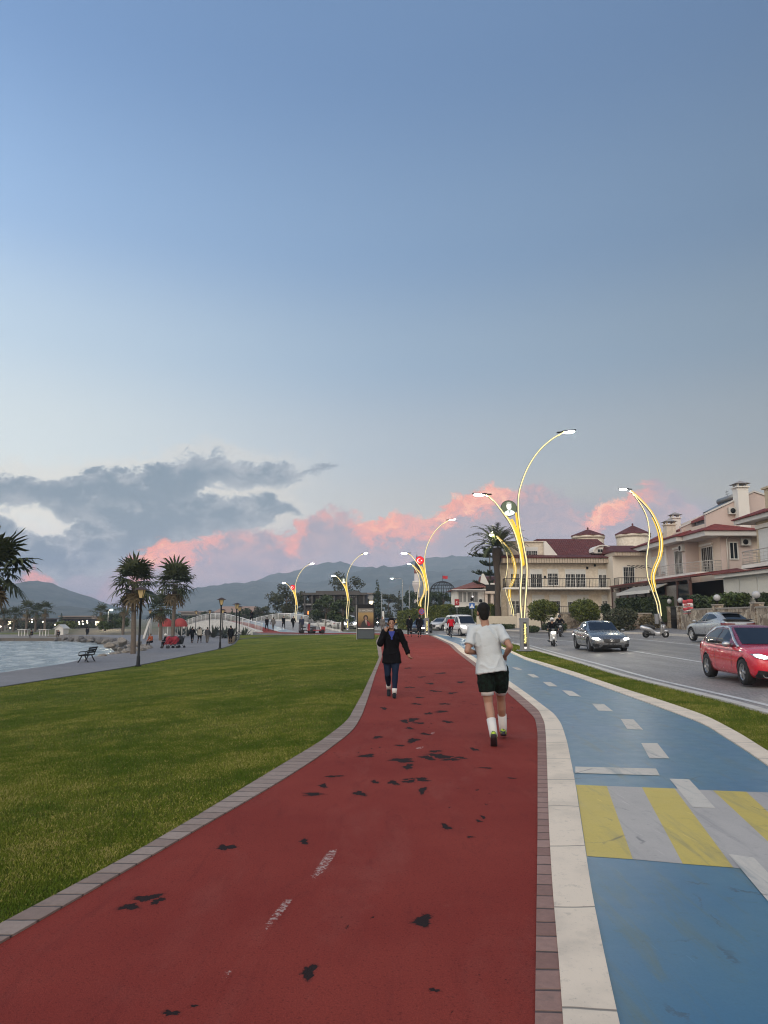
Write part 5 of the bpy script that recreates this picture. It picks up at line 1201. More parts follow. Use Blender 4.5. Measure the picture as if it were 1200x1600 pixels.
def window(par, x0, x1, z0, z1, y=0.0, shut=.25, mullx=2, mullz=3, glass=None, name='window', dark_half=False, frame_mat=None, depth=.07):
    fm = frame_mat or FRAMEW; mb = MB(); f = .09
    mb.box(x0 - f, x0, y - depth, y, z0 - f, z1 + f); mb.box(x1, x1 + f, y - depth, y, z0 - f, z1 + f); mb.box(x0, x1, y - depth, y, z1, z1 + f); mb.box(x0, x1, y - depth - .04, y, z0 - f, z0)
    zs_ = z1 - (z1 - z0) * shut
    for i in range(1, mullx): xx = x0 + (x1 - x0) * i / mullx; mb.box(xx - .028, xx + .028, y - depth + .01, y - .022, z0, zs_)
    for i in range(mullx):
        for k in range(1, 3): xx = x0 + (x1 - x0) * (i + k / 3) / mullx; mb.box(xx - .009, xx + .009, y - depth + .02, y - .022, z0, zs_)
        for k in range(1, mullz): zz = z0 + (zs_ - z0) * k / mullz; mb.box(x0 + (x1 - x0) * i / mullx + .035, x0 + (x1 - x0) * (i + 1) / mullx - .035, y - depth + .018, y - .024, zz - .009, zz + .009)
    w = mb.build(name, fm, par); mb = MB(); mb.box(x0, x1, y - .02, y - .004, z0, zs_ if shut else z1); mb.build('pane', glass or GLASSD, w)
    if shut: mb = MB(); mb.box(x0, x1, y - depth + .004, y - .003, zs_ + .002, z1); mb.build('shutter', SHUT, w)
    return w
def railing(par, pts, z0, z1, mat, step=.13, name='railing', horiz=False):
    mb = MB(); P = [Vector((x, y, 0)) for x, y in pts]
    for a, b in zip(P[:-1], P[1:]):
        L = (b - a).length; mb.tube([(a.x, a.y, z1), (b.x, b.y, z1)], .035, 6); mb.tube([(a.x, a.y, z0 + .08), (b.x, b.y, z0 + .08)], .025, 5)
        if horiz:
            for k in range(1, 4): mb.tube([(a.x, a.y, z0 + (z1 - z0) * k / 4), (b.x, b.y, z0 + (z1 - z0) * k / 4)], .014, 4)
        n = max(1, int(L / step))
        for i in range(n + 1): c = a.lerp(b, i / n); mb.tube([(c.x, c.y, z0), (c.x, c.y, z1)], .012 if i % 8 else .03, 4)
    return mb.build(name, mat, par)
def ac_unit(label, par, M):
    o = MB(); o.box(-.42, .42, -.3, 0, 0, .62, 0, M, .02); u = o.build('air_conditioner', pbr('ac_white', (.5, .49, .46), .5), par)
    o = MB(); o.lathe([(.23, 0), (.23, .012)], 18, (0, 0, 0), 0, M @ Matrix.Translation((-.06, -.302, .31)) @ UPRIGHT); o.build('fan_grille', DARKM, u)

def beige():
    k = 80 / FOC; A = at(795, 964, 80); zb = .35; t = thing('apartment_house', 'cream apartment house with dark red roofs and two round turrets', 'house', (A.x, 80, 0), R(1.5))
    X = lambda px: (px - 795) * k; Z = lambda py: CAM_H + (HORIZON - py) * k
    mb = MB(); mb.box(X(828), X(950), 0, 11, zb, Z(872)); mb.box(X(795), X(828), 0, 3.4, zb, Z(872)); mb.box(X(786), X(795), 1.0, 2.8, zb, Z(872)); mb.build('wall', CREAM, t)
    mb = MB(); mb.box(X(950), X(1008), -2.2, 11, zb, Z(868)); mb.build('wing', pbr('pale_cream_stucco', (.7, .635, .54), .85, var=.08), t)
    mb = MB(); mb.box(X(797), X(858), 1.2, 3.3, Z(872), Z(846)); mb.box(X(796), X(859), 1.05, 3.4, Z(846), Z(844.5)); mb.build('attic', CREAM, t)
    mb = MB(); mb.prism([(X(856), Z(873)), (X(880), Z(873)), (X(880), Z(871)), (X(859.5), Z(845)), (X(856), Z(845))], .75, 1.15); mb.build('gable_parapet', WHITEW, t)
    # fringe of the eaves: striped boards
    mb = MB(); x = X(786)
    while x < X(948): mb.box(x, x + .2, -.85, -.78, Z(881), Z(874)); x += .28
    mb.build('eave_boards', pbr('eave_board', (.5, .42, .33), .8), t)
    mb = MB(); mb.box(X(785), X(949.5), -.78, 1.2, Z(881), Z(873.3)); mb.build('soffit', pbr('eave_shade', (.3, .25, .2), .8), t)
    mb = MB(); mb.hexa([(X(784), -1.0, Z(873.2)), (X(949.8), -1.0, Z(873.2)), (X(949.8), 1.2, Z(873.2)), (X(784), 1.2, Z(873.2)), (X(784), -1.0, Z(872)), (X(949.8), -1.0, Z(872)), (X(949.8), 1.2, Z(866)), (X(784), 1.2, Z(866))]); mb.build('eave_roof', TILED, t)
    zr = Z(872); mb = MB(); mb.hexa([(X(860), 1.2, zr), (X(985), 1.2, zr), (X(985), 10.5, zr), (X(860), 10.5, zr), (X(860), 5.2, zr + 2.6), (X(962), 5.2, zr + 2.6), (X(962), 7, zr + 2.6), (X(860), 7, zr + 2.6)]); mb.build('roof', TILED, t)
    # eyebrow dormer
    mb = MB(); c = X(952); zc = Z(862); arc = [(c + 1.0 * math.cos(a), zc + .72 * math.sin(a)) for a in np.linspace(math.pi, 0, 12)]; mb.prism([(c + 1.0, zc - .1), (c - 1.0, zc - .1)] + arc, 1.3, 4.5); dm = mb.build('dormer', WHITEW, t)
    mb = MB(); mb.box(c - .62, c + .62, 1.25, 1.298, zc - .02, zc + .4); w = mb.build('window', FRAMEW, dm); mb = MB()
    for i in range(4): mb.box(c - .57 + i * .29, c - .33 + i * .29, 1.23, 1.248, zc + .03, zc + .35)
    mb.build('pane', GLASSD, w)
    mb = MB(); a2 = [(c + 1.2 * math.cos(a), zc + .84 * math.sin(a)) for a in np.linspace(math.pi, 0, 12)]; a3 = [(c + 1.02 * math.cos(a), zc + .735 * math.sin(a)) for a in np.linspace(0, math.pi, 12)]; mb.prism(a2 + a3, 1.1, 4.4); mb.build('dormer_roof', WHITEW, dm)
    # wing roof
    mb = MB(); mb.box(X(949.9), X(1011), -2.9, 0, Z(872), Z(866.5)); x = X(950.2)
    while x < X(1010): mb.box(x, x + .2, -2.97, -2.9, Z(872), Z(866.8)); x += .28
    mb.build('eave_boards', MATS['eave_board'], t)
    mb = MB(); mb.hexa([(X(949), -3.1, Z(866.3)), (X(1012), -3.1, Z(866.3)), (X(1012), 6, Z(866.3)), (X(949), 6, Z(866.3)), (X(955), 2, Z(850)), (X(1005), 2, Z(850)), (X(1005), 4, Z(850)), (X(955), 4, Z(850))]); mb.build('wing_roof', TILED, t)
    for px, base, apex, rpx, d in ((925, 838.5, 827, 27.5, 90), (996, 836, 820.5, 29, 88)):
        kk = d / FOC; cx = (px - 600) * kk - A.x; cy = d - 80; zb1 = CAM_H + (HORIZON - base) * kk; za = CAM_H + (HORIZON - apex) * kk; r = rpx * kk
        mb = MB(); mb.lathe([(r * .88, Z(872) - 1), (r * .88, zb1)], 28, (cx, cy, 0), 0, None); mb.lathe([(r * .93, zb1 - .3), (r * .93, zb1)], 28, (cx, cy, 0)); tw = mb.build('turret', CREAM, t)
        mb = MB(); mb.lathe([(r, zb1), (r * .98, zb1 + .1), (.04, za), (.12, za + .05), (.1, za + .2), (.02, za + .25)], 8, (cx, cy, 0), 0, None, False); mb.build('turret_roof', TILED, tw)
    # windows: first floor doors, ground floor
    z0, z1 = Z(917.5), Z(891)
    window(t, X(831), X(848), z0 - .1, z1, 0, .25, 2, 3); window(t, X(858), X(873), Z(915), z1, 0, .25, 2, 4); window(t, X(886), X(900), z0, z1, 0, .26, 2, 4); window(t, X(902), X(916), z0, z1, 0, .26, 2, 4); window(t, X(938), X(949), z0, z1, 0, .3, 2, 4); window(t, X(800), X(812), z0, z1, 0, .25, 2, 4); window(t, X(816), X(824), z0, z1, 0, .25, 1, 4)
    mb = MB(); mb.box(X(840.5), X(847.5), -.03, -.0215, z0, z0 + 1.55); mb.build('open_doorway', DARKM, t)
    z0, z1 = Z(960), Z(931)
    for a, b, s in ((833, 850, .3), (860, 875, .3), (888, 903, .35), (905, 919, .35), (942, 949, .3), (800, 812, .3)): window(t, X(a), X(b), z0, z1, 0, s, 2, 4)
    window(t, X(966), X(982), Z(917), Z(889), -2.2, .0, 2, 4, None, 'window'); window(t, X(966), X(990), Z(955), Z(930), -2.2, .3, 2, 4); window(t, X(829), X(846), Z(870), Z(855), 1.2, .35, 2, 3)
    mb = MB(); mb.box(X(786), X(949.6), -1.5, -.001, Z(922), Z(919.3)); bal = mb.build('balcony', WHITEW, t); railing(bal, [(X(787), -.1), (X(787), -1.4), (X(949), -1.4)], Z(919.3), Z(905.5), IRON, .16)
    mb = MB(); mb.box(X(950.2), X(1006), -3.6, -2.201, Z(922), Z(919.5)); b2 = mb.build('balcony', WHITEW, t); railing(b2, [(X(951), -2.3), (X(951), -3.5), (X(1005), -3.5)], Z(919.5), Z(906), IRON, .16)
    for k2 in range(5): mb = MB(); xx = X(972 + 7 * k2); mb.tube(catmull([(xx, -2.25, Z(886)), (xx, -3.0, Z(887.5)), (xx + .5, -3.7, Z(892))], 4), .035, 5); mb.build('pergola_beam', IRON, t)
    mb = MB(); mb.box(X(800), X(944), -2.6, -2.45, zb, Z(958)); f = mb.build('garden_wall', CREAM, t); railing(f, [(X(800), -2.52), (X(944), -2.52)], Z(958), Z(948), IRON, .18)
    for px, y in ((920, 888), (853, 902), (932, 884)): mb = MB(); mb.box(X(px) - .1, X(px) + .1, -.12, -.002, Z(y) - .12, Z(y) + .12); mb.build('wall_lamp', DARKM, t)
beige()

def chimney(par, x, y, w, z0, z1, mat):
    mb = MB(); mb.box(x - w / 2, x + w / 2, y - w / 2, y + w / 2, z0, z1 - .55)
    mb.box(x - w * .62, x + w * .62, y - w * .62, y + w * .62, z1 - .55, z1 - .45)
    for sx in (-1, 1):
        for sy in (-1, 1): mb.box(x + sx * w * .4 - .07, x + sx * w * .4 + .07, y + sy * w * .4 - .07, y + sy * w * .4 + .07, z1 - .45, z1 - .2)
    c = mb.build('chimney', mat, par); mb = MB(); q = w * .72
    mb.add([(x - q, y - q, z1 - .2), (x + q, y - q, z1 - .2), (x + q, y + q, z1 - .2), (x - q, y + q, z1 - .2), (x, y, z1 + .12)], [(3, 2, 1, 0), (0, 1, 4), (1, 2, 4), (2, 3, 4), (3, 0, 4)]); mb.build('chimney_cap', pbr('chimney_cap_grey', (.3, .28, .27), .7), c)

def pink():
    # local: x runs along the street front towards the camera (world -Y), y goes in from the street (world +X)
    X0, Y0_ = 27.9, 80.0; t = thing('terraced_house', 'pink two storey house with white eaves, balconies and red roofs', 'house', (X0, Y0_, 0), R(-90))
    LX = lambda y: Y0_ - y
    def fl(px, plane=0.0): return LX((X0 + plane) * FOC / (px - 600))     # local x of a photograph column on a wall plane
    zb, zf, ze = .8, 5.5, 8.55
    mb = MB(); mb.box(0, 12, 0, 11, zb, ze); mb.build('wall', PINKW, t)
    mb = MB(); mb.box(12, 16.4, 1.25, 11, zb, ze); mb.build('near_wall', PEACH, t)
    for xa, xb in ((fl(1042) - .25, fl(1042) + .25), (fl(1003), fl(1019))): mb = MB(); mb.box(xa, xb, -.12, -.002, zf, ze); mb.build('white_pilaster', WHITEW, t)
    mb = MB(); mb.box(16.402, 16.46, 1.25, 4.0, zf - .5, ze); mb.build('side_wall', PINKW, t)
    mb = MB(); mb.box(15.6, 16.2, 4.02, 8, zb, ze); mb.build('side_return', pbr('grey_stucco', (.34, .32, .31), .85), t)
    # eaves: white fascia with a strip of red tiles over it
    mb = MB(); mb.box(-.4, 12.6, -1.0, 1.2, ze, ze + .42); mb.box(12.6, 17.4, -.45, 5.2, ze, ze + .42); e = mb.build('eave', pbr('white_fascia', (.58, .56, .53), .7), t)
    mb = MB(); mb.hexa([(-.5, -1.15, ze + .43), (12.75, -1.15, ze + .43), (12.75, 1.4, ze + .43), (-.5, 1.4, ze + .43), (-.5, -1.15, ze + .5), (12.75, -1.15, ze + .5), (12.2, .7, ze + 1.15), (-.5, .7, ze + 1.15)])
    mb.hexa([(12.4, -.6, ze + .43), (17.55, -.6, ze + .43), (17.55, 5.4, ze + .43), (12.4, 5.4, ze + .43), (12.4, -.6, ze + .5), (17.55, -.6, ze + .5), (16.5, .9, ze + 1.12), (12.4, .9, ze + 1.12)]); mb.build('eave_tiles', m_tile('red_eave_tiles', (.17, .03, .028), (.22, .042, .036), 'x'), t)
    # gabled attic: ridge runs along the street, two stepped roof sections with white copings
    def gable(xa, xb, y0, z0, yp, zp, y1, roof):
        mb = MB(); base = ze + .44; mb.prism([(y0, base), (y1, base), (y1, z0 + .4), (yp, zp), (y0, z0)], xa, xb, 'x'); g = mb.build('gable', PINKW, t)
        mb = MB(); mb.hexa([(xa - .02, y0 - .1, z0 + .02), (xb + .1, y0 - .1, z0 + .02), (xb + .1, yp, zp + .02), (xa - .02, yp, zp + .02), (xa - .02, y0 - .1, z0 + .16), (xb + .1, y0 - .1, z0 + .16), (xb + .1, yp, zp + .17), (xa - .02, yp, zp + .17)], 0)
        mb.hexa([(xa - .02, yp, zp + .02), (xb + .1, yp, zp + .02), (xb + .1, y1 + .1, z0 + .42), (xa - .02, y1 + .1, z0 + .42), (xa - .02, yp, zp + .17), (xb + .1, yp, zp + .17), (xb + .1, y1 + .1, z0 + .56), (xa - .02, y1 + .1, z0 + .56)], 0); mb.build('coping', MATS['white_fascia'], g)
    def slope(xa, xb, y0, z0, y1, z1): mb = MB(); mb.hexa([(xa, y0, z0 - .2), (xb, y0, z0 - .2), (xb, y1, z1 - .2), (xa, y1, z1 - .2), (xa, y0, z0), (xb, y0, z0), (xb, y1, z1), (xa, y1, z1)]); mb.build('roof', TILEY, t)
    gable(15.3, 15.6, .5, 10.55, 4.9, 12.6, 9.5, True); slope(10.7, 15.3, 1.2, 10.62, 4.9, 12.4)
    gable(10.4, 10.7, .3, 10.0, 4.9, 12.1, 9.5, True); slope(5.0, 10.4, 1.0, 10.05, 4.9, 11.9)
    gable(4.7, 5.0, .3, 9.9, 4.9, 11.9, 9.5, True); slope(0.0, 4.7, 1.0, 9.95, 4.9, 11.8)
    mb = MB(); mb.box(10.75, 15.25, .55, .75, ze + .5, 9.85); mb.box(5.05, 10.35, .4, .6, ze + .5, 9.75); mb.build('terrace_parapet', PEACH, t)
    mb = MB(); mb.box(10.75, 15.2, 1.6, 1.7, 9.6, 10.5); mb.build('attic_front', pbr('blue_grey_stucco', (.3, .31, .34), .8), t)
    chimney(t, fl(1041, -.2), .3, .9, ze + .3, 11.15, CREAM); chimney(t, fl(1054, 1.4), 1.7, .8, 9.5, 12.1, WHITEW); chimney(t, 15.95, 3.55, .95, ze + .4, 13.45, WHITEW)
    window(t, fl(1055.5), fl(1067), zf + .1, 7.85, 0, 0, 2, 1, None, 'balcony_door'); window(t, fl(1098, 1.25), fl(1115, 1.25), zf + .1, 7.85, 1.25, 0, 2, 1, None, 'balcony_door'); window(t, fl(1033.5), fl(1040), zf + .5, 7.6, 0, .97, 1, 1); window(t, fl(1020), fl(1029), zf + .3, 7.7, 0, .6, 2, 2)
    for a, b, pl in ((1054, 1068, 0), (1096, 1116, 1.25), (1031, 1041, 0)): mb = MB(); mb.box(fl(a, pl), fl(b, pl), pl - .16, pl - .003, 8.02, 8.22); mb.build('door_hood', WHITEW, t)
    mb = MB(); mb.box(.5, 16.6, -1.1, -.002, zf - .25, zf); b = mb.build('balcony', WHITEW, t); railing(b, [(5.2, -1.0), (12.2, -1.0), (16.5, .25), (16.5, 1.2)], zf, zf + .98, RAILW, .42, 'railing', True)
    # side window, cooler boxes, rain pipe
    SM = Matrix.Translation((16.46, 0, 0)) @ Matrix.Rotation(R(90), 4, 'Z')     # side wall plane: local x to the right seen from the camera
    def side(px): return (px - 600) * (Y0_ - 16.46) / FOC - X0
    mb = MB(); a, b_ = side(1142), side(1153); z0, z1 = 6.65, 8.0
    mb.box(16.462, 16.53, a - .1, a, z0 - .1, z1 + .1); mb.box(16.462, 16.53, b_, b_ + .1, z0 - .1, z1 + .1); mb.box(16.462, 16.53, a, b_, z1, z1 + .1); mb.box(16.462, 16.55, a, b_, z0 - .1, z0); mb.box(16.464, 16.52, (a + b_) / 2 - .03, (a + b_) / 2 + .03, z0, z1); w = mb.build('window', FRAMEW, t)
    mb = MB(); mb.box(16.463, 16.485, a, b_, z0, z1); mb.build('pane', GLASSD, w)
    ac_unit('', t, Matrix.Translation((16.46, side(1166), 7.75)) @ Matrix.Rotation(R(90), 4, 'Z')); ac_unit('', t, Matrix.Translation((15.6, side(1157), 10.6)) @ Matrix.Rotation(R(90), 4, 'Z')); ac_unit('', t, Matrix.Translation((fl(1067) + .25, 0, 7.7)))
    mb = MB(); mb.tube([(16.56, side(1140), ze), (16.56, side(1137), ze - .25), (16.56, side(1137), zf - .4)], .06, 6); mb.build('rain_pipe', WHITEW, t)
    # solar water heaters and vents on the ridge
    mb = MB(); mb.hexa([(11.3, 2.2, 11.3), (13.6, 2.2, 11.3), (13.6, 3.8, 12.1), (11.3, 3.8, 12.1), (11.3, 2.15, 11.38), (13.6, 2.15, 11.38), (13.6, 3.75, 12.2), (11.3, 3.75, 12.2)]); mb.build('solar_panel', pbr('solar_grey', (.12, .13, .14), .3, .3), t)
    mb = MB(); mb.tube([(11.0, 3.9, 12.45), (13.9, 3.9, 12.45)], .28, 12); mb.tube([(14.5, 4.2, 12.9), (14.9, 4.2, 12.9)], .42, 14); mb.build('water_tank', pbr('tank_grey', (.25, .25, .25), .4, .5), t)
    mb = MB(); mb.tube([(13.6, 4.5, 12.3), (13.6, 4.5, 12.9)], .12, 8); mb.ball((13.6, 4.5, 12.95), .2, 10, 6); mb.build('roof_vent', DARKM, t)
    mb = MB(); mb.tube([(11.2, 4.6, 12.1), (11.2, 4.6, 13.5)], .025, 5)
    for z, w_ in ((13.4, .35), (13.15, .45), (12.9, .3)): mb.tube([(11.2 - w_, 4.6, z), (11.2 + w_, 4.6, z)], .012, 4)
    mb.build('aerial', DARKM, t)
    # dark terrace with a tiled roof in front of the ground floor
    ya, yb = 3.0, 23.3; yf = -4.4
    mb = MB(); mb.hexa([(ya, yf, 4.72), (yb, yf, 4.72), (yb, -.002, 5.2), (ya, -.002, 5.2), (ya, yf, 4.84), (yb, yf, 4.84), (yb - 1.5, -.002, 5.48), (ya + .8, -.002, 5.48)]); tr = mb.build('terrace_roof', TILEX, t)
    mb = MB(); mb.box(ya + .1, yb - .1, yf + .05, yf + .15, 4.52, 4.715); mb.build('fascia', pbr('dark_brown_wood', (.07, .03, .022), .6), tr)
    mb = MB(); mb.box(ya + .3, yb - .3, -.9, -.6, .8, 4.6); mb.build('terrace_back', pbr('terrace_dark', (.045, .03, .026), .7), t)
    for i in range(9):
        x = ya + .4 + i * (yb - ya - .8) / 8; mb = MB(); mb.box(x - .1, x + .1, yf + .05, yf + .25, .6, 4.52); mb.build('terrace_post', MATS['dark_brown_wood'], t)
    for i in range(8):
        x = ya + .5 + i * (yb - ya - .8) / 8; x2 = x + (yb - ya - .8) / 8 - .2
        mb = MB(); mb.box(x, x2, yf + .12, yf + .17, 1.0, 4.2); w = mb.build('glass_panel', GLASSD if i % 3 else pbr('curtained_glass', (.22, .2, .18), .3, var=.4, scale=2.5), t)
    mb = MB(); mb.hexa([(10.2, yf - 1.5, 3.72), (18.6, yf - 1.5, 3.72), (18.6, yf + .02, 4.35), (10.2, yf + .02, 4.35), (10.2, yf - 1.5, 3.86), (18.6, yf - 1.5, 3.86), (18.6, yf + .02, 4.42), (10.2, yf + .02, 4.42)]); aw = mb.build('awning', pbr('awning_cloth', (.3, .28, .24), .8), t)
    mb = MB(); mb.box(10.1, 18.7, yf - 1.56, yf - 1.51, 3.62, 3.88); mb.build('awning_edge', pbr('awning_white', (.66, .64, .6), .6), aw)
pink()

def neighbour():
    t = thing('terraced_house', 'cream house with a white shuttered porch, cut off by the right edge', 'house', (28.0, 55.0, 0), R(-90))
    mb = MB(); mb.box(0, 11, 0, 10, .8, 8.7); mb.build('wall', pbr('yellow_stucco', (.52, .43, .3), .85, var=.06), t)
    mb = MB(); mb.box(-1.6, 11.6, -.9, 10.6, 8.7, 9.0); mb.build('eave', MATS['white_fascia'], t); mb = MB(); mb.hexa([(-1.7, -1.05, 9.01), (11.7, -1.05, 9.01), (11.7, 10.7, 9.01), (-1.7, 10.7, 9.01), (-1.7, -1.05, 9.1), (11.7, -1.05, 9.1), (11.2, 1.2, 9.9), (-.8, 1.2, 9.9)]); mb.build('eave_tiles', MATS['red_eave_tiles'], t)
    mb = MB(); mb.box(.6, 11, .5, 9, 9.2, 11.1); mb.box(.4, 11.2, .35, 9.2, 11.1, 11.25); mb.build('attic', MATS['yellow_stucco'], t)
    window(t, .5, 3.2, 5.7, 8.0, 0, .98, 2, 2); window(t, 4.6, 6.6, 5.7, 8.0, 0, .5, 2, 2); mb = MB(); mb.box(.2, 3.6, -.2, -.003, 8.15, 8.45); mb.build('shutter_box', WHITEW, t)
    mb = MB(); mb.box(0, 11, -1.3, -.003, 5.2, 5.45); b = mb.build('balcony', WHITEW, t); railing(b, [(.05, -.1), (.05, -1.2), (10.9, -1.2)], 5.45, 6.45, RAILW, .5, 'railing', True)
    mb = MB(); mb.box(.6, 10.6, -3.0, -.01, .8, 4.45); p = mb.build('porch', SHUT, t)
    for i in range(4): mb = MB(); x = .75 + i * 2.5; mb.box(x, x + 2.3, -3.04, -3.003, 1.2, 4.3); mb.build('roller_shutter', pbr('ribbed_shutter', (.58, .56, .51), .6), p)
    mb = MB(); mb.box(.3, 10.9, -3.5, -.01, 4.46, 4.7); mb.build('porch_eave', MATS['white_fascia'], p); mb = MB(); mb.hexa([(.2, -3.65, 4.71), (11, -3.65, 4.71), (11, -.01, 5.1), (.2, -.01, 5.1), (.2, -3.65, 4.8), (11, -3.65, 4.8), (11, -.01, 5.19), (.9, -.01, 5.19)]); mb.build('porch_roof', TILEX, p)
neighbour()

def white_house():
    d = 98; k = d / FOC; A = at(714, 964, d); t = thing('bungalow', 'white single storey house with a red hip roof behind the hedge', 'house', (A.x, d, 0)); X = lambda px: (px - 714) * k; Z = lambda py: CAM_H + (HORIZON - py) * k
    mb = MB(); mb.box(0, X(757), 0, 8, .3, Z(921)); mb.build('wall', WHITEW, t)
    mb = MB(); mb.hexa([(X(706), -.9, Z(922)), (X(758), -.9, Z(918.5)), (X(758), 9, Z(918.5)), (X(706), 9, Z(922)), (X(707), -.8, Z(921)), (X(758), -.8, Z(917)), (X(752), 4, Z(905.5)), (X(742), 5, Z(909))]); mb.build('roof', m_tile('brick_red_roof_tiles', (.2, .065, .045), (.28, .1, .07), 'x'), t)
    mb = MB(); mb.box(X(705.5), X(758), -1.0, -.9, Z(923.2), Z(921.6)); mb.build('eave', MATS['white_fascia'], t)
    for a, b in ((717, 722), (724.5, 728.5), (731, 737), (739.5, 746.5)): window(t, X(a), X(b), Z(941), Z(926), 0, 0, 1, 1, pbr('pale_glass', (.2, .2, .2), .2), 'window')
    mb = MB(); mb.prism([(X(751), Z(911)), (X(753.5), Z(897.5)), (X(756), Z(897.5)), (X(764), Z(914)), (X(760), Z(915))], -.5, .1); mb.build('gable_parapet', WHITEW, t)
    mb = MB(); mb.box(X(757.2), X(795), 1.5, 9, .3, Z(916)); mb.build('rear_wing', PEACH, t)
    mb = MB(); mb.hexa([(X(757.5), 1.2, Z(914)), (X(797), 1.2, Z(914)), (X(797), 9, Z(914)), (X(757.5), 9, Z(914)), (X(759), 5, Z(898)), (X(797), 5, Z(898)), (X(797), 6, Z(898)), (X(759), 6, Z(898))]); mb.build('wing_roof', MATS['brick_red_roof_tiles'], t)
    mb = MB()
    for px in (759, 768, 779): mb.box(X(px) - .18, X(px) + .18, -.6, -.25, .3, Z(928.5))
    mb.box(X(757.2), X(782), -.8, 1.49, Z(928.4), Z(924.5)); mb.build('portico', PEACH, t); 
    mb = MB(); mb.box(X(758), X(782), -.75, -.68, Z(924.4), Z(914.5)); mb.build('balcony_screen', IRON, t)
    mb = MB(); mb.box(X(766), X(772), -.72, -.38, Z(924.4), Z(912)); mb.build('balcony_pillar', WHITEW, t); ac_unit('', t, Matrix.Translation((X(756) - .4, 0, Z(943))))
white_house()

def minaret():
    d = 260; p = at(652, 964, d); k = d / FOC; t = thing('minaret', 'white minaret with a dark spire behind the flag disc lamp', 'minaret', (p.x, d, 0)); Z = lambda y: CAM_H + (HORIZON - y) * k
    mb = MB(); mb.lathe([(1.2, 0), (1.0, Z(926)), (1.15, Z(921)), (1.7, Z(915)), (1.75, Z(911.5)), (1.0, Z(911.4)), (.95, Z(897))], 16); mb.build('shaft', pbr('minaret_stone', (.5, .46, .46), .8, emit=(1, .75, .6), estr=.06), t)  # the shaft's faint warm light is emitted by the stone itself
    mb = MB(); mb.lathe([(1.6, Z(911.3)), (1.6, Z(908.5)), (1.5, Z(908.5)), (1.5, Z(911.3))], 16); mb.build('gallery_rail', WHITEW, t)
    mb = MB(); mb.lathe([(1.0, Z(896.9)), (1.02, Z(891))], 14); mb.build('band', pbr('minaret_band', (.3, .1, .07), .7), t); mb = MB(); mb.lathe([(1.1, Z(890.9)), (.06, Z(867)), (.03, Z(863))], 14); mb.build('spire', pbr('lead_grey', (.09, .1, .11), .6), t)
minaret()
def iron_dome():
    d = 150; c = at(692, 964, d); k = d / FOC; t = thing('iron_dome', 'open iron ribbed dome with a red flag beyond the hedge', 'dome', (c.x, d, 0)); Z = lambda y: CAM_H + (HORIZON - y) * k; r = 20 * k; zb = Z(926); h = Z(909) - zb
    mb = MB()
    for i in range(16):
        a = i * math.pi / 8; mb.tube([(r * math.cos(a) * math.cos(e), r * math.sin(a) * math.cos(e), zb + h * math.sin(e)) for e in np.linspace(0, 1.57, 9)], .05, 4)
    for e in (0, .35, .7, 1.05, 1.3): mb.tube([(r * math.cos(a) * math.cos(e), r * math.sin(a) * math.cos(e), zb + h * math.sin(e)) for a in np.linspace(0, 6.283, 33)], .045, 4)
    mb.build('ribs', IRON, t)
    for i in range(8): a = i * math.pi / 4; mb = MB(); mb.tube([(r * math.cos(a), r * math.sin(a), 0), (r * math.cos(a), r * math.sin(a), zb)], .09, 6); mb.build('post', IRON, t)
    mb = MB(); mb.tube([(0, 0, zb + h), (0, 0, zb + h + 1.2)], .03, 5); f = mb.build('flag_staff', IRON, t); mb = MB()
    for i in range(6): x = .04 + i * .17; mb.box(x, x + .17, .03 * math.sin(i), .03 * math.sin(i) + .02, zb + h + .5 + .03 * math.sin(i * 1.3), zb + h + 1.1 + .03 * math.sin(i * 1.3))
    mb.build('flag', pbr('flag_red', (.5, .015, .025), .6), f)
iron_dome()
def pavilion():
    d = 125; k = d / FOC; A = at(471, 964, d); t = thing('pavilion', 'dark flat roofed glass pavilion behind the lamps', 'building', (A.x, d, -.3)); X = lambda px: (px - 471) * k; Z = lambda y: CAM_H + (HORIZON - y) * k + .3
    DK = pbr('dark_cladding', (.035, .035, .04), .5); mb = MB(); mb.box(X(473), X(568), 1.5, 12, 0, Z(946)); mb.build('lower_storey', DK, t); mb = MB(); mb.box(X(480), X(566), 2.5, 12, Z(945.5), Z(930)); mb.build('upper_storey', GLASSD, t)
    mb = MB(); mb.box(X(470), X(572), 0, 13, Z(930), Z(926.5)); mb.box(X(492), X(560), 1, 11, Z(926.4), Z(923.5)); mb.build('roof', pbr('dark_roof', (.06, .055, .055), .7), t); mb = MB(); mb.box(X(472), X(545), .6, 13, Z(946), Z(943.5)); mb.build('terrace', pbr('grey_terrace', (.2, .2, .21), .7), t)
    for i in range(9): mb = MB(); x = X(474 + 11.5 * i); mb.box(x, x + .25, .3, .6, 0, Z(930)); mb.build('column', DK, t)
    mb = MB(); mb.box(X(566.2), X(571), 3, 12, 0, Z(930.1)); mb.build('side_block', pbr('blue_black_cladding', (.02, .022, .035), .5), t)
    mb = MB(); mb.box(X(480), X(481.5), .55, .6, Z(960), Z(955)); mb.build('orange_light', emis('orange_light', (1, .3, .06), 2.0), t)
pavilion()

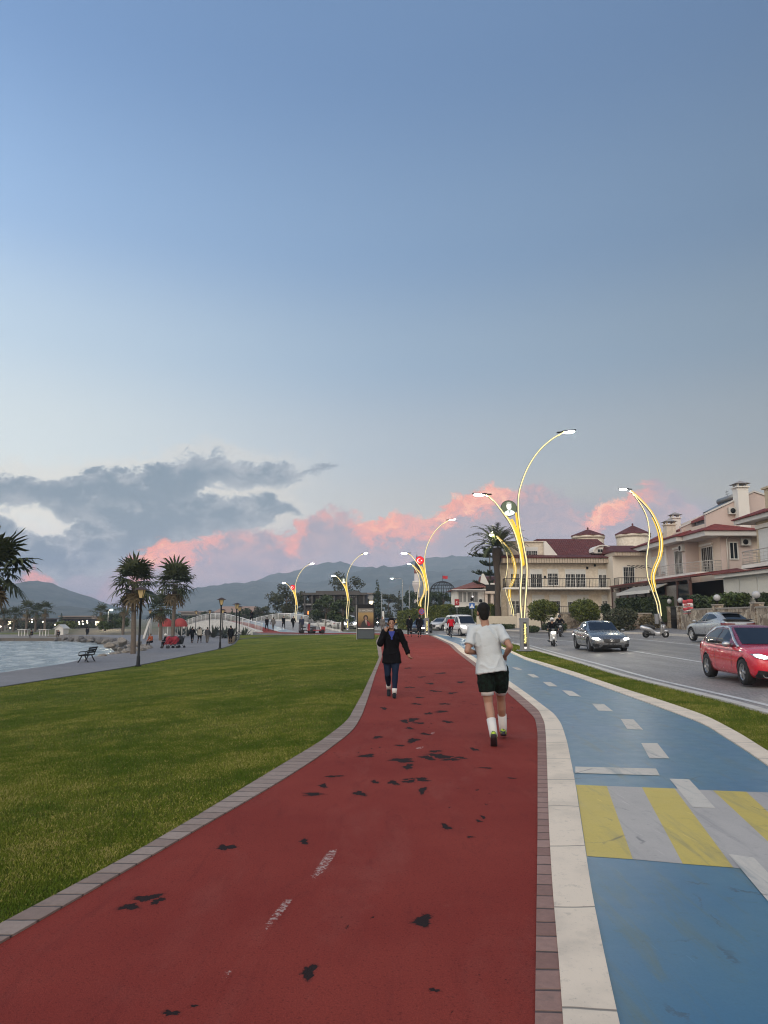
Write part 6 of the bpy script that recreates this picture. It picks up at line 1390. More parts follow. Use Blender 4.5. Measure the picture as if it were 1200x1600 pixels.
# ------------------------------------------------------------------ stone walls, gate, sale banner
def m_stone():
    m, nt, b, g = pos_mat('rubble_stone'); x, y, z = sep(nt, g)
    v = comb(nt, x + y, z * 1.25, 0.0); e = E(nt, voro(nt, v, 3.0, 'DISTANCE_TO_EDGE')).smooth(.012, .05); cell = voro(nt, v, 3.0, 'F1', 'Color'); cr = sep(nt, cell)[0]; n = noise(nt, g, 9, 5, .65)
    c = mixc(nt, cr, (.16, .11, .075), (.52, .44, .34)); c = scalec(nt, c, .6 + n * .8); c = mixc(nt, 1.0 - e, c, (.2, .175, .145)); nt.links.new(c, b.inputs['Base Color']); b.inputs['Roughness'].default_value = .9; bump(nt, b, e + n * .5, .7, .04); return m
STONE = m_stone(); CAP = pbr('wall_cap_stone', (.3, .27, .235), .85, var=.2)
WX = lambda y: 20.9 + .1118 * (y - 40)
def wall_run(label, pts, h, mat, th=.35, cap=True, name='stone_wall', zb=None):
    t = thing(name, label, 'wall', (*pts[0], 0)); o = Vector((*pts[0], 0)); mb, mc = MB(), MB()
    for a, b in zip(pts[:-1], pts[1:]):
        A, B = Vector((*a, 0)) - o, Vector((*b, 0)) - o; n = (B - A).normalized(); s = Vector((-n.y, n.x, 0)) * th / 2
        za, zc = (H(*a), H(*b)) if zb is None else (zb, zb)
        q = [A + s, B + s, B - s, A - s]; mb.hexa([(*p.xy, z - .4) for p, z in zip(q, (za, zc, zc, za))] + [(*p.xy, z) for p, z in zip(q, (h, h, h, h))])
        s2 = s * 1.25; q = [A + s2, B + s2, B - s2, A - s2]
        if cap: mc.hexa([(*p.xy, h + .002) for p in q] + [(*p.xy, h + .09) for p in q])
    mb.build('masonry', mat, t)
    if cap: mc.build('coping', CAP, t)
    return t
wall_run('long rubble stone garden wall behind the parked grey car', [(WX(56.6), 56.6), (WX(28), 28)], 2.15, STONE); wall_run('rubble stone wall piece left of the iron gate', [(WX(60.6) + .2, 60.6), (19.4, 62.8)], 1.9, STONE)
wall_run('rubble stone wall below the cream apartment house', [(20.3, 70.5), (16.6, 70.2)], 1.95, STONE); wall_run('low cream wall between the palm and the clipped bushes', [(17.0, 76), (10.0, 80)], 1.75, pbr('cream_wall', (.5, .44, .35), .85), .25, False, 'garden_wall')
def pillar(px, label, top=2.95):
    x = None; r = (px - 600) / FOC; y = (20.9 - .1118 * 40) / (r - .1118); x = r * y; t = thing('gate_pillar', label, 'pillar', (x, y, 0), 0, 'stone pillars with globe lamps on the garden wall')
    mb = MB(); mb.box(-.26, .26, -.26, .26, .2, top - .55); mb.build('masonry', STONE, t); mb = MB(); mb.box(-.3, .3, -.3, .3, top - .548, top - .47); mb.build('coping', CAP, t); mb = MB(); mb.lathe([(.06, top - .47), (.04, top - .3), (.09, top - .26)], 10); s = mb.build('lamp_neck', DARKM, t); mb = MB(); mb.ball((0, 0, top - .05), .22, 14, 10); mb.build('globe', pbr('unlit_globe', (.42, .42, .43), .25), s)
for px, lb in ((1042, 'stone pillar with a globe left of the iron gate'), (1060, 'stone pillar with a globe between the iron gate and the sale banner'), (1117, 'stone pillar with a globe above the parked grey car'), (1178, 'stone pillar with a globe nearest the right edge')): pillar(px, lb)
def gate():
    t = thing('garden_gate', 'dark iron gate between two stone pillars', 'gate', (WX(58.6), 58.6, 0)); mb = MB(); yy = np.linspace(-1.25, 1.25, 15)
    for y in yy: mb.tube([(.11 * y, y, .65), (.11 * y, y, 2.5)], .022, 5)
    for z in (.7, 1.5, 2.4): mb.tube([(-.14, -1.25, z), (.14, 1.25, z)], .03, 5)
    mb.build('bars', IRON, t); mb = MB(); mb.hexa([(-.1, -1.2, .68), (-.08, -1.2, .68), (.16, 1.2, .68), (.13, 1.2, .68), (-.1, -1.2, 2.35), (-.08, -1.2, 2.35), (.16, 1.2, 2.35), (.13, 1.2, 2.35)]); mb.build('sheet', pbr('gate_sheet', (.02, .018, .017), .6), t)
gate()
def banner():
    y = 54.3; x = WX(y) - .25; t = thing('sale_banner', 'red and white cloth sale banner hung on the garden wall', 'banner', (x, y, 0), R(-78)); c = at(1073.5, 948, y); m = [pbr('banner_red', (.5, .05, .06), .7), pbr('banner_white', (.68, .64, .6), .7)]
    mb = MB(); zs_ = [c.z + .52, c.z + .26, c.z + .24, c.z - .02, c.z - .04, c.z - .24, c.z - .26, c.z - .46, c.z - .5]; mi = [0, 0, 1, 1, 0, 0, 1, 0]
    N = 10
    for i in range(8):
        for j in range(N):
            f = lambda j, z: (-.6 + 1.2 * j / N + (z - c.z) * .12, -.02 + .035 * math.sin(j * 1.1 + z * 4), z - .03 * math.sin(j * .7))
            mb.add([f(j, zs_[i]), f(j + 1, zs_[i]), f(j + 1, zs_[i + 1]), f(j, zs_[i + 1])], [(0, 1, 2, 3)], mi[i], True)
    o = mb.build('cloth', m, t, False); o.modifiers.new('thickness', 'SOLIDIFY').thickness = .006
    text_mesh('lettering', 'SATILIK', .24, m[0], t, Matrix.Translation((0.0, -.07, c.z + .11)) @ UPRIGHT, .003, 'CENTER', .006)
    mb = MB()
    for i, w in enumerate((.09, .05, .1, .06, .1, .05, .1, .07)): mb.box(-.5 + i * .125, -.5 + i * .125 + w, -.075, -.068, c.z - .42, c.z - .3)
    mb.build('small_print', pbr('banner_ink', (.06, .05, .05), .7), t)
banner()
# ------------------------------------------------------------------ vehicles
TYRE = pbr('tyre_rubber', (.014, .014, .015), .8); RIM = pbr('alloy_rim', (.42, .42, .43), .3, .85); CARGLASS = pbr('car_glass', (.006, .008, .012), .04, 0, 0, spec=.8); BLACKP = pbr('black_plastic', (.012, .012, .013), .5); CHROME = pbr('chrome', (.7, .7, .7), .15, 1.0)
HEADL = emis('headlight_lit', (1, .96, .82), 40.0); HEADW = emis('headlight_glow', (1, .95, .8), 40.0); HOUSING = pbr('lamp_housing', (.3, .3, .31), .15, .4, 0); TAILR = pbr('tail_light_red', (.25, .008, .012), .2, emit=(1, .03, .03), estr=.08); PLATE = pbr('number_plate', (.55, .55, .55), .5)
def paint(name, col, metal=.0, rough=.28): return pbr(name, col, rough, metal, .02, 3, coat=.8)
def evaluated(o):
    me = bpy.data.meshes.new_from_object(o.evaluated_get(bpy.context.evaluated_depsgraph_get())); return me
def grid_faces(nr, nc): return [(i * nc + j, i * nc + j + 1, (i + 1) * nc + j + 1, (i + 1) * nc + j) for i in range(nr - 1) for j in range(nc - 1)]
def interp_rows(st, n):                                            # smooth rows of numbers between control stations
    st = np.array(st, float); out = []
    for i in range(len(st) - 1):
        a, b, c, d = st[max(i - 1, 0)], st[i], st[i + 1], st[min(i + 2, len(st) - 1)]
        for k in range(n):
            t = k / n; h00 = 2 * t ** 3 - 3 * t ** 2 + 1; h10 = t ** 3 - 2 * t ** 2 + t; h01 = -2 * t ** 3 + 3 * t ** 2; h11 = t ** 3 - t ** 2
            dx = c[0] - b[0] or 1e-6; m0 = (c - a) / ((c[0] - a[0]) or 1e-6) * dx; m1 = (d - b) / ((d[0] - b[0]) or 1e-6) * dx
            r = h00 * b + h10 * m0 + h01 * c + h11 * m1; r[0] = b[0] + dx * t; out.append(r)
    out.append(st[-1]); return np.array(out)
def make_car(S):
    t = thing('car' if S.get('cat', 'car') == 'car' else S['cat'], S['label'], S.get('cat', 'car'), (0, 0, 0)); P = S['paint']; wr = S['wr']
    # ---- lower body: stations x, sill height, shoulder height, half width, crown of the top surface
    st = interp_rows(S['body'], 5); sec = []
    for x, zb, zt, w, cr in st:
        h = zt - zb; half = catmull([(0, 0, zb), (0, w * .78, zb), (0, w * .92, zb + .05), (0, w * .975, zb + h * .2), (0, w, zb + h * .48), (0, w * .995, zb + h * .72), (0, w * .965, zb + h * .9), (0, w * .9, zt - .005), (0, w * .8, zt + cr * .25), (0, w * .45, zt + cr * .8), (0, 0, zt + cr)], 2)
        sec.append([(x, p.y, p.z) for p in half] + [(x, -p.y, p.z) for p in half[-2:0:-1]])
    nc = len(sec[0]); V = [p for r in sec for p in r]; F = []
    for i in range(len(sec) - 1):
        for j in range(nc): F.append((i * nc + j, i * nc + (j + 1) % nc, (i + 1) * nc + (j + 1) % nc, (i + 1) * nc + j))
    F += [tuple(range(nc - 1, -1, -1)), tuple((len(sec) - 1) * nc + j for j in range(nc))]
    mb = MB(); mb.add(V, F, 0, True); body = mb.build('body', [P, BLACKP], t)
    cut = MB()
    for ax in S['axles']:
        for sg in (-1, 1): cut.lathe([(wr * 1.13, -.2), (wr * 1.13, .2)], 28, (0, 0, 0), 0, Matrix.Translation((ax, sg * (S['hw'] - .1), wr * 1.02)) @ Matrix.Rotation(R(90), 4, 'X'))
    co = cut.build('arch_cutter', [BLACKP]); md = body.modifiers.new('arch', 'BOOLEAN'); md.object = co; md.operation = 'DIFFERENCE'; md.solver = 'EXACT'
    try: md.material_mode = 'TRANSFER'
    except Exception: pass
    me = evaluated(body); body.modifiers.clear(); body.data = me; bpy.data.objects.remove(co)
    # ---- cabin
    cab = S['cabin']; st = interp_rows(cab, 4) if S.get('smooth_cab') else np.array(cab, float); sec = []
    for x, zb, wb, zr, w2 in st:
        half = [(x, 0, zb), (x, wb, zb), (x, wb * .985, zb + (zr - zb) * .3), (x, w2 + (wb - w2) * .3, zb + (zr - zb) * .68), (x, w2, zb + (zr - zb) * .9), (x, w2 * .93, zb + (zr - zb) * .975), (x, w2 * .6, zr + .012), (x, 0, zr + .02)]
        sec.append(half + [(a, -b, c) for a, b, c in half[-2:0:-1]])
    nc = len(sec[0]); V = [p for r in sec for p in r]; F = []
    for i in range(len(sec) - 1):
        for j in range(nc): F.append((i * nc + j, i * nc + (j + 1) % nc, (i + 1) * nc + (j + 1) % nc, (i + 1) * nc + j))
    F += [tuple(range(nc - 1, -1, -1)), tuple((len(sec) - 1) * nc + j for j in range(nc))]
    mb = MB(); mb.add(V, F, 0, True); cabin = mb.build('cabin', S.get('roof_paint', P), t)
    try:
        m2 = cabin.data; 
        for p in m2.polygons: p.use_smooth = True
        m2.set_sharp_from_angle(angle=R(35))
    except Exception: pass
    bb = bmesh.new()
    for me in (body.data, cabin.data):
        b2 = bmesh.new(); b2.from_mesh(me); tmp = bpy.data.meshes.new('tmp'); b2.to_mesh(tmp); bb.from_mesh(tmp); b2.free(); bpy.data.meshes.remove(tmp)
    bmesh.ops.triangulate(bb, faces=bb.faces[:]); bvh = BVHTree.FromBMesh(bb); bb.free()
    def proj(poly, direction, off=.006, thick=.0):                 # lay an outline on the bodywork
        bm = bmesh.new(); D = {'side': lambda a, b: (Vector((a, S['_sg'] * 3, b)), Vector((0, -S['_sg'], 0))), 'front': lambda a, b: (Vector((6, a, b)), Vector((-1, 0, 0))), 'rear': lambda a, b: (Vector((-6, a, b)), Vector((1, 0, 0))), 'top': lambda a, b: (Vector((a, b, 5)), Vector((0, 0, -1)))}[direction]
        pts = []
        for (a, b), (c, d) in zip(poly, poly[1:] + poly[:1]):
            for k in range(4): pts.append((a + (c - a) * k / 4, b + (d - b) * k / 4))
        vs = [bm.verts.new((a, b, 0)) for a, b in pts]; bm.faces.new(vs); bmesh.ops.triangulate(bm, faces=bm.faces[:])
        for _ in range(7):
            lg = [e for e in bm.edges if e.calc_length() > .085]
            if not lg: break
            bmesh.ops.subdivide_edges(bm, edges=lg, cuts=1); bmesh.ops.triangulate(bm, faces=[f for f in bm.faces if len(f.verts) > 3])
        last = None
        for v in bm.verts:
            o, d = D(v.co.x, v.co.y); loc, nrm, _, _ = bvh.ray_cast(o, d)
            if loc is None:
                v.co = o + d * ((last - o).dot(d) if last is not None else 3); continue
            if nrm.dot(d) > 0: nrm = -nrm
            last = loc; v.co = loc + nrm * (off + .007)
        bm.verts.index_update(); r = ([v.co.copy() for v in bm.verts], [[v.index for v in f.verts] for f in bm.faces]); bm.free(); return r
    def part(name, mat, polys, direction, off=.006, both=True, parent=None):
        objs = []
        for sg in ((1, -1) if direction == 'side' and both else (1,)):
            S['_sg'] = sg
            for poly in polys:
                mb = MB(); v, f = proj(poly, direction, off); mb.add(v, f, 0, True); objs.append(mb.build(name, mat, parent or t))
        return objs
    mirror = lambda poly: [(-a, b) for a, b in poly][::-1]
    for nm, mat, polys, dr, off in S['marks']: part(nm, mat, polys, dr, off)
    # ---- wheels
    for ax in S['axles']:
        for sg in (-1, 1):
            M = Matrix.Translation((ax, sg * (S['hw'] - .115), wr)) @ Matrix.Rotation(R(-90 * sg), 4, 'X'); w = S.get('tw', .1)
            mb = MB(); mb.lathe([(wr * .66, -w), (wr * .94, -w), (wr, -w * .7), (wr, w * .7), (wr * .94, w), (wr * .66, w)], 28, (0, 0, 0), 0, M, True, False); tw = mb.build('wheel', TYRE, t)
            mb = MB(); mb.lathe([(wr * .69, -w), (wr * .69, w * .85), (wr * .62, w * .9), (wr * .6, w * .5)], 28, (0, 0, 0), 0, M, True, False); mb.lathe([(wr * .16, w * .5), (wr * .15, w * .86), (.01, w * .9)], 14, (0, 0, 0), 0, M)
            ns = S.get('spokes', 5)
            for k in range(ns):
                a = k * 2 * math.pi / ns; MM = M @ Matrix.Rotation(a, 4, 'Z'); q = wr * (.075 if ns > 6 else .11); mb.hexa([(wr * .1, -q, w * .45), (wr * .66, -q * 1.25, w * .55), (wr * .66, q * 1.25, w * .55), (wr * .1, q, w * .45), (wr * .1, -q, w * .8), (wr * .66, -q * 1.2, w * .82), (wr * .66, q * 1.2, w * .82), (wr * .1, q, w * .8)], 0, MM)
            mb.build('rim', S.get('rim', RIM), tw); mb = MB(); mb.lathe([(wr * .62, w * .2), (wr * .6, w * .22)], 20, (0, 0, 0), 0, M); mb.build('brake_disc', BLACKP, tw)
    for sg in (-1, 1):                                               # mirrors
        x, z = S['mirror']; M = Matrix.Translation((x, sg * (S['hw'] + .06), z)); mb = MB(); mb.ball((0, 0, 0), (.075, .12, .075), 12, 8, 0, M); m = mb.build('mirror', S.get('mirror_paint', P), t); mb = MB(); mb.tube([(x + .03, sg * (S['hw'] - .12), z - .06), (x, sg * (S['hw'] + .02), z - .03)], .025, 6); mb.build('mirror_stalk', BLACKP, m)
    if 'plate' in S:
        x, z = S['plate']; mb = MB(); mb.box(x, x + .012, -.26, .26, z - .055, z + .055); pl = mb.build('number_plate', PLATE, t); mb = MB()
        for i, (y, w) in enumerate(((-.2, .05), (-.12, .05), (.0, .04), (.05, .05), (.14, .05))): mb.box(x + .0125, x + .0165, y, y + w * .75, z - .03, z + .03)
        mb.build('plate_characters', BLACKP, pl)
    return t, part, mirror

TAILD = pbr('dark_tail_light', (.12, .006, .01), .2)
m2 = lambda poly: [(-a, b) for a, b in poly][::-1]
def saloon(label, P, x, y, rz, badge=True):
    hl = [(.86, .66), (.62, .68), (.43, .6), (.5, .54), (.72, .55), (.86, .6)]; hc = [(.83, .645), (.64, .655), (.54, .6), (.58, .565), (.72, .575), (.82, .605)]
    gr = [(-.4, .6), (.4, .6), (.36, .46), (.24, .43), (-.24, .43), (-.36, .46)]
    lowgr = [(-.42, .33), (.42, .33), (.5, .2), (-.5, .2)]; duct = [(.58, .36), (.84, .4), (.84, .27), (.6, .24)]
    S = dict(label=label, paint=P, wr=.33, hw=.905, axles=(1.42, -1.42), spokes=10, mirror=(.78, .99), plate=(2.345, .375), rim=pbr('dark_alloy_rim', (.2, .2, .21), .3, .8),
             body=[(-2.34, .42, .86, .66, .02), (-2.27, .26, .97, .79, .02), (-2.0, .22, 1.0, .87, .02), (-1.4, .2, .98, .9, .02), (-.4, .19, .95, .905, .02), (.7, .19, .94, .905, .03), (1.1, .19, .91, .9, .05), (1.6, .19, .84, .895, .06), (2.0, .18, .75, .87, .05), (2.22, .19, .67, .82, .02), (2.32, .24, .6, .73, .0), (2.36, .32, .5, .62, .0)],
             cabin=[(-1.95, .93, .72, .99, .62), (-1.85, .93, .76, 1.03, .64), (-1.15, .93, .82, 1.36, .6), (-.75, .93, .84, 1.42, .6), (-.1, .93, .85, 1.44, .605), (.25, .93, .85, 1.40, .6), (1.02, .92, .8, .965, .7), (1.12, .9, .78, .93, .7)],
             marks=[('windscreen', CARGLASS, [[(-.68, 1.0), (.68, 1.0), (.585, 1.365), (-.585, 1.365)]], 'front', .006), ('rear_window', CARGLASS, [[(-.62, 1.06), (.62, 1.06), (.53, 1.34), (-.53, 1.34)]], 'rear', .006),
                    ('side_window', CARGLASS, [[(.72, 1.0), (.18, 1.33), (-.12, 1.365), (-.12, 1.0)], [(-.2, 1.0), (-.2, 1.365), (-.8, 1.34), (-1.2, 1.2), (-1.3, 1.04)]], 'side', .006),
                    ('headlight', HOUSING, [hl, m2(hl)], 'front', .007), ('headlight_core', HEADW, [hc, m2(hc)], 'front', .012), ('grille', BLACKP, [gr], 'front', .007), ('lower_intake', BLACKP, [lowgr, duct, m2(duct)], 'front', .007), ('tail_light', TAILR, [[(.86, .86), (.5, .84), (.55, .7), (.87, .72)], m2([(.86, .86), (.5, .84), (.55, .7), (.87, .72)])], 'rear', .007),
                    ('door_gap', BLACKP, [[(.86, .35), (.874, .35), (.874, .93), (.86, .93)], [(-.15, .28), (-.136, .28), (-.136, .93), (-.15, .93)], [(-1.12, .62), (-1.106, .62), (-1.2, .93), (-1.215, .93)]], 'side', .003), ('door_handle', CHROME, [[(-.02, .8), (-.02, .83), (.14, .83), (.14, .8)], [(-1.0, .82), (-1.0, .85), (-.84, .85), (-.84, .82)]], 'side', .02), ('sill_trim', BLACKP, [[(-1.0, .2), (1.0, .2), (1.0, .25), (-1.0, .25)]], 'side', .004),
                    ('sunroof', CARGLASS, [[(.1, -.45), (.1, .45), (-.65, .45), (-.65, -.45)]], 'top', .006)])
    t, part, mr = make_car(S)
    mb = MB(); mb.box(2.33, 2.352, -.36, -.12, .515, .53); mb.box(2.33, 2.352, .12, .36, .515, .53); mb.box(2.31, 2.335, -.37, -.13, .56, .572); mb.box(2.31, 2.335, .13, .37, .56, .572); mb.build('grille_bar', CHROME, t)
    if badge:
        M = Matrix.Translation((2.362, 0, .52)) @ Matrix.Rotation(R(90), 4, 'Y'); mb = MB(); mb.tube([(.095 * math.cos(a), .095 * math.sin(a), 0) for a in np.linspace(0, 6.283, 25)], .011, 6, 0, False, M)
        for k in range(3): a = math.pi + k * 2.0944; mb.add([(.09 * math.cos(a), .09 * math.sin(a), .004), (.022 * math.cos(a + 1.047), .022 * math.sin(a + 1.047), .012), (0, 0, .02), (.022 * math.cos(a - 1.047), .022 * math.sin(a - 1.047), .012)], [(0, 1, 2), (0, 2, 3)], 0, False, M)
        mb.build('star_emblem', CHROME, t)
    place(t, (x, y, H(x, y)), rz); return t
def hatch(label, P, roofp, archp, x, y, rz, rings=True, lights=HEADW, d2=True):
    hl = [(.8, .76), (.66, .775), (.34, .68), (.37, .64), (.62, .635), (.76, .68)]; hc = [(.76, .74), (.66, .748), (.5, .7), (.52, .665), (.62, .66), (.73, .69)]; gr = [(-.34, .66), (.34, .66), (.3, .38), (.2, .34), (-.2, .34), (-.3, .38)]; duct = [(.4, .36), (.74, .4), (.78, .22), (.42, .22)]
    S = dict(label=label, paint=P, roof_paint=roofp, mirror_paint=archp, wr=.315, hw=.87, axles=(1.24, -1.23), spokes=5, mirror=(.52, .96), plate=(1.985, .4), tw=.11,
             body=[(-1.97, .4, .88, .66, .02), (-1.9, .26, .98, .78, .02), (-1.6, .22, .98, .84, .02), (-1.1, .2, .95, .868, .02), (-.2, .19, .92, .87, .02), (.5, .19, .91, .87, .03), (.95, .19, .895, .868, .06), (1.35, .19, .85, .86, .07), (1.7, .19, .78, .83, .05), (1.88, .2, .69, .77, .02), (1.96, .26, .6, .68, 0), (1.99, .34, .5, .56, 0)],
             cabin=[(-1.9, .94, .72, 1.02, .62), (-1.8, .93, .75, 1.12, .6), (-1.5, .92, .79, 1.36, .58), (-1.2, .92, .81, 1.405, .585), (-.6, .91, .82, 1.425, .59), (-.05, .91, .82, 1.40, .59), (.82, .9, .78, .945, .68), (.92, .88, .76, .91, .68)],
             marks=[('windscreen', CARGLASS, [[(-.64, .965), (.64, .965), (.53, 1.36), (-.53, 1.36)]], 'front', .006), ('rear_window', CARGLASS, [[(-.6, 1.08), (.6, 1.08), (.5, 1.34), (-.5, 1.34)]], 'rear', .006),
                    ('side_window', CARGLASS, [[(.58, .96), (.02, 1.3), (-.4, 1.335), (-.4, .95)], [(-.44, .95), (-.44, 1.335), (-.9, 1.32), (-1.25, 1.19), (-1.38, 1.02), (-1.2, .95)]], 'side', .006),
                    ('headlight', HOUSING, [hl, m2(hl)], 'front', .007), ('headlight_core', lights, [hc, m2(hc)], 'front', .012), ('grille', BLACKP, [gr], 'front', .007), ('lower_intake', BLACKP, [duct, m2(duct)], 'front', .007), ('tail_light', TAILR, [[(.8, .9), (.5, .88), (.5, .74), (.82, .76)], m2([(.8, .9), (.5, .88), (.5, .74), (.82, .76)])], 'rear', .007),
                    ('roof_arch', archp, [[(-.02, 1.335), (-.45, 1.365), (-.95, 1.345), (-1.32, 1.2), (-1.58, .96), (-1.68, .96), (-1.48, 1.2), (-1.3, 1.33), (-1.0, 1.385), (-.45, 1.4), (-.02, 1.375)]], 'side', .004),
                    ('door_gap', BLACKP, [[(.6, .3), (.612, .3), (.66, .88), (.648, .88)], [(-.52, .28), (-.508, .28), (-.5, .92), (-.512, .92)]], 'side', .003), ('crease_shade', BLACKP, [[(1.3, .79), (1.3, .8), (-1.6, .86), (-1.6, .85)]], 'side', .002), ('door_handle', P, [[(-.4, .78), (-.4, .81), (-.22, .81), (-.22, .78)]], 'side', .025)])  # side crease is only a dark strip, its shade painted on flat bodywork
    t, part, mr = make_car(S)
    for sg in (1, -1):                                               # fog lamp in each intake
        M = Matrix.Translation((1.93, sg * .58, .3)) @ Matrix.Rotation(R(90), 4, 'Y') @ Matrix.Rotation(0, 4, 'X'); mb = MB(); mb.tube([(.075 * math.cos(a), .075 * math.sin(a), .02) for a in np.linspace(0, 6.283, 19)], .014, 5, 0, False, M); mb.lathe([(.06, -.01), (.055, .012), (.01, .02)], 14, (0, 0, 0), 0, M); mb.build('fog_lamp', pbr('fog_lamp_glass', (.3, .3, .3), .15, .5), t)
    for sg in (1, -1): mb = MB(); mb.tube(catmull([(.9, sg * .79, .905), (.6, sg * .745, 1.04), (.25, sg * .675, 1.225), (-.04, sg * .605, 1.365)], 4), [.034] * 13, 8); mb.build('roof_arch', archp, t)
    if rings:
        M = Matrix.Translation((2.0, 0, .58)) @ Matrix.Rotation(R(90), 4, 'Y'); mb = MB()
        for k in range(4): mb.tube([(.058 * math.cos(a), .058 * math.sin(a) + (k - 1.5) * .085, .0 + .003 * k) for a in np.linspace(0, 6.283, 21)], .009, 5, 0, False, M)
        mb.build('four_ring_emblem', CHROME, t)
    place(t, (x, y, H(x, y)), rz); return t
GREYPAINT = paint('grey_car_paint', (.155, .165, .175), .7, .26); REDPAINT = paint('red_car_paint', (.62, .012, .03), .0, .25); SILVER = paint('silver_car_paint', (.42, .43, .45), .7, .3); WHITEPAINT = paint('white_car_paint', (.56, .56, .56), 0, .3); DARKPAINT = paint('dark_car_paint', (.03, .033, .04), .3, .25); PALEGREY = paint('pale_grey_car_paint', (.36, .37, .38), .5, .3)
saloon('grey saloon car with lit headlights driving towards the camera', GREYPAINT, 10.75, 37.3, R(-92))
hatch('red hatchback with silver roof arches driving out of view on the right', REDPAINT, paint('dark_red_roof_paint', (.2, .012, .03), 0, .25), SILVER, 9.72, 19.55, R(-94.5))
saloon('dark saloon car with bright headlights beside the flag disc lamp', DARKPAINT, 3.9, 78.5, R(-104), False)
hatch('white hatchback parked by the hedge between the dark car and the van', WHITEPAINT, WHITEPAINT, WHITEPAINT, 6.6, 86, R(-122), False, pbr('unlit_lamp_glass', (.4, .4, .42), .15))
def crossover():
    S = dict(label='pale grey crossover parked by the stone wall, facing away', paint=PALEGREY, wr=.36, hw=.9, axles=(1.32, -1.32), spokes=5, mirror=(.72, 1.08), cat='car',
             body=[(-2.15, .5, .92, .68, .02), (-2.08, .34, 1.05, .8, .02), (-1.8, .28, 1.1, .87, .02), (-1.3, .26, 1.09, .9, .02), (-.4, .25, 1.03, .895, .02), (.6, .25, 1.0, .895, .03), (1.0, .25, .98, .9, .05), (1.5, .25, .93, .9, .06), (1.85, .26, .84, .86, .04), (2.08, .28, .74, .78, .02), (2.17, .4, .6, .62, 0)],
             cabin=[(-2.0, 1.05, .66, 1.1, .56), (-1.9, 1.05, .7, 1.16, .58), (-1.2, 1.05, .78, 1.46, .56), (-.7, 1.03, .8, 1.54, .57), (-.1, 1.02, .82, 1.565, .58), (.25, 1.01, .82, 1.52, .58), (1.0, 1.0, .78, 1.03, .68), (1.1, .98, .76, .99, .68)],
             marks=[('windscreen', CARGLASS, [[(-.66, 1.07), (.66, 1.07), (.56, 1.48), (-.56, 1.48)]], 'front', .006), ('rear_window', CARGLASS, [[(-.56, 1.19), (.56, 1.19), (.46, 1.46), (-.46, 1.46)]], 'rear', .006), ('side_window', CARGLASS, [[(.66, 1.08), (.12, 1.43), (-.15, 1.46), (-.15, 1.08)], [(-.22, 1.08), (-.22, 1.46), (-.7, 1.43), (-1.2, 1.25)]], 'side', .006),
                    ('tail_light', TAILD, [[(.85, 1.0), (.3, .97), (.3, .92), (.86, .9)], m2([(.85, 1.0), (.3, .97), (.3, .92), (.86, .9)])], 'rear', .008), ('lower_cladding', BLACKP, [[(-1.95, .28), (1.95, .28), (1.95, .4), (-1.95, .4)]], 'side', .005), ('door_gap', BLACKP, [[(.75, .4), (.763, .4), (.8, 1.0), (.787, 1.0)], [(-.2, .4), (-.187, .4), (-.187, 1.02), (-.2, 1.02)]], 'side', .003)], plate=(-2.16, .75), rim=pbr('bright_alloy_rim', (.55, .55, .55), .3, .6))
    t, part, mr = make_car(S); mb = MB(); mb.hexa([(-2.15, -.7, 1.14), (-1.75, -.72, 1.17), (-1.75, .72, 1.17), (-2.15, .7, 1.14), (-2.15, -.7, 1.17), (-1.75, -.72, 1.2), (-1.75, .72, 1.2), (-2.15, .7, 1.17)]); mb.build('spoiler', BLACKP, t)
    mb = MB(); mb.box(-1.45, -1.1, -.5, .5, 1.5, 1.53); mb.build('roof_spoiler', BLACKP, t); x, y = 17.85, 39.7; place(t, (x, y, H(x, y) + .02), R(94))
crossover()
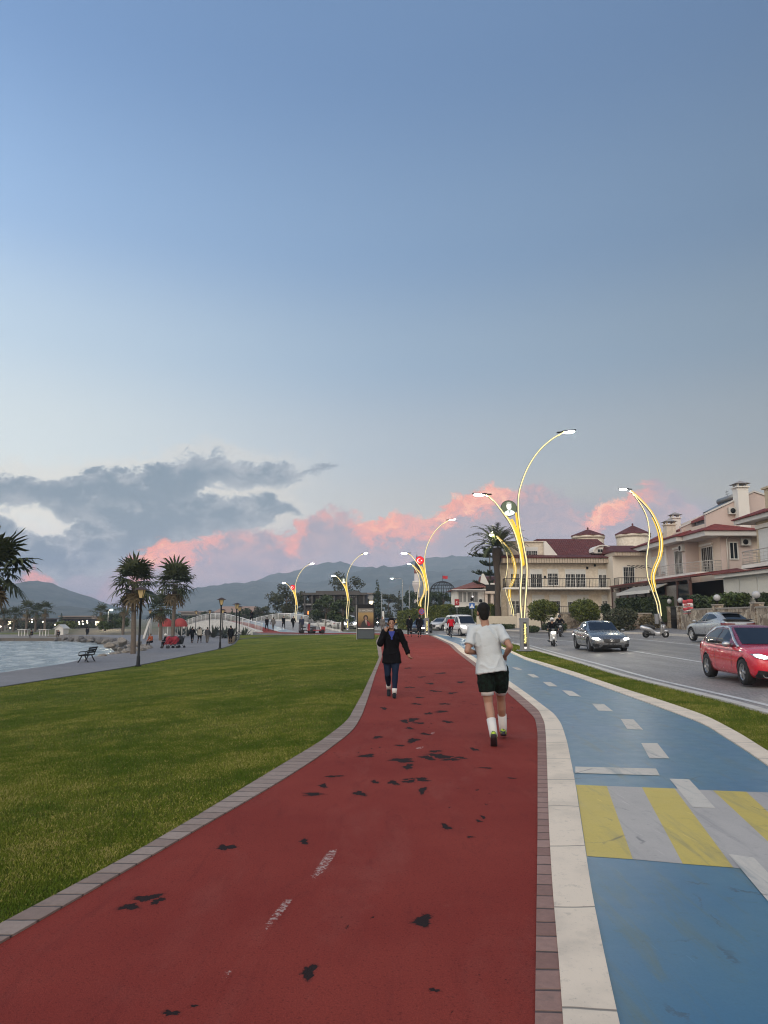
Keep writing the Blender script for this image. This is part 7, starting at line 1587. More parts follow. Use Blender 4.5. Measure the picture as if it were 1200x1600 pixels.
def van(label, x, y, rz, s=1.0, lit=HEADL):
    hl = [(.82, .92), (.52, .86), (.52, .68), (.76, .7), (.83, .78)]; gr = [(-.4, .74), (.4, .74), (.38, .66), (-.38, .66)]; low = [(-.5, .44), (.5, .44), (.46, .3), (-.46, .3)]
    S = dict(label=label, paint=WHITEPAINT, wr=.32, hw=.87, axles=(1.38, -1.25), spokes=8, mirror=(.98, 1.12), cat='van', plate=(2.145, .55), rim=pbr('steel_rim', (.3, .3, .3), .5, .4),
             body=[(-2.12, .3, 1.0, .78, .02), (-2.05, .25, 1.06, .85, .02), (-1.2, .22, 1.06, .87, .02), (.4, .22, 1.05, .87, .02), (1.1, .22, 1.04, .87, .04), (1.5, .22, .99, .86, .06), (1.9, .22, .88, .83, .05), (2.05, .24, .78, .79, .02), (2.13, .34, .64, .7, 0)],
             cabin=[(-2.1, 1.02, .78, 1.5, .66), (-2.04, 1.02, .82, 1.78, .66), (-1.9, 1.02, .84, 1.86, .68), (-.6, 1.02, .85, 1.9, .7), (.45, 1.02, .85, 1.88, .7), (.72, 1.02, .84, 1.82, .69), (1.38, 1.0, .8, 1.07, .74), (1.46, .98, .78, 1.02, .74)],
             marks=[('windscreen', CARGLASS, [[(-.72, 1.1), (.72, 1.1), (.66, 1.76), (-.66, 1.76)]], 'front', .006), ('side_window', CARGLASS, [[(1.12, 1.12), (.66, 1.68), (.3, 1.72), (.3, 1.12)], [(.18, 1.14), (.18, 1.72), (-.75, 1.72), (-.75, 1.14)], [(-.88, 1.14), (-.88, 1.72), (-1.8, 1.7), (-1.8, 1.14)]], 'side', .006),
                    ('rear_window', CARGLASS, [[(-.62, 1.2), (.62, 1.2), (.58, 1.68), (-.58, 1.68)]], 'rear', .006), ('headlight', lit, [hl, m2(hl)], 'front', .01), ('grille', BLACKP, [gr], 'front', .007), ('lower_intake', BLACKP, [low], 'front', .007), ('door_gap', BLACKP, [[(1.08, .35), (1.094, .35), (1.094, 1.02), (1.08, 1.02)], [(.2, .3), (.214, .3), (.214, 1.02), (.2, 1.02)], [(-.82, .3), (-.806, .3), (-.806, 1.02), (-.82, 1.02)]], 'side', .003), ('side_trim', BLACKP, [[(-1.9, .52), (1.7, .52), (1.7, .57), (-1.9, .57)]], 'side', .004)])
    t, part, mr = make_car(S); place(t, (x, y, H(x, y)), rz, s); return t
van('white passenger van with lit headlights coming round the bend', 7.15, 68.6, R(-71))
van('white van with one glaring headlight behind the lamp left of the advertising stand', at(546, 970, 106).x, 106, R(-84), 1.0)
def far_car(label, px, d, P, rz, lit):
    x = at(px, 975, d).x; return hatch(label, P, P, P, x, d, rz, False, HEADL if lit else MATS['unlit_lamp_glass'])
far_car('silver car parked far down the road right of the advertising stand', 604, 140, SILVER, R(-95), False); far_car('yellow taxi far down the road above the walking woman', 614, 150, paint('taxi_yellow_paint', (.5, .3, .02)), R(-90), False); far_car('white car parked by the pavilion left of the portrait lamp', 505, 112, WHITEPAINT, R(170), False); far_car('dark car parked by the pavilion behind the bridge railing', 522, 116, DARKPAINT, R(185), False)

def scooter(label, P, loc, rz, lit=True, name='motor_scooter', seatc=None):
    t = thing(name, label, 'motor scooter', loc, rz); wr = .23
    for x in (.62, -.6):
        M = Matrix.Translation((x, 0, wr)) @ Matrix.Rotation(R(90), 4, 'X'); mb = MB(); mb.lathe([(wr * .6, -.05), (wr * .93, -.055), (wr, 0), (wr * .93, .055), (wr * .6, .05)], 22, (0, 0, 0), 0, M, True, False); w = mb.build('wheel', TYRE, t); mb = MB(); mb.lathe([(wr * .62, -.03), (.04, -.04), (.04, .04), (wr * .62, .03)], 14, (0, 0, 0), 0, M); mb.build('rim', RIM, w)
    mb = MB(); mb.tube(catmull([(-.95, 0, .72), (-.7, 0, .62), (-.35, 0, .52), (-.12, 0, .34), (.1, 0, .25), (.3, 0, .26)], 5), [(.03, .05), (.08, .1), (.1, .13), (.12, .15), (.14, .16), (.15, .17), (.15, .17), (.15, .17), (.14, .17), (.13, .17), (.12, .16), (.1, .16), (.09, .16), (.08, .16), (.07, .16), (.06, .15), (.05, .15), (.05, .15), (.05, .15), (.05, .15), (.05, .15), (.05, .15), (.05, .15), (.05, .15), (.05, .15), (.05, .14)][:26], 12); mb.build('body_shell', P, t)
    mb = MB(); mb.hexa([(.32, -.2, .3), (.5, -.1, .3), (.5, .1, .3), (.32, .2, .3), (.42, -.19, .86), (.54, -.1, .84), (.54, .1, .84), (.42, .19, .86)]); mb.ball((.5, 0, .66), (.14, .16, .24), 14, 10); mb.ball((.6, 0, .44), (.26, .085, .1), 14, 8); mb.build('front_shield', P, t)
    mb = MB(); mb.tube(catmull([(-.75, 0, .74), (-.45, 0, .75), (-.15, 0, .68), (0, 0, .66)], 4), [(.05, .1)] * 3 + [(.065, .13)] * 8 + [(.05, .1)] * 2, 10); mb.build('seat', pbr('seat_vinyl', (.015, .015, .016), .5), t)
    mb = MB(); mb.tube([(.62, 0, .25), (.5, 0, .8), (.44, 0, .98)], [.035, .03, .03], 8); mb.tube([(.36, -.32, 1.03), (.44, -.12, .99), (.44, .12, .99), (.36, .32, 1.03)], .02, 7); mb.ball((.46, 0, .98), (.1, .14, .08), 12, 8)
    for s in (-1, 1): mb.tube([(.42, .2 * s, 1.0), (.42, .26 * s, 1.16)], .008, 5); mb.ball((.42, .27 * s, 1.19), (.015, .05, .035), 8, 6)
    mb.build('handlebar', BLACKP, t); mb = MB(); mb.ball((.6, 0, .79), (.05, .11, .075), 14, 8); mb.build('headlight', HEADW if lit else MATS['unlit_lamp_glass'], t)
    mb = MB(); mb.tube([(-.3, -.16, .25), (-.85, -.2, .3)], [.05, .06], 8); mb.tube([(-.05, 0, .22), (-.6, 0, .22)], [.09, .06], 8); mb.tube([(-.05, .1, .2), (-.1, .25, .02)], .014, 5); mb.build('engine_and_exhaust', BLACKP, t); return t
g = gz(848, 1007, -.05); SC1 = (g.x, 43.8, H(g.x, 43.8)); scooter('white motor scooter ridden towards the camera beside the lamp post', WHITEPAINT, SC1, R(-98))
x = at(1024, 985, 48.5).x; SC2 = (x, 48.5, H(x, 48.5)); scooter('silver motor scooter parked under the bow shaped lamp', SILVER, SC2, R(-8), False)
x = at(875, 985, 57).x; SC3 = (x, 57, H(x, 57)); scooter('dark motorcycle coming along the far kerb behind the white scooter', DARKPAINT, SC3, R(-100), False, 'motorcycle')
x = at(590, 975, 118).x; SC4 = (x, 118, 0.0); scooter('far motor scooter with a headlight coming down the road by the advertising stand', DARKPAINT, SC4, R(-90), True)
def bicycle(label, loc, rz):
    t = thing('bicycle', label, 'bicycle', loc, rz); wr = .34
    for x in (.52, -.52):
        M = Matrix.Translation((x, 0, wr)) @ Matrix.Rotation(R(90), 4, 'X'); mb = MB(); mb.tube([(wr * math.cos(a), wr * math.sin(a), 0) for a in np.linspace(0, 6.283, 29)], .022, 6, 0, False, M); w = mb.build('wheel', TYRE, t); mb = MB()
        for k in range(14): a = k * .4488; mb.tube([(0, 0, .02 * (-1) ** k), (wr * .96 * math.cos(a), wr * .96 * math.sin(a), 0)], .003, 3, 0, False, M)
        mb.tube([(.0, 0, -.05), (0, 0, .05)], .025, 8, 0, True, M); mb.build('spokes', CHROME, w)
    FR = pbr('bicycle_frame_paint', (.03, .03, .04), .3); mb = MB(); bb = (-.05, 0, .3); st = (-.18, 0, .82); hd = (.36, 0, .84); hb = (.4, 0, .68)
    for a, b in ((bb, st), (bb, hb), ((-.16, 0, .74), hd), ((-.52, .04, .34), (-.17, 0, .76)), ((-.52, -.04, .34), (-.17, 0, .76)), ((-.52, 0, .34), bb), (hb, hd), (hb, (.52, 0, .34))): mb.tube([a, b], .02, 7)
    mb.build('frame', FR, t); mb = MB(); mb.tube([hd, (.34, 0, .98)], .015, 6); mb.tube([(.26, -.29, 1.0), (.36, -.1, .99), (.36, .1, .99), (.26, .29, 1.0)], .014, 6); mb.build('handlebar', BLACKP, t); mb = MB(); mb.ball((-.2, 0, .88), (.14, .075, .035), 12, 6); mb.tube([st, (-.19, 0, .86)], .014, 6); mb.build('saddle', BLACKP, t)
    mb = MB(); mb.tube([(-.05, -.09, .3), (-.05, .09, .3)], .015, 6); mb.tube([(-.05, .09, .3), (-.05, .1, .14)], .012, 5); mb.tube([(-.05, -.09, .3), (-.05, -.1, .46)], .012, 5); mb.box(-.1, 0, .1, .19, .12, .145); mb.box(-.1, 0, -.19, -.1, .46, .485); mb.build('cranks', BLACKP, t); return t
g = gz(705, 996, 0); BK = (g.x, g.y, 0.004); bicycle('black bicycle ridden away along the blue path', BK, R(88))
def quad(label, px, d, P):
    x = at(px, 985, d).x; t = thing('pedal_cart', label, 'pedal cart', (x, d, ZA(x, d)), R(15)); mb = MB(); mb.box(-.9, .9, -.5, .5, .3, .4, 0, None, .03); mb.box(-.85, -.75, -.45, .45, .4, 1.0); mb.box(.5, .9, -.4, .4, .4, .75, 0, None, .05); mb.build('chassis', P, t)
    for x_ in (-.6, .6):
        for s in (-1, 1): M = Matrix.Translation((x_, s * .55, .22)) @ Matrix.Rotation(R(90), 4, 'X'); mb = MB(); mb.lathe([(.06, -.05), (.2, -.06), (.22, 0), (.2, .06), (.06, .05)], 18, (0, 0, 0), 0, M); mb.build('wheel', TYRE, t)
    mb = MB(); mb.box(-.75, -.2, -.4, .4, .6, .7, 0, None, .03); mb.box(-.78, -.68, -.4, .4, .7, 1.15, 0, None, .03); mb.build('seat', BLACKP, t); mb = MB(); mb.tube([(.4, 0, .4), (.2, 0, .95)], .02, 6); mb.tube([(.15, -.25, 1.0), (.15, .25, 1.0)], .018, 6); mb.build('steering_bar', BLACKP, t)
    mb = MB(); mb.ball((.9, 0, .62), (.04, .12, .1), 12, 8); mb.build('headlight', HEADW, t)
    return t, x
QT, QX = quad('dark four wheeled pedal cart parked at the bridge approach', 480, 79.5, pbr('cart_grey', (.06, .06, .07), .4)); quad('small red four wheeled cart beside the dark one', 494, 78.5, pbr('cart_red', (.3, .02, .025), .4))
from mathutils import noise as mnoise
# ------------------------------------------------------------------ people
SKIN = pbr('skin', (.34, .185, .125), .55, var=.08, scale=9); SKIN_D = pbr('skin_in_dusk', (.3, .175, .125), .55, var=.08, scale=9); HAIR = pbr('dark_hair', (.010, .008, .007), .6, bump=.8, bscale=70, spec=.2); SHOE_D = pbr('dark_shoe', (.012, .013, .017), .8, spec=.2); SOCK = pbr('white_sock', (.62, .6, .58), .85)
def cloth(name, col, var=.1, b=.5, bs=9.0): return pbr(name, col, .95, 0, var, 5, bump=b, bscale=bs, spec=.08)
BLACKC = cloth('black_cloth', (.008, .008, .0095)); NAVYC = cloth('navy_leggings', (.014, .022, .045)); GREYC = cloth('grey_cloth', (.13, .125, .12)); BEIGEC = cloth('beige_knit', (.42, .39, .34)); REDC = cloth('red_cloth', (.42, .012, .022)); WHITEC = cloth('white_tshirt', (.5, .535, .55), .05, .5, 12); BLUEC = cloth('blue_top', (.05, .07, .3)); ORANGEC = cloth('rust_cloth', (.3, .07, .03))
def fuse(mb, name, mats, parent, voxel, smooth=4, factor=.6, folds=0.0):       # weld overlapping pieces into one continuous skin
    o = mb.build(name, mats, parent, True); m = o.modifiers.new('weld', 'REMESH'); m.mode = 'VOXEL'; m.voxel_size = voxel; m.use_smooth_shade = True
    if smooth: s = o.modifiers.new('soft', 'SMOOTH'); s.iterations = smooth; s.factor = factor
    me = evaluated(o); o.modifiers.clear(); old = o.data; o.data = me; bpy.data.meshes.remove(old)
    me.materials.clear(); me.materials.append(mats if not isinstance(mats, (list, tuple)) else mats[0])
    if folds:                                                        # creases of cloth
        n = len(me.vertices); co = np.empty(n * 3); no = np.empty(n * 3); me.vertices.foreach_get('co', co); me.vertices.foreach_get('normal', no); co = co.reshape(-1, 3); no = no.reshape(-1, 3)
        d = np.array([(1 - abs(mnoise.noise(Vector((x * 5 + z * 3, y * 5, z * 3.2 - x * 2.5))) * 2.2)) ** 3 * .8 + mnoise.noise(Vector((x * 14, y * 14, z * 6))) * .35 for x, y, z in co])
        co += no * (d * folds)[:, None]; me.vertices.foreach_set('co', co.ravel()); me.update()
    for p in me.polygons: p.use_smooth = True
    return o
V3 = lambda *a: Vector(a)
def hand(mb, wr, d, up, side, s=1.0, curl=.5):                      # palm, four unequal curled fingers and a thumb off the side
    d = Vector(d).normalized(); up = (Vector(up) - d * d.dot(Vector(up))).normalized(); lat = d.cross(up) * side; wr = Vector(wr)
    c = wr + d * .05 * s; mb.tube([wr - d * .01, wr + d * .03 * s, c + d * .045 * s], [(.026 * s, .02 * s), (.04 * s, .018 * s), (.042 * s, .016 * s)], 8) if False else mb.tube([wr - d * .015, wr + d * .03 * s, wr + d * .088 * s], [.022 * s, .03 * s, .03 * s], 8)
    for i, (o, l) in enumerate(((-.03, .075), (-.01, .085), (.01, .08), (.03, .062))):
        a = wr + d * .08 * s + lat * o * s; p1 = a + d * l * .42 * s + up * (-.02 * curl) * s; p2 = p1 + (d * (1 - curl) - up * curl).normalized() * l * .34 * s; p3 = p2 + (d * (.5 - curl) - up * (curl + .2)).normalized() * l * .28 * s
        mb.tube([a, p1, p2, p3], [.0095 * s, .009 * s, .008 * s, .0065 * s], 6)
    a = wr + d * .025 * s - lat * .03 * s; mb.tube([a, a + (d * .5 - lat * .7 - up * .2).normalized() * .04 * s, a + (d * .8 - lat * .5 - up * .5).normalized() * .07 * s], [.013 * s, .011 * s, .008 * s], 6)
BASE = dict(pelvis=(0, 0, .93), waist=(0, 0, 1.08), chest=(0, .01, 1.28), neck=(0, .0, 1.46), head=(0, .02, 1.6), shL=(-.18, 0, 1.41), elL=(-.23, -.03, 1.13), wrL=(-.24, .05, .9), shR=(.18, 0, 1.41), elR=(.23, -.03, 1.13), wrR=(.24, .05, .9), hipL=(-.09, 0, .9), knL=(-.1, .02, .49), anL=(-.1, -.02, .085), toL=(-.11, .15, .03), hipR=(.09, 0, .9), knR=(.1, .02, .49), anR=(.1, -.02, .085), toR=(.11, .15, .03))
def figure(label, loc, rz, J=None, s=1.0, top=BLACKC, bottom=BLACKC, sleeve='long', leg='long', hair='short', vox=.022, group=None, skin=SKIN, shoes=SHOE_D, hem=None, socks=False, fine=False, top_hem=.86, girth=1.0, helmet=None, look=(0, 0), category='person', bottom_flare=0.0):
    j = {k: Vector(v) for k, v in {**BASE, **(J or {})}.items()}
    t = thing('person', label, category, loc, rz, group); t.scale = (s, s, s); g = girth
    nk, hd = j['neck'], j['head']
    # body: one continuous welded surface
    mb = MB(); torso = [j['pelvis'] - V3(0, 0, .06), j['pelvis'], j['waist'], j['chest'], j['chest'].lerp(nk, .55), nk]
    mb.tube(torso, [(.115 * g, .09), (.13 * g, .095), (.115 * g, .085), (.145 * g, .1), (.12 * g, .08), (.05, .05)], 14)
    mb.tube([nk - V3(0, 0, .05), nk + V3(0, .005, .03), hd - V3(0, 0, .03)], [.062, .054, .055], 10)
    lx, lz = look; M = Matrix.Translation(hd) @ Matrix.Rotation(lx, 4, 'Z') @ Matrix.Rotation(lz, 4, 'X')
    mb.ball((0, -.012, .03), (.076, .094, .095), 18, 14, 0, M); mb.ball((0, .028, -.045), (.056, .064, .07), 14, 10, 0, M); mb.ball((0, .07, -.092), (.026, .024, .02), 8, 6, 0, M)
    mb.add([(-.011, .082, .025), (.011, .082, .025), (.017, .088, -.022), (0, .113, -.018), (-.017, .088, -.022), (0, .07, -.03)], [(0, 1, 3), (1, 2, 3), (2, 5, 3), (5, 4, 3), (4, 0, 3), (0, 4, 5, 2, 1)], 0, True, M)
    for e in (-1, 1): mb.ball((e * .077, -.008, -.005), (.012, .022, .034), 8, 6, 0, M)
    for sd in 'LR':
        a, b, c = j['sh' + sd], j['el' + sd], j['wr' + sd]; mb.tube([nk.lerp(a, .35) - V3(0, 0, .035), a, a.lerp(b, .35), b], [.06, .062, .05, .038], 10); mb.ball(b, .039, 10, 8); mb.tube([b, b.lerp(c, .35), c], [.038, .041, .026], 10)
        a, b, c, d = j['hip' + sd], j['kn' + sd], j['an' + sd], j['to' + sd]; mb.tube([a + V3(0, 0, .06), a.lerp(b, .25), a.lerp(b, .7), b, b.lerp(c, .3) - (d - c) * .1, b.lerp(c, .75), c], [.085 * g, .084 * g, .066, .056, .058, .038, .036], 12)
        mb.tube([c - (d - c) * .22 - V3(0, 0, .025), c.lerp(d, .5) - V3(0, 0, .015), d], [.026, .028, .018], 8)
        sgn = 1 if sd == 'R' else -1
        dv = (j['wr' + sd] - j['el' + sd]).normalized(); hand(mb, j['wr' + sd], dv, j.get('hup' + sd, V3(0, .3, .9)) if abs(dv.z) < .8 else j.get('hup' + sd, V3(-sgn, .2, 0)), sgn, 1.0, j['curl'].x if 'curl' in j else .45)
    body = fuse(mb, 'body', skin, t, vox * .42 if fine else vox * .8, 2 if fine else 1, .5)
    # face
    if fine:
        mb = MB()
        for e in (-1, 1): mb.ball((e * .032, .074, .012), (.0165, .012, .0085), 8, 6, 0, M)
        mb.build('eyes', pbr('dark_eye', (.02, .014, .012), .3), t); mb = MB()
        for e in (-1, 1): mb.tube([M @ V3(e * .014, .083, .033), M @ V3(e * .032, .082, .041), M @ V3(e * .052, .068, .036)], [.0025, .0034, .002], 5)
        mb.build('eyebrows', HAIR, t); mb = MB(); mb.ball((0, .088, -.054), (.023, .01, .0085), 10, 6, 0, M); mb.build('lips', pbr('lip', (.28, .085, .075), .5), t)
    if helmet is not None:
        mb = MB(); mb.ball((0, -.01, .03), (.125, .14, .13), 18, 12, 0, M); hm = mb.build('helmet', helmet, t); mb = MB(); mb.ball((0, .055, .01), (.1, .09, .06), 14, 8, 0, M); mb.build('visor', CARGLASS, hm)
    elif hair != 'none':
        mb = MB(); mb.ball((0, -.022, .048), (.084, .096, .09), 18, 12, 0, M); mb.ball((0, -.055, .0), (.074, .058, .085), 14, 10, 0, M)
        if hair == 'short': mb.ball((0, -.058, -.055), (.06, .036, .05), 12, 8, 0, M)
        for e in (-1, 1): mb.ball((e * .068, .012, .045), (.016, .04, .045), 8, 6, 0, M)
        if hair == 'tied': mb.ball((0, -.125, .02), (.04, .045, .045), 10, 8, 0, M); mb.ball((0, .03, .1), (.06, .05, .032), 12, 8, 0, M)
        if hair == 'long': mb.tube([M @ V3(0, -.06, 0), M @ V3(0, -.085, -.15), M @ V3(0, -.08, -.3)], [(.075, .05), (.08, .04), (.05, .02)], 10)
        fuse(mb, 'hair', HAIR, t, vox * .5 if fine else vox, 1, .4)
    # clothes follow the body
    if top is not None:
        mb = MB(); q = [Vector(p) for p in torso]; lo = j['pelvis'].lerp(j['waist'], (top_hem - j['pelvis'].z) / max(.01, j['waist'].z - j['pelvis'].z)); k = .022
        pts = [lo] + ([j['pelvis']] if lo.z < j['pelvis'].z - .02 else []) + [j['waist'], j['chest'], j['chest'].lerp(nk, .5), nk - V3(0, 0, .035)]
        rad = [((.172 if len(pts) == 5 else .215) * g, .135 if len(pts) == 5 else .175)] + ([(.2 * g, .145)] if len(pts) == 6 else []) + [(.162 * g, .12), (.18 * g, .128), (.146 * g, .106), (.078, .078)]
        mb.tube(pts, rad, 18)
        for sd in 'LR':
            a, b, c = j['sh' + sd], j['el' + sd], j['wr' + sd]; ins = nk.lerp(a, .3) - V3(0, 0, .045)
            if sleeve == 'short': mb.tube([ins, a + V3(0, 0, -.002), a.lerp(b, .4), a.lerp(b, .72)], [.07, .072, .066, .066], 12)
            else: mb.tube([ins, a, a.lerp(b, .4), b], [.08, .084, .075, .066], 12); mb.ball(b, .068, 12, 10); mb.tube([b, b.lerp(c, .5), c.lerp(b, -.02)], [.066, .06, .048], 12)
        fuse(mb, 'top' if sleeve == 'long' else 'tshirt', top, t, vox * .6 if fine else vox * .9, 4 if fine else 1, .5, .016 if fine else 0)
    if bottom is not None:
        mb = MB(); mb.tube([j['waist'] - V3(0, 0, .05), j['pelvis'], j['pelvis'] - V3(0, 0, .07)], [(.15 * g, .112), (.168 * g, .13), (.155 * g, .122)], 16)
        for sd in 'LR':
            a, b, c = j['hip' + sd], j['kn' + sd], j['an' + sd]
            if leg == 'shorts': mb.tube([a + V3(0, 0, .05), a.lerp(b, .3), a.lerp(b, hem or .66)], [.112 * g, .112 * g, .1 * g], 14)
            else: f = bottom_flare; mb.tube([a + V3(0, 0, .05), a.lerp(b, .3), a.lerp(b, .75), b, b.lerp(c, .35) - V3(0, .008, 0), b.lerp(c, .75), c.lerp(b, hem or .12)], [.108 * g, .103 * g, .077 + f, .066 + f, .066 + f, .047 + f, .043 + f], 12)
        fuse(mb, 'shorts' if leg == 'shorts' else 'trousers', bottom, t, vox * .6 if fine else vox * .9, 3 if fine else 1, .5, (.012 if leg == 'shorts' else .005) if fine else 0)
    for sd in 'LR':
        b, c, d = j['kn' + sd], j['an' + sd], j['to' + sd]; f = (d - c); 
        if socks: mb = MB(); mb.tube([c.lerp(b, socks), c.lerp(b, .1), c - V3(0, 0, .02)], [.058, .052, .05], 12); mb.build('sock', SOCK, t)
        n = Vector((f.x, f.y, 0)); n = n.normalized() if n.length > .02 else V3(0, 1, 0); ax = f.normalized(); upv = (V3(0, 0, 1) - ax * ax.z); upv = upv.normalized()
        heel = c - ax * .062 - upv * .03; mb = MB(); mb.tube([heel - ax * .012, heel + ax * .05 + upv * .012, c.lerp(d, .55) - upv * .018, d - ax * .005, d + ax * .055 - upv * .004], [(.03, .034), (.042, .045), (.043, .04), (.045, .03), (.028, .018)], 12)
        sh = fuse(mb, 'shoe', shoes, t, .011 if fine else vox, 2, .4)
        if fine:
            mb = MB(); mb.tube([heel - upv * .036 - ax * .02, heel + ax * .06 - upv * .03, c.lerp(d, .55) - upv * .05, d - upv * .028, d + ax * .05 - upv * .02], [(.03, .012), (.04, .013), (.042, .012), (.044, .011), (.028, .01)], 12); mb.build('sole', pbr('shoe_sole_dark', (.03, .022, .03), .7) if socks else SOCK, sh)
    return t
W_ = lambda ph, k=1.0: dict(knL=(-.1, .12 * k * ph + .05, .5), anL=(-.1, .26 * k * ph - .05, .09 + .03 * (ph < 0)), toL=(-.11, .26 * k * ph + .1, .05 if ph > 0 else .03), knR=(.1, -.12 * k * ph + .05, .5), anR=(.1, -.26 * k * ph - .05, .09 + .03 * (ph > 0)), toR=(.11, -.26 * k * ph + .1, .05 if ph < 0 else .03), elL=(-.23, -.12 * ph, 1.14), wrL=(-.24, -.22 * ph + .06, .93), elR=(.23, .12 * ph, 1.14), wrR=(.24, .22 * ph + .06, .93))
# --- the runner, seen from behind
g = gz(775, 1168, 0)
RJ = dict(pelvis=(-.015, -.01, .95), waist=(-.035, 0, 1.1), chest=(-.06, .04, 1.31), neck=(-.08, .06, 1.495), head=(-.095, .09, 1.645), shL=(-.235, .05, 1.425), elL=(-.315, -.09, 1.16), wrL=(-.2, .13, 1.13), shR=(.1, .05, 1.435), elR=(.225, -.16, 1.22), wrR=(.18, .1, 1.1),
          hipL=(-.09, -.01, .9), knL=(-.055, -.0, .5), anL=(-.005, -.2, .14), toL=(.0, -.1, .02), hipR=(.1, -.01, .9), knR=(.115, .25, .53), anR=(.145, .44, .11), toR=(.16, .6, .055))
SHORTS = pbr('dark_patterned_shorts', (.009, .011, .0105), .95, 0, .3, 9, two=(.012, .022, .017), bump=.5, bscale=8, spec=.08)
NEON = pbr('neon_shoe_upper', (.38, .55, .03), .6, 0, .2, 14, two=(.02, .03, .06))
run_t = figure('man running away in a white t-shirt, dark shorts and neon shoes', (g.x - .0, g.y + .2, 0.01), R(-6), RJ, 1.03, WHITEC, SHORTS, 'short', 'shorts', 'short', .016, None, SKIN, NEON, .62, .5, True, .89, .97, None, (.15, -.1))
mb = MB()
for sd in 'LR':                                                      # white liner below each hem of the shorts
    a, b = Vector(RJ['hip' + sd]), Vector(RJ['kn' + sd]); mb.tube([a.lerp(b, .55), a.lerp(b, .74)], [.083, .08], 14)
    mb.build('short_liner', SOCK, run_t); mb = MB()
# --- the woman on the phone, walking towards the camera
g = gz(612, 1090, 0); WJ = dict(pelvis=(.0, 0, .9), waist=(.0, 0, 1.05), chest=(.0, .01, 1.26), neck=(.0, .02, 1.43), head=(.005, .05, 1.575), shL=(-.165, 0, 1.385), elL=(-.29, -.03, 1.13), wrL=(-.365, .03, .92), shR=(.165, .0, 1.385), elR=(.245, .1, 1.15), wrR=(.135, .085, 1.4),
    hipL=(-.085, 0, .87), knL=(-.075, .12, .5), anL=(-.055, .2, .1), toL=(-.05, .34, .045), hipR=(.085, 0, .87), knR=(.09, .03, .48), anR=(.055, -.26, .16), toR=(.06, -.14, .04), hupR=(.3, .7, .2), curl=(.75, 0, 0))
wt = figure('woman in a black jacket and navy leggings walking closer while on the phone', (g.x, g.y + .12, 0.008), R(181), WJ, .955, BLACKC, NAVYC, 'long', 'long', 'tied', .015, None, SKIN, SHOE_D, .17, .22, True, .72, .98, None, (.04, 0))
mb = MB(); mb.add([(-.07, .135, 1.41), (.07, .135, 1.41), (.015, .155, 1.23), (-.015, .155, 1.23)], [(0, 1, 2, 3)], 0); mb.tube([(0, .02, 1.385), (0, .065, 1.34), (0, .098, 1.26)], [(.06, .045), (.058, .05), (.02, .03)], 12); mb.build('blue_undershirt', BLUEC, wt)
mb = MB(); mb.box(-.006, .006, -.035, .035, -.07, .07, 0, Matrix.Translation((.1, .075, 1.52)) @ Matrix.Rotation(R(-20), 4, 'X'), .004); ph = mb.build('mobile_phone', pbr('phone_black', (.01, .01, .012), .2)); ph.matrix_world = Matrix.Translation((g.x, g.y + .12, .008)) @ Matrix.Rotation(R(181), 4, 'Z') @ Matrix.Scale(.955, 4); tag(ph, 'dark mobile phone held to the ear of the walking woman', 'phone')
mb = MB()
for e in (-1, 1): mb.tube(catmull([(e * .05, -.03, 1.45), (e * .085, .05, 1.42), (e * .06, .11, 1.36), (.0 + e * .012, .14, 1.25)], 4), [.028] * 9 + [.024, .02, .018, .014], 8)
mb.tube(catmull([(-.08, .03, 1.43), (0, -.075, 1.43), (.08, .03, 1.43)], 5), .035, 8); mb.build('collar', BLACKC, wt)
# --- everybody else
def who(label, px, py, d, rz, J=None, s=1.0, zf=None, **k):
    p = at(px, py, d); z = H(p.x, d) if zf is None else zf; return figure(label, (p.x, d, z), R(rz), J, s, vox=k.pop('vox', .03), **k)
who('person in black walking away on the path, left one of the pair', 640, 994, 62, 5, W_(1), 1.02, 0.005, hair='short'); who('person in black walking away on the path, right one of the pair', 655.5, 995, 61, 0, W_(-1), 1.05, 0.005, hair='short')
who('dim person in grey standing far behind the walking woman', 597.5, 990, 78, 180, None, 1.0, -.03, top=GREYC, bottom=GREYC)
cyc = dict(pelvis=(0, -.2, .96), waist=(0, -.14, 1.1), chest=(0, 0, 1.28), neck=(0, .08, 1.44), head=(0, .13, 1.58), shL=(-.18, .04, 1.4), elL=(-.27, .12, 1.16), wrL=(-.27, .27, 1.03), shR=(.18, .04, 1.4), elR=(.27, .12, 1.16), wrR=(.27, .27, 1.03), hipL=(-.09, -.18, .93), knL=(-.12, .16, .66), anL=(-.12, -.02, .22), toL=(-.12, .12, .16), hipR=(.09, -.18, .93), knR=(.12, .22, .88), anR=(.12, 0, .56), toR=(.12, .14, .5))
figure('cyclist in a red top riding away on the black bicycle', (BK[0], BK[1], BK[2]), R(-2), cyc, 1.0, REDC, BLACKC, vox=.026, hair='short')
sco = dict(pelvis=(0, -.3, .84), waist=(0, -.29, 1.0), chest=(0, -.24, 1.2), neck=(0, -.2, 1.37), head=(0, -.17, 1.51), shL=(-.18, -.22, 1.32), elL=(-.3, 0, 1.1), wrL=(-.3, .3, 1.02), shR=(.18, -.22, 1.32), elR=(.3, 0, 1.1), wrR=(.3, .3, 1.02), hipL=(-.1, -.26, .82), knL=(-.2, .16, .74), anL=(-.18, .14, .34), toL=(-.18, .28, .28), hipR=(.1, -.26, .82), knR=(.2, .16, .74), anR=(.18, .14, .34), toR=(.18, .28, .28))
WHELM = pbr('white_helmet', (.6, .6, .6), .25); BHELM = pbr('black_helmet', (.012, .012, .014), .2)
figure('rider in dark clothes and a white helmet on the white scooter', SC1, R(-98 - 90), sco, 1.0, BLACKC, BLACKC, vox=.026, helmet=WHELM)
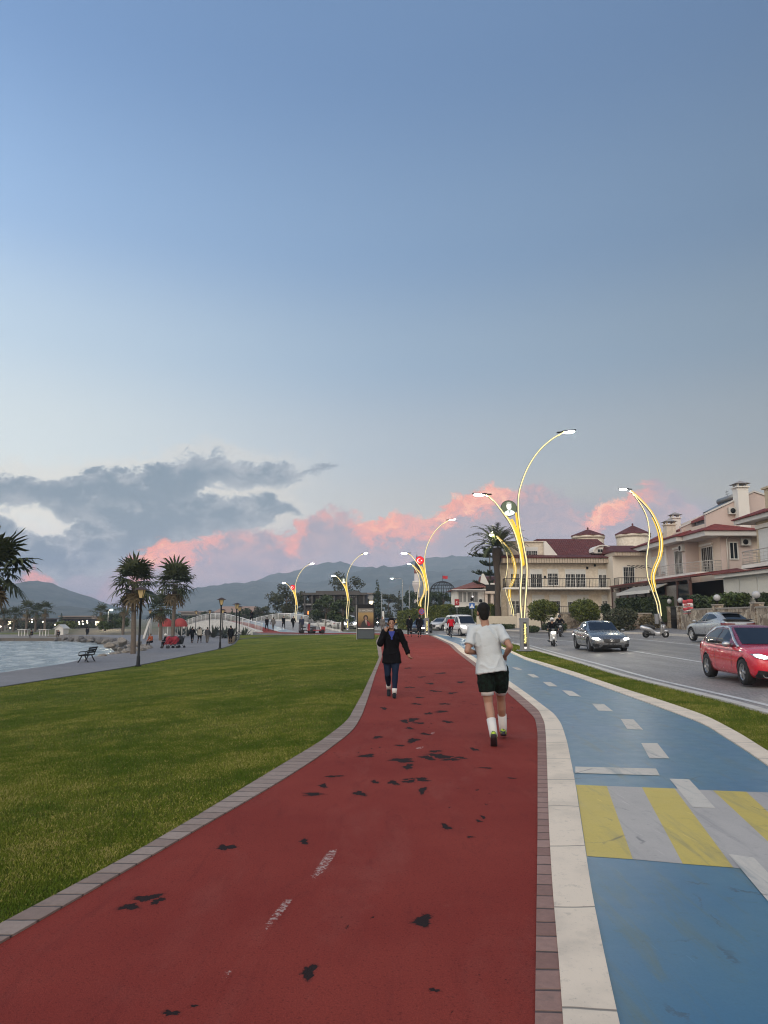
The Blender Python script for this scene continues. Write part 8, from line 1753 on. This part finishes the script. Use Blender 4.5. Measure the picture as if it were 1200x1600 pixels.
figure('rider in black with a black helmet on the dark motorcycle', SC3, R(-100 - 90), sco, 1.0, BLACKC, BLACKC, vox=.03, helmet=BHELM); figure('dark rider on the far scooter by the advertising stand', SC4, R(180), sco, 1.0, BLACKC, BLACKC, vox=.035, helmet=BHELM)
who('person in black at the left of the trio walking away', 300, 1007, 78, 5, W_(1), 1.0, -1.08, top=BLACKC); who('person in a cream jumper in the middle of the trio walking away', 311.5, 1006, 78, -3, W_(-1), .98, -1.08, top=BEIGEC, girth=1.25); who('person in grey baggy clothes at the right of the trio', 323.5, 1006, 78, 0, W_(.6), .98, -1.08, top=pbr('charcoal_cloth', (.05, .05, .055), .9), bottom=GREYC, girth=1.2, bottom_flare=.03)
who('person in black standing by the litter bin and park lamp', 360, 1002, 74, 20, None, 1.05, -1.0, girth=1.2)
ZB = lambda s: -.25 + 1.32 * (math.sin(math.pi * s) ** 1.25)
def on_bridge(label, s, o, rz, k, **a):
    d = Vector((-19.6, 35, 0)); L = d.length; u = d / L; r = Vector((u.y, -u.x, 0)); q = Vector((-10.4, 95, 0)) + u * (L * s) + r * o; figure(label, (q.x, q.y, ZB(s) + .01), R(rz), W_(k), 1.0, vox=.035, **a)
on_bridge('person walking over the bridge near its left railing, dark clothes', .06, -3.9, 29, 1); on_bridge('person in pale clothes walking over the bridge beside the left railing', .05, -3.2, 29, -1, top=GREYC, bottom=GREYC); on_bridge('person in dark clothes higher up the bridge near the crest', .33, -2.2, 29, 1)
on_bridge('person in black on the bridge, left one of a pair on the blue lane', .1, -1.0, 209, 1); on_bridge('person in black on the bridge, right one of a pair on the blue lane', .09, .2, 209, -1)
on_bridge('head of a person just showing over the bridge crest', .62, -2.5, 209, 1)
who('person in navy standing at the dark pedal cart', 471, 988, 80, 170, None, 1.05, ZA(-9, 80) + .01, top=pbr('navy_cloth', (.02, .025, .05), .9), bottom=GREYC)
sit = dict(pelvis=(0, 0, .5), waist=(0, .02, .65), chest=(0, .08, .84), neck=(0, .14, 1.0), head=(0, .19, 1.13), shL=(-.18, .12, .96), elL=(-.24, .18, .7), wrL=(-.16, .4, .62), shR=(.18, .12, .96), elR=(.24, .18, .7), wrR=(.16, .4, .62), hipL=(-.1, .02, .47), knL=(-.14, .42, .5), anL=(-.14, .42, .1), toL=(-.14, .57, .04), hipR=(.1, .02, .47), knR=(.14, .42, .5), anR=(.14, .42, .1), toR=(.14, .57, .04))
WHITEHAT = pbr('white_scarf', (.6, .58, .56), .9)
who('person in a white head scarf sitting beside the red pushchairs', 261, 1008, 67, 80, sit, 1.0, -1.1, top=BLACKC, bottom=BLACKC, helmet=WHITEHAT, vox=.03); who('person with white hair and a rust coloured top sitting by the rocks', 237, 998, 70, 150, sit, 1.0, -1.15, top=ORANGEC, bottom=BLACKC, helmet=None, hair='short')
who('person standing on the far shore beside the floodlight', 136, 997, 118, 0, None, 1.0, -1.62); who('person sitting on the far beach edge, left', 50, 999, 119, 160, sit, .95, -1.6); who('person sitting on the far beach edge by the hut', 92, 998, 119, 170, sit, .95, -1.6)
def pushchair(label, px, d, rz, P):
    x = at(px, 1008, d).x; t = thing('pushchair', label, 'pushchair', (x, d, -1.1), R(rz), 'pushchairs on the promenade'); mb = MB()
    mb.hexa([(-.25, -.3, .4), (.25, -.3, .4), (.25, .25, .35), (-.25, .25, .35), (-.27, -.42, .95), (.27, -.42, .95), (.27, -.3, .95), (-.27, -.3, .95)]); mb.ball((0, -.18, .78), (.3, .36, .32), 12, 8); mb.build('seat_and_hood', P, t); mb = MB()
    for s in (-1, 1): mb.tube([(s * .27, .4, .12), (s * .27, -.1, .5), (s * .25, -.55, 1.05)], .016, 6); mb.tube([(s * .27, -.4, .12), (s * .27, .05, .5)], .016, 6)
    mb.tube([(-.25, -.55, 1.05), (.25, -.55, 1.05)], .02, 6); mb.build('frame', DARKM, t)
    for s in (-1, 1):
        for y in (.4, -.4): M = Matrix.Translation((s * .3, y, .13)) @ Matrix.Rotation(R(90), 4, 'Y'); mb = MB(); mb.lathe([(.03, -.02), (.12, -.025), (.13, 0), (.12, .025), (.03, .02)], 14, (0, 0, 0), 0, M); mb.build('wheel', TYRE, t)
pushchair('red pushchair on the promenade, left of the two red ones', 262, 65.5, 60, pbr('pushchair_red', (.28, .015, .03), .7)); pushchair('second red pushchair next to the first on the promenade', 270, 65.5, 100, MATS['pushchair_red']); pushchair('black pushchair beside the red ones', 279, 66, 150, pbr('pushchair_black', (.015, .015, .018), .7))

# ------------------------------------------------------------------ marks on the track
def blotch(px, py, wpx, hpx, seed, name='worn_patch', mat=None, line=None):
    c = gz(px, py, 0); e = gz(px + wpx / 2, py, 0); f = gz(px, py - hpx / 2, 0); a, b = (e - c).length, (f - c).length; rnd = random.Random(seed); n = 34; ph = [rnd.uniform(0, 6.28) for _ in range(6)]
    R_ = []
    for i in range(n): w = 2 * math.pi * i / n; R_.append(1 + .3 * math.sin(2 * w + ph[0]) + .2 * math.sin(3 * w + ph[1]) + .14 * math.sin(5 * w + ph[2]) + .1 * math.sin(9 * w + ph[3]))
    mb = MB(); V = [(c.x, c.y, .0006 + seed * .00003)]; wear = [1.0]
    for k, wv in ((.45, .85), (.95, .5), (1.5, -.1)):
        for i in range(n): w = 2 * math.pi * i / n; V.append((c.x + a * R_[i] * k * math.cos(w), c.y + b * R_[i] * k * math.sin(w), .0006 + seed * .00003)); wear.append(wv)
    F = [(0, 1 + i, 1 + (i + 1) % n) for i in range(n)]
    for k in range(2): F += [(1 + k * n + i, 1 + (k + 1) * n + i, 1 + (k + 1) * n + (i + 1) % n, 1 + k * n + (i + 1) % n) for i in range(n)]
    mb.add(V, F); o = mb.build(name, mat or WORN); tag(o, kind='structure'); at_ = o.data.attributes.new('wear', 'FLOAT', 'POINT'); at_.data.foreach_set('value', wear)
WORN = m_track('red_rubber_track_worn_through', 'black'); FADED = m_track('red_rubber_track_faded_line', 'white')
for i, q in enumerate([(660, 1439, 34, 14), (231, 1403, 30, 12), (246, 1408, 16, 9), (202, 1417, 24, 11), (353, 1324, 22, 9), (475, 1315, 14, 7), (482, 1519, 26, 18), (266, 1583, 22, 9), (303, 1572, 9, 5), (678, 1547, 14, 6), (697, 1292, 14, 8), (562, 1240, 18, 7), (615, 1223, 14, 7), (653, 1218, 28, 7), (640, 1221, 16, 5), (660, 1235, 12, 9), (685, 1182, 38, 9), (668, 1184, 20, 6), (705, 1187, 22, 4), (628, 1188, 42, 5), (638, 1198, 16, 7), (574, 1181, 18, 6), (645, 1157, 18, 6), (642, 1125, 22, 5), (632, 1127, 14, 4), (655, 1130, 14, 3), (490, 1241, 34, 4), (505, 1228, 14, 5), (522, 1213, 22, 3), (741, 1171, 12, 4), (586, 1222, 12, 4), (680, 1174, 18, 3), (590, 1152, 12, 4), (640, 1138, 12, 3), (664, 1147, 14, 3), (720, 1184, 16, 3), (625, 1165, 12, 3), (755, 1277, 8, 4), (748, 1283, 10, 3), (735, 1308, 9, 3), (760, 1200, 16, 2), (800, 1216, 10, 2), (600, 1107, 10, 3), (670, 1115, 12, 3), (650, 1100, 12, 2.5), (695, 1100, 14, 2.5), (690, 1112, 22, 2.5), (655, 1090, 10, 2), (700, 1128, 16, 3), (785, 1123, 16, 2), (680, 1080, 16, 2), (640, 1074, 12, 2), (706, 1083, 14, 2), (672, 1068, 14, 2), (720, 1066, 14, 2), (658, 1058, 10, 1.6), (690, 1052, 16, 1.6), (638, 1044, 10, 1.4)]): blotch(*q, i)
def faded(q, seed):                                               # what is left of an old white dash: strongest along the middle
    a, b, c, d = [gz(p[0], p[1], 0) for p in q]; n = 10; V, wear = [], []
    for i in range(n + 1):
        for j in range(n + 1):
            u, v = i / n * 1.8 - .4, j / n * 1.2 - .1; p = (a * (1 - u) + b * u) * (1 - v) + (d * (1 - u) + c * u) * v
            V.append((p.x, p.y, .0007)); wear.append(.68 * (1 - (2 * abs(i / n - .5)) ** 3) * (1 - (2 * abs(j / n - .5)) ** 6) * (.75 + .45 * math.sin(v * 3.1 + seed)))
    mb = MB(); mb.add(V, [(i * (n + 1) + j, (i + 1) * (n + 1) + j, (i + 1) * (n + 1) + j + 1, i * (n + 1) + j + 1) for i in range(n) for j in range(n)]); o = mb.build('faded_line', FADED); tag(o, kind='structure')
    at_ = o.data.attributes.new('wear', 'FLOAT', 'POINT'); at_.data.foreach_set('value', wear)
for i, q in enumerate([((516, 1328), (527, 1328), (494, 1379), (480, 1379)), ((445, 1407), (455, 1407), (399, 1480), (384, 1482)), ((352, 1517), (362, 1517), (340, 1551), (326, 1552)), ((681, 1138), (686, 1138), (678, 1147), (672, 1147)), ((660, 1165), (667, 1165), (656, 1170), (648, 1170))]): faded(q, 70 + i)
# ------------------------------------------------------------------ the air between here and the mountains
def haze():
    m = bpy.data.materials.new('air_haze'); m.use_nodes = True; nt = m.node_tree; nt.nodes.clear(); out = nt.nodes.new('ShaderNodeOutputMaterial'); v = nt.nodes.new('ShaderNodeVolumePrincipled')
    v.inputs['Color'].default_value = (.58, .755, 1.0, 1); v.inputs['Density'].default_value = HAZE; v.inputs['Anisotropy'].default_value = -.3
    nt.links.new(v.outputs[0], out.inputs['Volume'])
    mb = MB(); mb.box(-HAZE_R, HAZE_R, -HAZE_R, HAZE_R, -40, HAZE_TOP); o = mb.build('haze', m); tag(o, kind='stuff')
haze()
